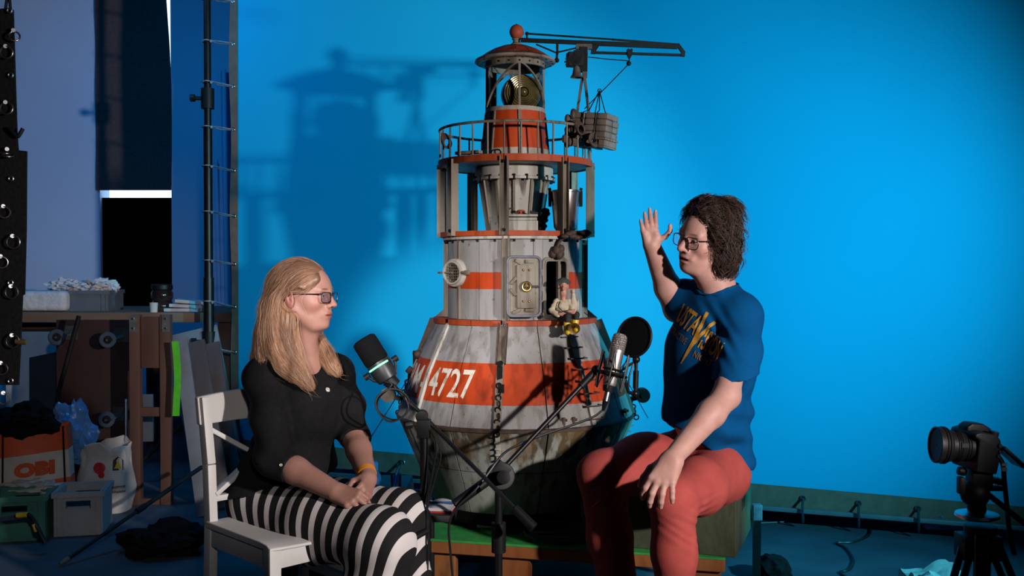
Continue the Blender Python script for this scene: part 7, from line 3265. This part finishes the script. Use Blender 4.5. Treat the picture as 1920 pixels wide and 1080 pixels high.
c_ = at(176, 562, WBY + 0.35)
open_crate('storage_crate', 'slate grey crate of white rags on the workbench', (c_.x, WBY + 0.36, bz_), (0.27, 0.30, 0.13), 'crate_slate', 4, handle=False)
for k, (px, py, s, sd) in enumerate(((150, 512, (0.11, 0.10, 0.045), 2), (185, 510, (0.10, 0.10, 0.055), 6), (120, 502, (0.09, 0.07, 0.045), 8), (207, 514, (0.045, 0.06, 0.04), 11))):
    c_ = at(px, py, WBY + 0.34)
    o = crumple('rag', (c_.x, WBY + 0.34, bz_ + 0.145 + 0.012 * (k == 2)), s, 'wadding', amp=0.45, seed=sd, freq=4.5)
    tag(recenter(o, (c_.x, WBY + 0.34, bz_ + 0.12)), ['crumpled white rag in the middle of the slate crate', 'large fluffy white rag at the right of the slate crate', 'white rag spilling over the bale beside the slate crate', 'small white rag tuck in the far corner of the crate'][k], 'rag', 'white rags')
# amber jar, cup and papers
c_ = at(302, 570, WBY + 0.12)
jc = Vector((c_.x, WBY + 0.14, bz_))
jar = thing('glass_jar', 'dark amber glass jar with bulging body on the workbench', 'jar', jc)
q = MB()
q.lathe([(0.002, 0.0), (0.055, 0.0), (0.066, 0.02), (0.066, 0.05), (0.055, 0.068), (0.066, 0.085), (0.066, 0.115), (0.056, 0.135), (0.002, 0.135)], jc, 30)
q.build('jar_body', 'amber_glass', jar)
q = MB()
q.lathe([(0.002, 0.135), (0.060, 0.135), (0.064, 0.14), (0.064, 0.165), (0.058, 0.170), (0.002, 0.170)], jc, 30)
q.build('lid', 'black_plastic', jar)
c_ = at(286, 585, WBY + 0.03)
cc_ = Vector((c_.x, WBY + 0.05, bz_))
q = MB()
q.lathe([(0.002, 0.0), (0.022, 0.0), (0.025, 0.058), (0.023, 0.058), (0.020, 0.004), (0.002, 0.004)], cc_, 22)
o = q.build('small_cup', 'board_white')
tag(recenter(o, cc_), 'small white cup at the bench edge beside the amber jar', 'cup')
for k in range(3):
    c_ = at(352, 566, WBY + 0.16)
    q = MB()
    q.box((c_.x + 0.01 * k, WBY + 0.2, bz_ + 0.012 + 0.024 * k), (0.22 - 0.02 * k, 0.26, 0.020), rz(8 * k - 6) @ Matrix.Rotation(0.05 * k, 3, 'Y'))
    o = q.build('booklet', 'board_white', bevel=0.002)
    tag(recenter(o, (c_.x + 0.01 * k, WBY + 0.2, bz_ + 0.024 * k)), ['bottom pale booklet of the small stack beside amber jar', 'middle pale booklet of the small stack beside amber jar', 'top pale booklet of the small stack beside amber jar'][k], 'booklet', 'booklets on the bench')

# ---- white panel and dark boards under the bench
q = MB()
slabpx(q, 10, 622, 118, 894, 5.98, 0.012)
o = q.build('panel', 'board_white')
tag(recenter(o, (at(64, 700, 5.98).x, 5.98, 0.0)), 'white flat panel leaning under the workbench', 'panel')
q = MB()
a_, b_ = at(60, 668, 5.85), at(118, 960, 5.6)
q.bar((at(88, 660, 5.9).x, 5.90, at(88, 665, 5.9).z), (at(92, 960, 5.55).x, 5.55, 0.01), 0.20, 0.02, up=(0, -1, 0.2))
o = q.build('dark_board', 'dolly_board')
tag(recenter(o, (at(92, 960, 5.55).x, 5.55, 0)), 'narrow dark board leaning in front of the white panel', 'board')

# ---- furniture dolly standing on edge, casters to the front
DY = 5.45
dc_ = at(172, 760, DY)
dol = thing('dolly', 'dark red furniture dolly stood upright showing its grey casters', 'dolly', (dc_.x, DY, 0.0))
q = MB()
a_, b_ = at(104, 600, DY), at(240, 600, DY)
q.box(((a_.x + b_.x) / 2, DY + 0.02, a_.z / 2), (b_.x - a_.x, 0.03, a_.z))
q.build('deck', 'dolly_board', dol, bevel=0.003)
for px, py in ((208, 637), (113, 632), (206, 786), (128, 778)):
    c_ = at(px, py, DY - 0.06)
    q = MB()
    q.box((c_.x + 0.03, DY, c_.z + 0.02), (0.075, 0.012, 0.075))
    fk = q.build('caster_plate', 'dark_zinc', dol)
    q = MB()
    q.bar((c_.x + 0.03, DY - 0.005, c_.z + 0.018), (c_.x, DY - 0.075, c_.z), 0.046, 0.010)
    q.build('fork', 'dark_zinc', fk)
    q = MB()
    q.lathe([(0.022, -0.013), (0.040, -0.013), (0.044, -0.008), (0.044, 0.008), (0.040, 0.013), (0.022, 0.013)], (c_.x - 0.012, DY - 0.075, c_.z), 28, axis=(0.35, -0.92, 0.1), close=True)
    q.build('tyre', 'wheel_grey', fk)
    q = MB()
    q.lathe([(0.002, -0.016), (0.010, -0.016), (0.023, -0.010), (0.023, 0.010), (0.010, 0.016), (0.002, 0.016)], (c_.x - 0.012, DY - 0.075, c_.z), 20, axis=(0.35, -0.92, 0.1))
    q.build('wheel_hub', 'black_cloth', fk)
    q = MB()
    q.cyl((c_.x - 0.008, DY - 0.096, c_.z), (c_.x - 0.010, DY - 0.086, c_.z), 0.006, n=10)
    q.build('axle_nut', 'dark_zinc', fk)
q = MB()
q.cyl(at(148, 592, 5.30), at(108, 742, 5.25), 0.012, n=10)
q.cyl(at(108, 742, 5.25), Vector((at(100, 960, 5.25).x, 5.25, 0.0)), 0.010, n=10)
o = q.build('pry_bar', 'black_metal')
tag(recenter(o, (at(100, 960, 5.25).x, 5.25, 0)), 'long dark bar leaning against the dolly board', 'bar')
q = MB()
q.cyl(Vector((at(236, 945, 5.3).x, 5.30, 0.0)), at(236, 748, 5.32), 0.008, n=10)
o = q.build('metal_tube', 'steel')
tag(recenter(o, (at(236, 945, 5.3).x, 5.30, 0)), 'thin shiny metal tube standing beside the trestle', 'tube')

# ---- wooden trestle
TY2 = 5.28
trs = thing('trestle', 'brown wooden trestle with metal corner brackets under the bench', 'trestle', (at(285, 900, TY2).x, TY2, 0))
zt_ = at(285, 590, TY2).z
for px in (255, 312):
    c_ = at(px, 700, TY2)
    q = MB()
    q.box((c_.x, TY2, zt_ / 2), (0.055, 0.045, zt_))
    q.build('upright', 'trestle_wood', trs, bevel=0.003)
    q = MB()
    q.box((at(px + (-2 if px < 280 else 2), 605, TY2).x, TY2 - 0.026, zt_ - 0.045), (0.040, 0.006, 0.095))
    bk = q.build('corner_bracket', 'zinc', trs)
    for dz in (0.025, -0.025):
        q = MB()
        q.cyl((at(px + (-2 if px < 280 else 2), 605, TY2).x, TY2 - 0.029, zt_ - 0.045 + dz), (at(px + (-2 if px < 280 else 2), 605, TY2).x, TY2 - 0.034, zt_ - 0.045 + dz), 0.006, n=8)
        q.build('screw', 'steel', bk)
q = MB()
slabpx(q, 264, 594, 304, 690, TY2 - 0.012, 0.02)
q.build('head_board', 'trestle_wood', trs, bevel=0.002)
q = MB()
slabpx(q, 262, 764, 306, 781, TY2 - 0.010, 0.02)
q.build('cross_bar', 'trestle_wood', trs, bevel=0.002)
q = MB()
slabpx(q, 262, 935, 306, 948, TY2 - 0.010, 0.02)
q.build('cross_bar', 'trestle_wood', trs, bevel=0.002)
q = MB()
slabpx(q, 266, 740, 286, 828, TY2 + 0.25, 0.02)
o = q.build('pale_box', 'board_white')
tag(recenter(o, (at(276, 830, TY2 + 0.25).x, TY2 + 0.25, at(276, 828, TY2 + 0.25).z)), 'small pale box seen through the trestle', 'box')

# ---- boards leaning right of the trestle
q = MB()
q.bar(Vector((at(384, 958, 5.0).x, 5.00, 0.005)), at(338, 636, 5.35), 0.075, 0.018, up=(0, -1, 0.3))
o = q.build('white_batten', 'batten_pale', bevel=0.002)
tag(recenter(o, (at(384, 958, 5.0).x, 5.0, 0)), 'long white batten leaning beside the green tape', 'batten')
for k, (b0_, t0_, w_, m_, lb) in enumerate((((412, 950, 5.15), (362, 642, 5.50), 0.13, 'board_grey', 'grey weathered board leaning next to the white batten'),
                                            ((438, 950, 5.25), (392, 645, 5.62), 0.12, 'board_grey', 'grey weathered board leaning closest to the black pole'),
                                            ((415, 958, 5.75), (360, 620, 5.95), 0.30, 'batten_pale', 'wide white board leaning behind the grey boards'))):
    q = MB()
    p0_ = at(*b0_)
    q.bar(Vector((p0_.x, b0_[2], 0.005)), at(*t0_), w_, 0.02, up=(0, -1, 0.3))
    o = q.build('leaning_board', m_, bevel=0.002)
    tag(recenter(o, (p0_.x, b0_[2], 0)), lb, 'board')
q = MB()
vs, fs = [], []
for i in range(9):
    t = i / 8
    c_ = at(328 + 4 * t + 3 * math.sin(t * 4), 640 + 140 * t, 5.18)
    vs += [c_ + Vector((-0.018, 0, 0)), c_ + Vector((0.018, 0, 0)), c_ + Vector((0.018, 0.003, 0)), c_ + Vector((-0.018, 0.003, 0))]
for i in range(8):
    for k in range(4):
        l = (k + 1) % 4
        fs.append((4 * i + k, 4 * i + l, 4 * i + 4 + l, 4 * i + 4 + k))
fs += [(0, 1, 2, 3), (32, 33, 34, 35)]
q.add(vs, fs)
o = q.build('tape_strip', 'tape_green')
tag(recenter(o, at(331, 640, 5.18)), 'strip of bright green tape hanging off the trestle', 'tape')
# sticks leaning at the wall behind the pole
for k, (xa, ya, xb) in enumerate(((405, 300, 412), (412, 135, 417), (420, 130, 424))):
    q = MB()
    q.cyl(Vector((at(xb + 6, 900, 7.5).x, 7.5, 0.01)), at(xa, ya, 7.70), 0.016, n=8)
    o = q.build('leaning_stick', 'wall_paint')
    tag(recenter(o, (at(xb + 6, 900, 7.5).x, 7.5, 0)), ['short pale stick leaning on the wall behind the pole', 'tall pale stick leaning on the wall, middle of three', 'tall pale stick leaning on the wall closest to the backdrop'][k], 'stick')

# ---- bags
mat('white_plastic', (0.60, 0.57, 0.55), (0.50, 0.48, 0.47), rough=0.5, nscale=8, bump=0.5, bscale=14)


def sack(S0, c, w, d, h, seed, taper=0.9, open_=True, n=40, m=18, wr=0.06):
    """an open standing carrier bag: superelliptic walls with creases, a thickness and a ragged rim"""
    vs_, fs_ = [], []
    for lay in (0, 1):
        for j in range(m + 1):
            t = j / m
            for i in range(n):
                a = 2 * PI * i / n
                ca, sa = math.cos(a), math.sin(a)
                e = 0.55
                x = math.copysign(abs(ca) ** e, ca)
                y = math.copysign(abs(sa) ** e, sa)
                k = (1 - (1 - taper) * t) * (0.86 + 0.14 * math.sin(PI * min(1, t * 1.3)))
                cr = wr * mnoise.noise(Vector((x * 2.2 + seed, y * 2.2, t * 3.0))) + wr * 0.6 * mnoise.noise(Vector((x * 6 + seed, y * 6, t * 5)))
                k += cr * (0.4 + t)
                zz = h * t * (1 + 0.12 * mnoise.noise(Vector((x * 1.5, y * 1.5 + seed, 9.0))) * t)
                in_ = 0.97 if lay else 1.0
                vs_.append(Vector(c) + Vector((x * w / 2 * k * in_, y * d / 2 * k * in_, zz + (0.004 if lay else 0))))
    N_ = n * (m + 1)
    for lay in (0, 1):
        for j in range(m):
            for i in range(n):
                l = (i + 1) % n
                q_ = (lay * N_ + j * n + i, lay * N_ + j * n + l, lay * N_ + (j + 1) * n + l, lay * N_ + (j + 1) * n + i)
                fs_.append(q_ if not lay else q_[::-1])
        fs_.append(tuple(lay * N_ + i for i in range(n)))
    for i in range(n):
        l = (i + 1) % n
        fs_.append((m * n + i, m * n + l, N_ + m * n + l, N_ + m * n + i))
    return S0.add(vs_, fs_)


wbp = on_floor(183, 966, 0)
wbp = Vector((wbp.x, wbp.y + 0.12, 0))
wbag = thing('shopping_bag', 'white crinkled shopping bag with red and yellow print', 'bag', wbp)
q = sack(MB(), wbp, 0.265, 0.22, 0.345, 3.0, 0.95, wr=0.10)
bgo = q.build('bag_wall', 'white_plastic', wbag, smooth=40)
bg_bvh = BVHTree.FromPolygons([v[:] for v in q.v], q.f)


def press(bvh, polys, c, ux, uy, nn, name, material, parent, off=0.003):
    q_ = MB()
    for vs_, fs_ in polys:
        pts = []
        for x, y in vs_:
            o_ = Vector(c) + ux * x + uy * y + nn * 0.4
            h_ = bvh.ray_cast(o_, -nn)
            pts.append(h_[0] + nn * off if h_[0] is not None else None)
        keep = [f_ for f_ in fs_ if all(pts[i] is not None for i in f_)]
        q_.add([p if p is not None else Vector(c) for p in pts], keep)
    if len(q_.f):
        return q_.build(name, material, parent, smooth=0)


def disc(cx, cy, r, n=14, sx=1.0):
    return [(cx + r * sx * math.cos(2 * PI * i / n), cy + r * math.sin(2 * PI * i / n)) for i in range(n)], [tuple(range(n))]


nW = (Vector((0.25, -0.95, 0.10))).normalized()
uxW = Vector((0.95, 0.25, 0)).normalized()
uyW = nW.cross(uxW)
uyW = uyW if uyW.z > 0 else -uyW
cW = Vector((wbp.x + 0.02, wbp.y - 0.09, 0.20))
for dd_ in (disc(-0.02, 0.035, 0.030), disc(-0.115, 0.08, 0.024), disc(-0.01, 0.0, 0.016), disc(0.0, -0.155, 0.025, sx=1.6)):
    press(bg_bvh, [dd_], cW, uxW, uyW, nW, 'red_print', 'print_red', wbag)
press(bg_bvh, [([(0.045, 0.02), (0.095, 0.02), (0.095, 0.07), (0.070, 0.09), (0.045, 0.07)], [(0, 1, 2, 3, 4)])], cW, uxW, uyW, nW, 'emblem', 'print_black', wbag)
press(bg_bvh, [([(0.052, 0.03), (0.088, 0.03), (0.070, 0.072)], [(0, 1, 2)])], cW, uxW, uyW, nW, 'emblem_triangle', 'print_yellow', wbag, 0.004)
press(bg_bvh, [put('Hier kommt', 0.005, -0.070, 0.10, 0.018, 0.02), put('Nachhaltig', 0.005, -0.098, 0.10, 0.018, 0.02)], cW, uxW, uyW, nW, 'lettering', 'print_black', wbag)

# blue plastic bag
c_ = on_floor(120, 968, 0)
o = crumple('plastic_bag', (at(122, 815, 5.05).x, 5.12, at(122, 815, 5.05).z), (0.115, 0.07, 0.155), 'plastic_bluebag', amp=0.30, seed=13, res=2, freq=2.6)
tag(recenter(o, (at(122, 815, 5.05).x, 5.12, at(122, 900, 5.05).z)), 'crumpled light blue plastic bag behind the white shopping bag', 'bag')

# builder's market bag, orange and white
ob = Vector((at(40, 930, 4.85).x, 4.92, at(50, 935, 4.85).z - 0.02))
obag = thing('carrier_bag', 'orange and white carrier bag with bold red lettering', 'bag', ob)
RO = rz(14)
ho = at(50, 808, 4.85).z - ob.z
wO, dO = 0.42, 0.12


def opt(x, y, z):
    return ob + RO @ Vector((x, y, z)) + Vector((0, 0, 0.10 * x))


bands_ = ((0.0, 0.27, 'bag_orange'), (0.27, 0.66, 'bag_white'), (0.66, 1.0, 'bag_orange'))
for z0_, z1_, m_ in bands_:
    q = MB()
    vs, fs = [], []
    nn_ = 12
    for i in range(nn_ + 1):
        x = -wO / 2 + wO * i / nn_
        for z in (z0_ * ho, z1_ * ho):
            bul = 0.010 * math.sin(x * 17 + z * 9) + 0.010 * math.sin(PI * z / ho)
            vs.append(opt(x * (0.90 + 0.10 * (1 - z / ho)), -dO / 2 - bul, z))
            vs.append(opt(x * (0.90 + 0.10 * (1 - z / ho)), dO / 2 + bul, z))
    for i in range(nn_):
        a_ = 4 * i
        fs += [(a_, a_ + 4, a_ + 6, a_ + 2), (a_ + 1, a_ + 3, a_ + 7, a_ + 5)]
        if z0_ == 0:
            fs.append((a_, a_ + 1, a_ + 5, a_ + 4))
    fs += [(0, 2, 3, 1), (4 * nn_, 4 * nn_ + 1, 4 * nn_ + 3, 4 * nn_ + 2)]
    q.add(vs, fs)
    q.build('bag_panel', m_, obag)
uxO = (RO @ Vector((1, 0, 0)) + Vector((0, 0, 0.10))).normalized()


def obi_text(s, x, z, w, h):
    vs_, fs_, tw = text_mesh(s, 1.0, 0.075)
    q_ = MB()
    q_.add([opt(x + a / tw * w, -dO / 2 - 0.024 - 0.004, z + b__ * h) for a, b__ in vs_], fs_)
    q_.build('lettering', 'bag_orange', obag, smooth=0)


obi_text('OBI', -0.045, ho * 0.36, 0.185, ho * 0.20)
for xs in (-0.10, 0.185):
    q = MB()
    q.bar(opt(xs, -dO / 2 - 0.016, 0), opt(xs * 0.95, -dO / 2 - 0.016, ho), 0.008, 0.004, up=(0, -1, 0))
    q.build('carry_strap', 'black_plastic', obag)
o = crumple('black_jacket', (at(36, 790, 4.80).x, 4.86, at(36, 790, 4.80).z), (0.14, 0.11, 0.085), 'black_cloth', amp=0.30, seed=21, freq=2.2)
tag(recenter(o, (at(36, 790, 4.80).x, 4.86, at(36, 815, 4.80).z)), 'black jacket bundled on top of the orange carrier bag', 'jacket')
o = crumple('foil_sheet', (at(52, 912, 4.78).x, 4.82, at(52, 915, 4.78).z), (0.13, 0.07, 0.03), 'white_plastic', amp=0.4, seed=17, freq=3.5)
tag(recenter(o, (at(52, 912, 4.78).x, 4.82, at(52, 925, 4.78).z)), 'thin crumpled white plastic sheet above the green crate', 'plastic sheet')

# crates on the floor
c_ = on_floor(140, 1003, 0)
open_crate('storage_crate', 'light grey stacking crate on the floor before the white shopping bag', (c_.x, c_.y + 0.10, 0.001), (0.215, 0.24, 0.205), 'crate_grey', 12)
c_ = on_floor(45, 1012, 0)
open_crate('storage_crate', 'green stacking crate on the floor at the far left', (c_.x - 0.05, c_.y + 0.08, 0.001), (0.26, 0.24, 0.205), 'crate_green', 12)
# saw resting across the green crate
sw = thing('hand_saw', 'hand tool with black and yellow handle across the green crate', 'saw', at(60, 985, 4.38))
q = MB()
q.bar(at(-10, 975, 4.42), at(40, 968, 4.40), 0.004, 0.020)
q.build('blade', 'steel', sw)
q = MB()
q.tube(catmull([at(30, 968, 4.40), at(52, 965, 4.38), at(66, 982, 4.36), at(76, 1002, 4.36), at(84, 1018, 4.36)], 6), 0.011, 10)
q.build('handle', 'black_plastic', sw)
q = MB()
q.cyl(at(64.5, 982, 4.36), at(70, 996, 4.36), 0.0125, n=12)
q.cyl(at(33, 966, 4.39), at(52, 965, 4.375), 0.0122, n=12)
q.build('yellow_grip', 'yellow_trim', sw)

# stand leg reaching over the floor
foot = on_floor(112, 1058, 0.012)
topl = at(378, 876, 4.95)
ls = thing('stand_leg', 'black telescopic stand leg slanting down to the floor', 'stand leg', foot)
q = MB()
q.cyl(foot + (topl - foot) * 0.03, foot + (topl - foot) * 0.52, 0.0085, n=12)
q.cyl(foot + (topl - foot) * 0.50, topl, 0.011, n=12)
q.build('tube', 'black_metal', ls)
q = MB()
q.cyl(foot + (topl - foot) * 0.50, foot + (topl - foot) * 0.56, 0.014, n=12)
q.build('joint', 'black_plastic', ls)
q = MB()
q.cyl(foot, foot + (topl - foot) * 0.05, 0.007, 0.012, n=12)
q.build('rubber_tip', 'rubber_grey', ls)
c_ = on_floor(315, 1035, 0)
o = crumple('black_sack', (c_.x, c_.y, 0.05), (0.19, 0.13, 0.085), 'black_cloth', amp=0.30, seed=31, flat=0.55, freq=2.4)
tag(recenter(o, (c_.x, c_.y, 0)), 'black cloth sack slumped on the floor behind the chair', 'sack')

# ---- hanging black webbing with rings at the far left
HYm = 4.0


def hp(px, py, dy=0.0):
    return at(px, py, HYm + dy)


hang = thing('ring_strap', 'black strap hung with steel rings at the left edge', 'strap', hp(20, 720))
for (pts_, nm) in (([(-40, 16), (8, 16), (24, 18), (27, 120), (31, 250), (34, 290), (40, 420), (42, 540), (38, 640), (34, 722), (-40, 722)], 'webbing'),
                   ([(30, 281), (48, 283), (47, 430), (44, 552), (36, 556), (33, 420)], 'side_flap')):
    q = MB()
    c0_ = hp(0, 0)
    poly = [((hp(*p) - c0_).x, (hp(*p) - c0_).z) for p in pts_]
    q.prism(poly, c0_ + Vector((0, 0.006 if nm == 'side_flap' else 0, 0)), (1, 0, 0), (0, 0, 1), -0.010)
    q.build(nm, 'webbing', hang, smooth=0)
for px, py, ax_, R_ in ((27, 68, (0.5, -1, 0.3), 0.020), (12, 98, (0.1, -1, 0), 0.024), (12, 203, (0.1, -1, 0.1), 0.024), (15, 291, (0.2, -0.35, 1), 0.022), (8, 398, (0.3, -1, 0), 0.022),
                        (25, 454, (0.1, -1, 0), 0.025), (3, 492, (0.5, -1, 0), 0.022), (22, 548, (0, -1, 0), 0.025), (24, 640, (0, -1, 0), 0.026), (3, 692, (0.2, -1, 0), 0.022), (8, 748, (0.4, -1, 0), 0.022)):
    q = MB()
    q.torus(hp(px, py, -0.022), ax_, R_, 0.0036, 26, 8)
    rg_ = q.build('ring', 'ring_steel', hang)
    q = MB()
    q.cyl(hp(px - 2, py - 11.5, -0.012), hp(px - 2, py - 11.5, -0.026), 0.008, n=12)
    q.build('rivet', 'steel', rg_)
for px, py in ((20, 141), (21, 335), (20, 530), (20, 714), (18, 20)):
    q = MB()
    q.torus(hp(px, py, -0.013), (0, -1, 0), 0.009, 0.0035, 16, 6)
    q.build('eyelet', 'steel', hang)
q = MB()
q.tube(catmull([hp(16, 240, -0.02), hp(26, 250, -0.024), hp(33, 256, -0.024), hp(38, 250, -0.024), hp(43, 241, -0.024)], 5), 0.008, 8)
q.build('hook', 'black_metal', hang)
q = MB()
q.cyl(hp(30, 640, -0.015), hp(50, 641, -0.015), 0.012, n=12)
q.build('brass_fitting', 'old_brass', hang)
q = MB()
q.tube([hp(10, 20), hp(14, -10), hp(12, -60)], 0.006, 8)
q.tube([hp(20, 20), hp(17, -10), hp(12, -60)], 0.006, 8)
q.build('suspension_cord', 'black_plastic', hang)
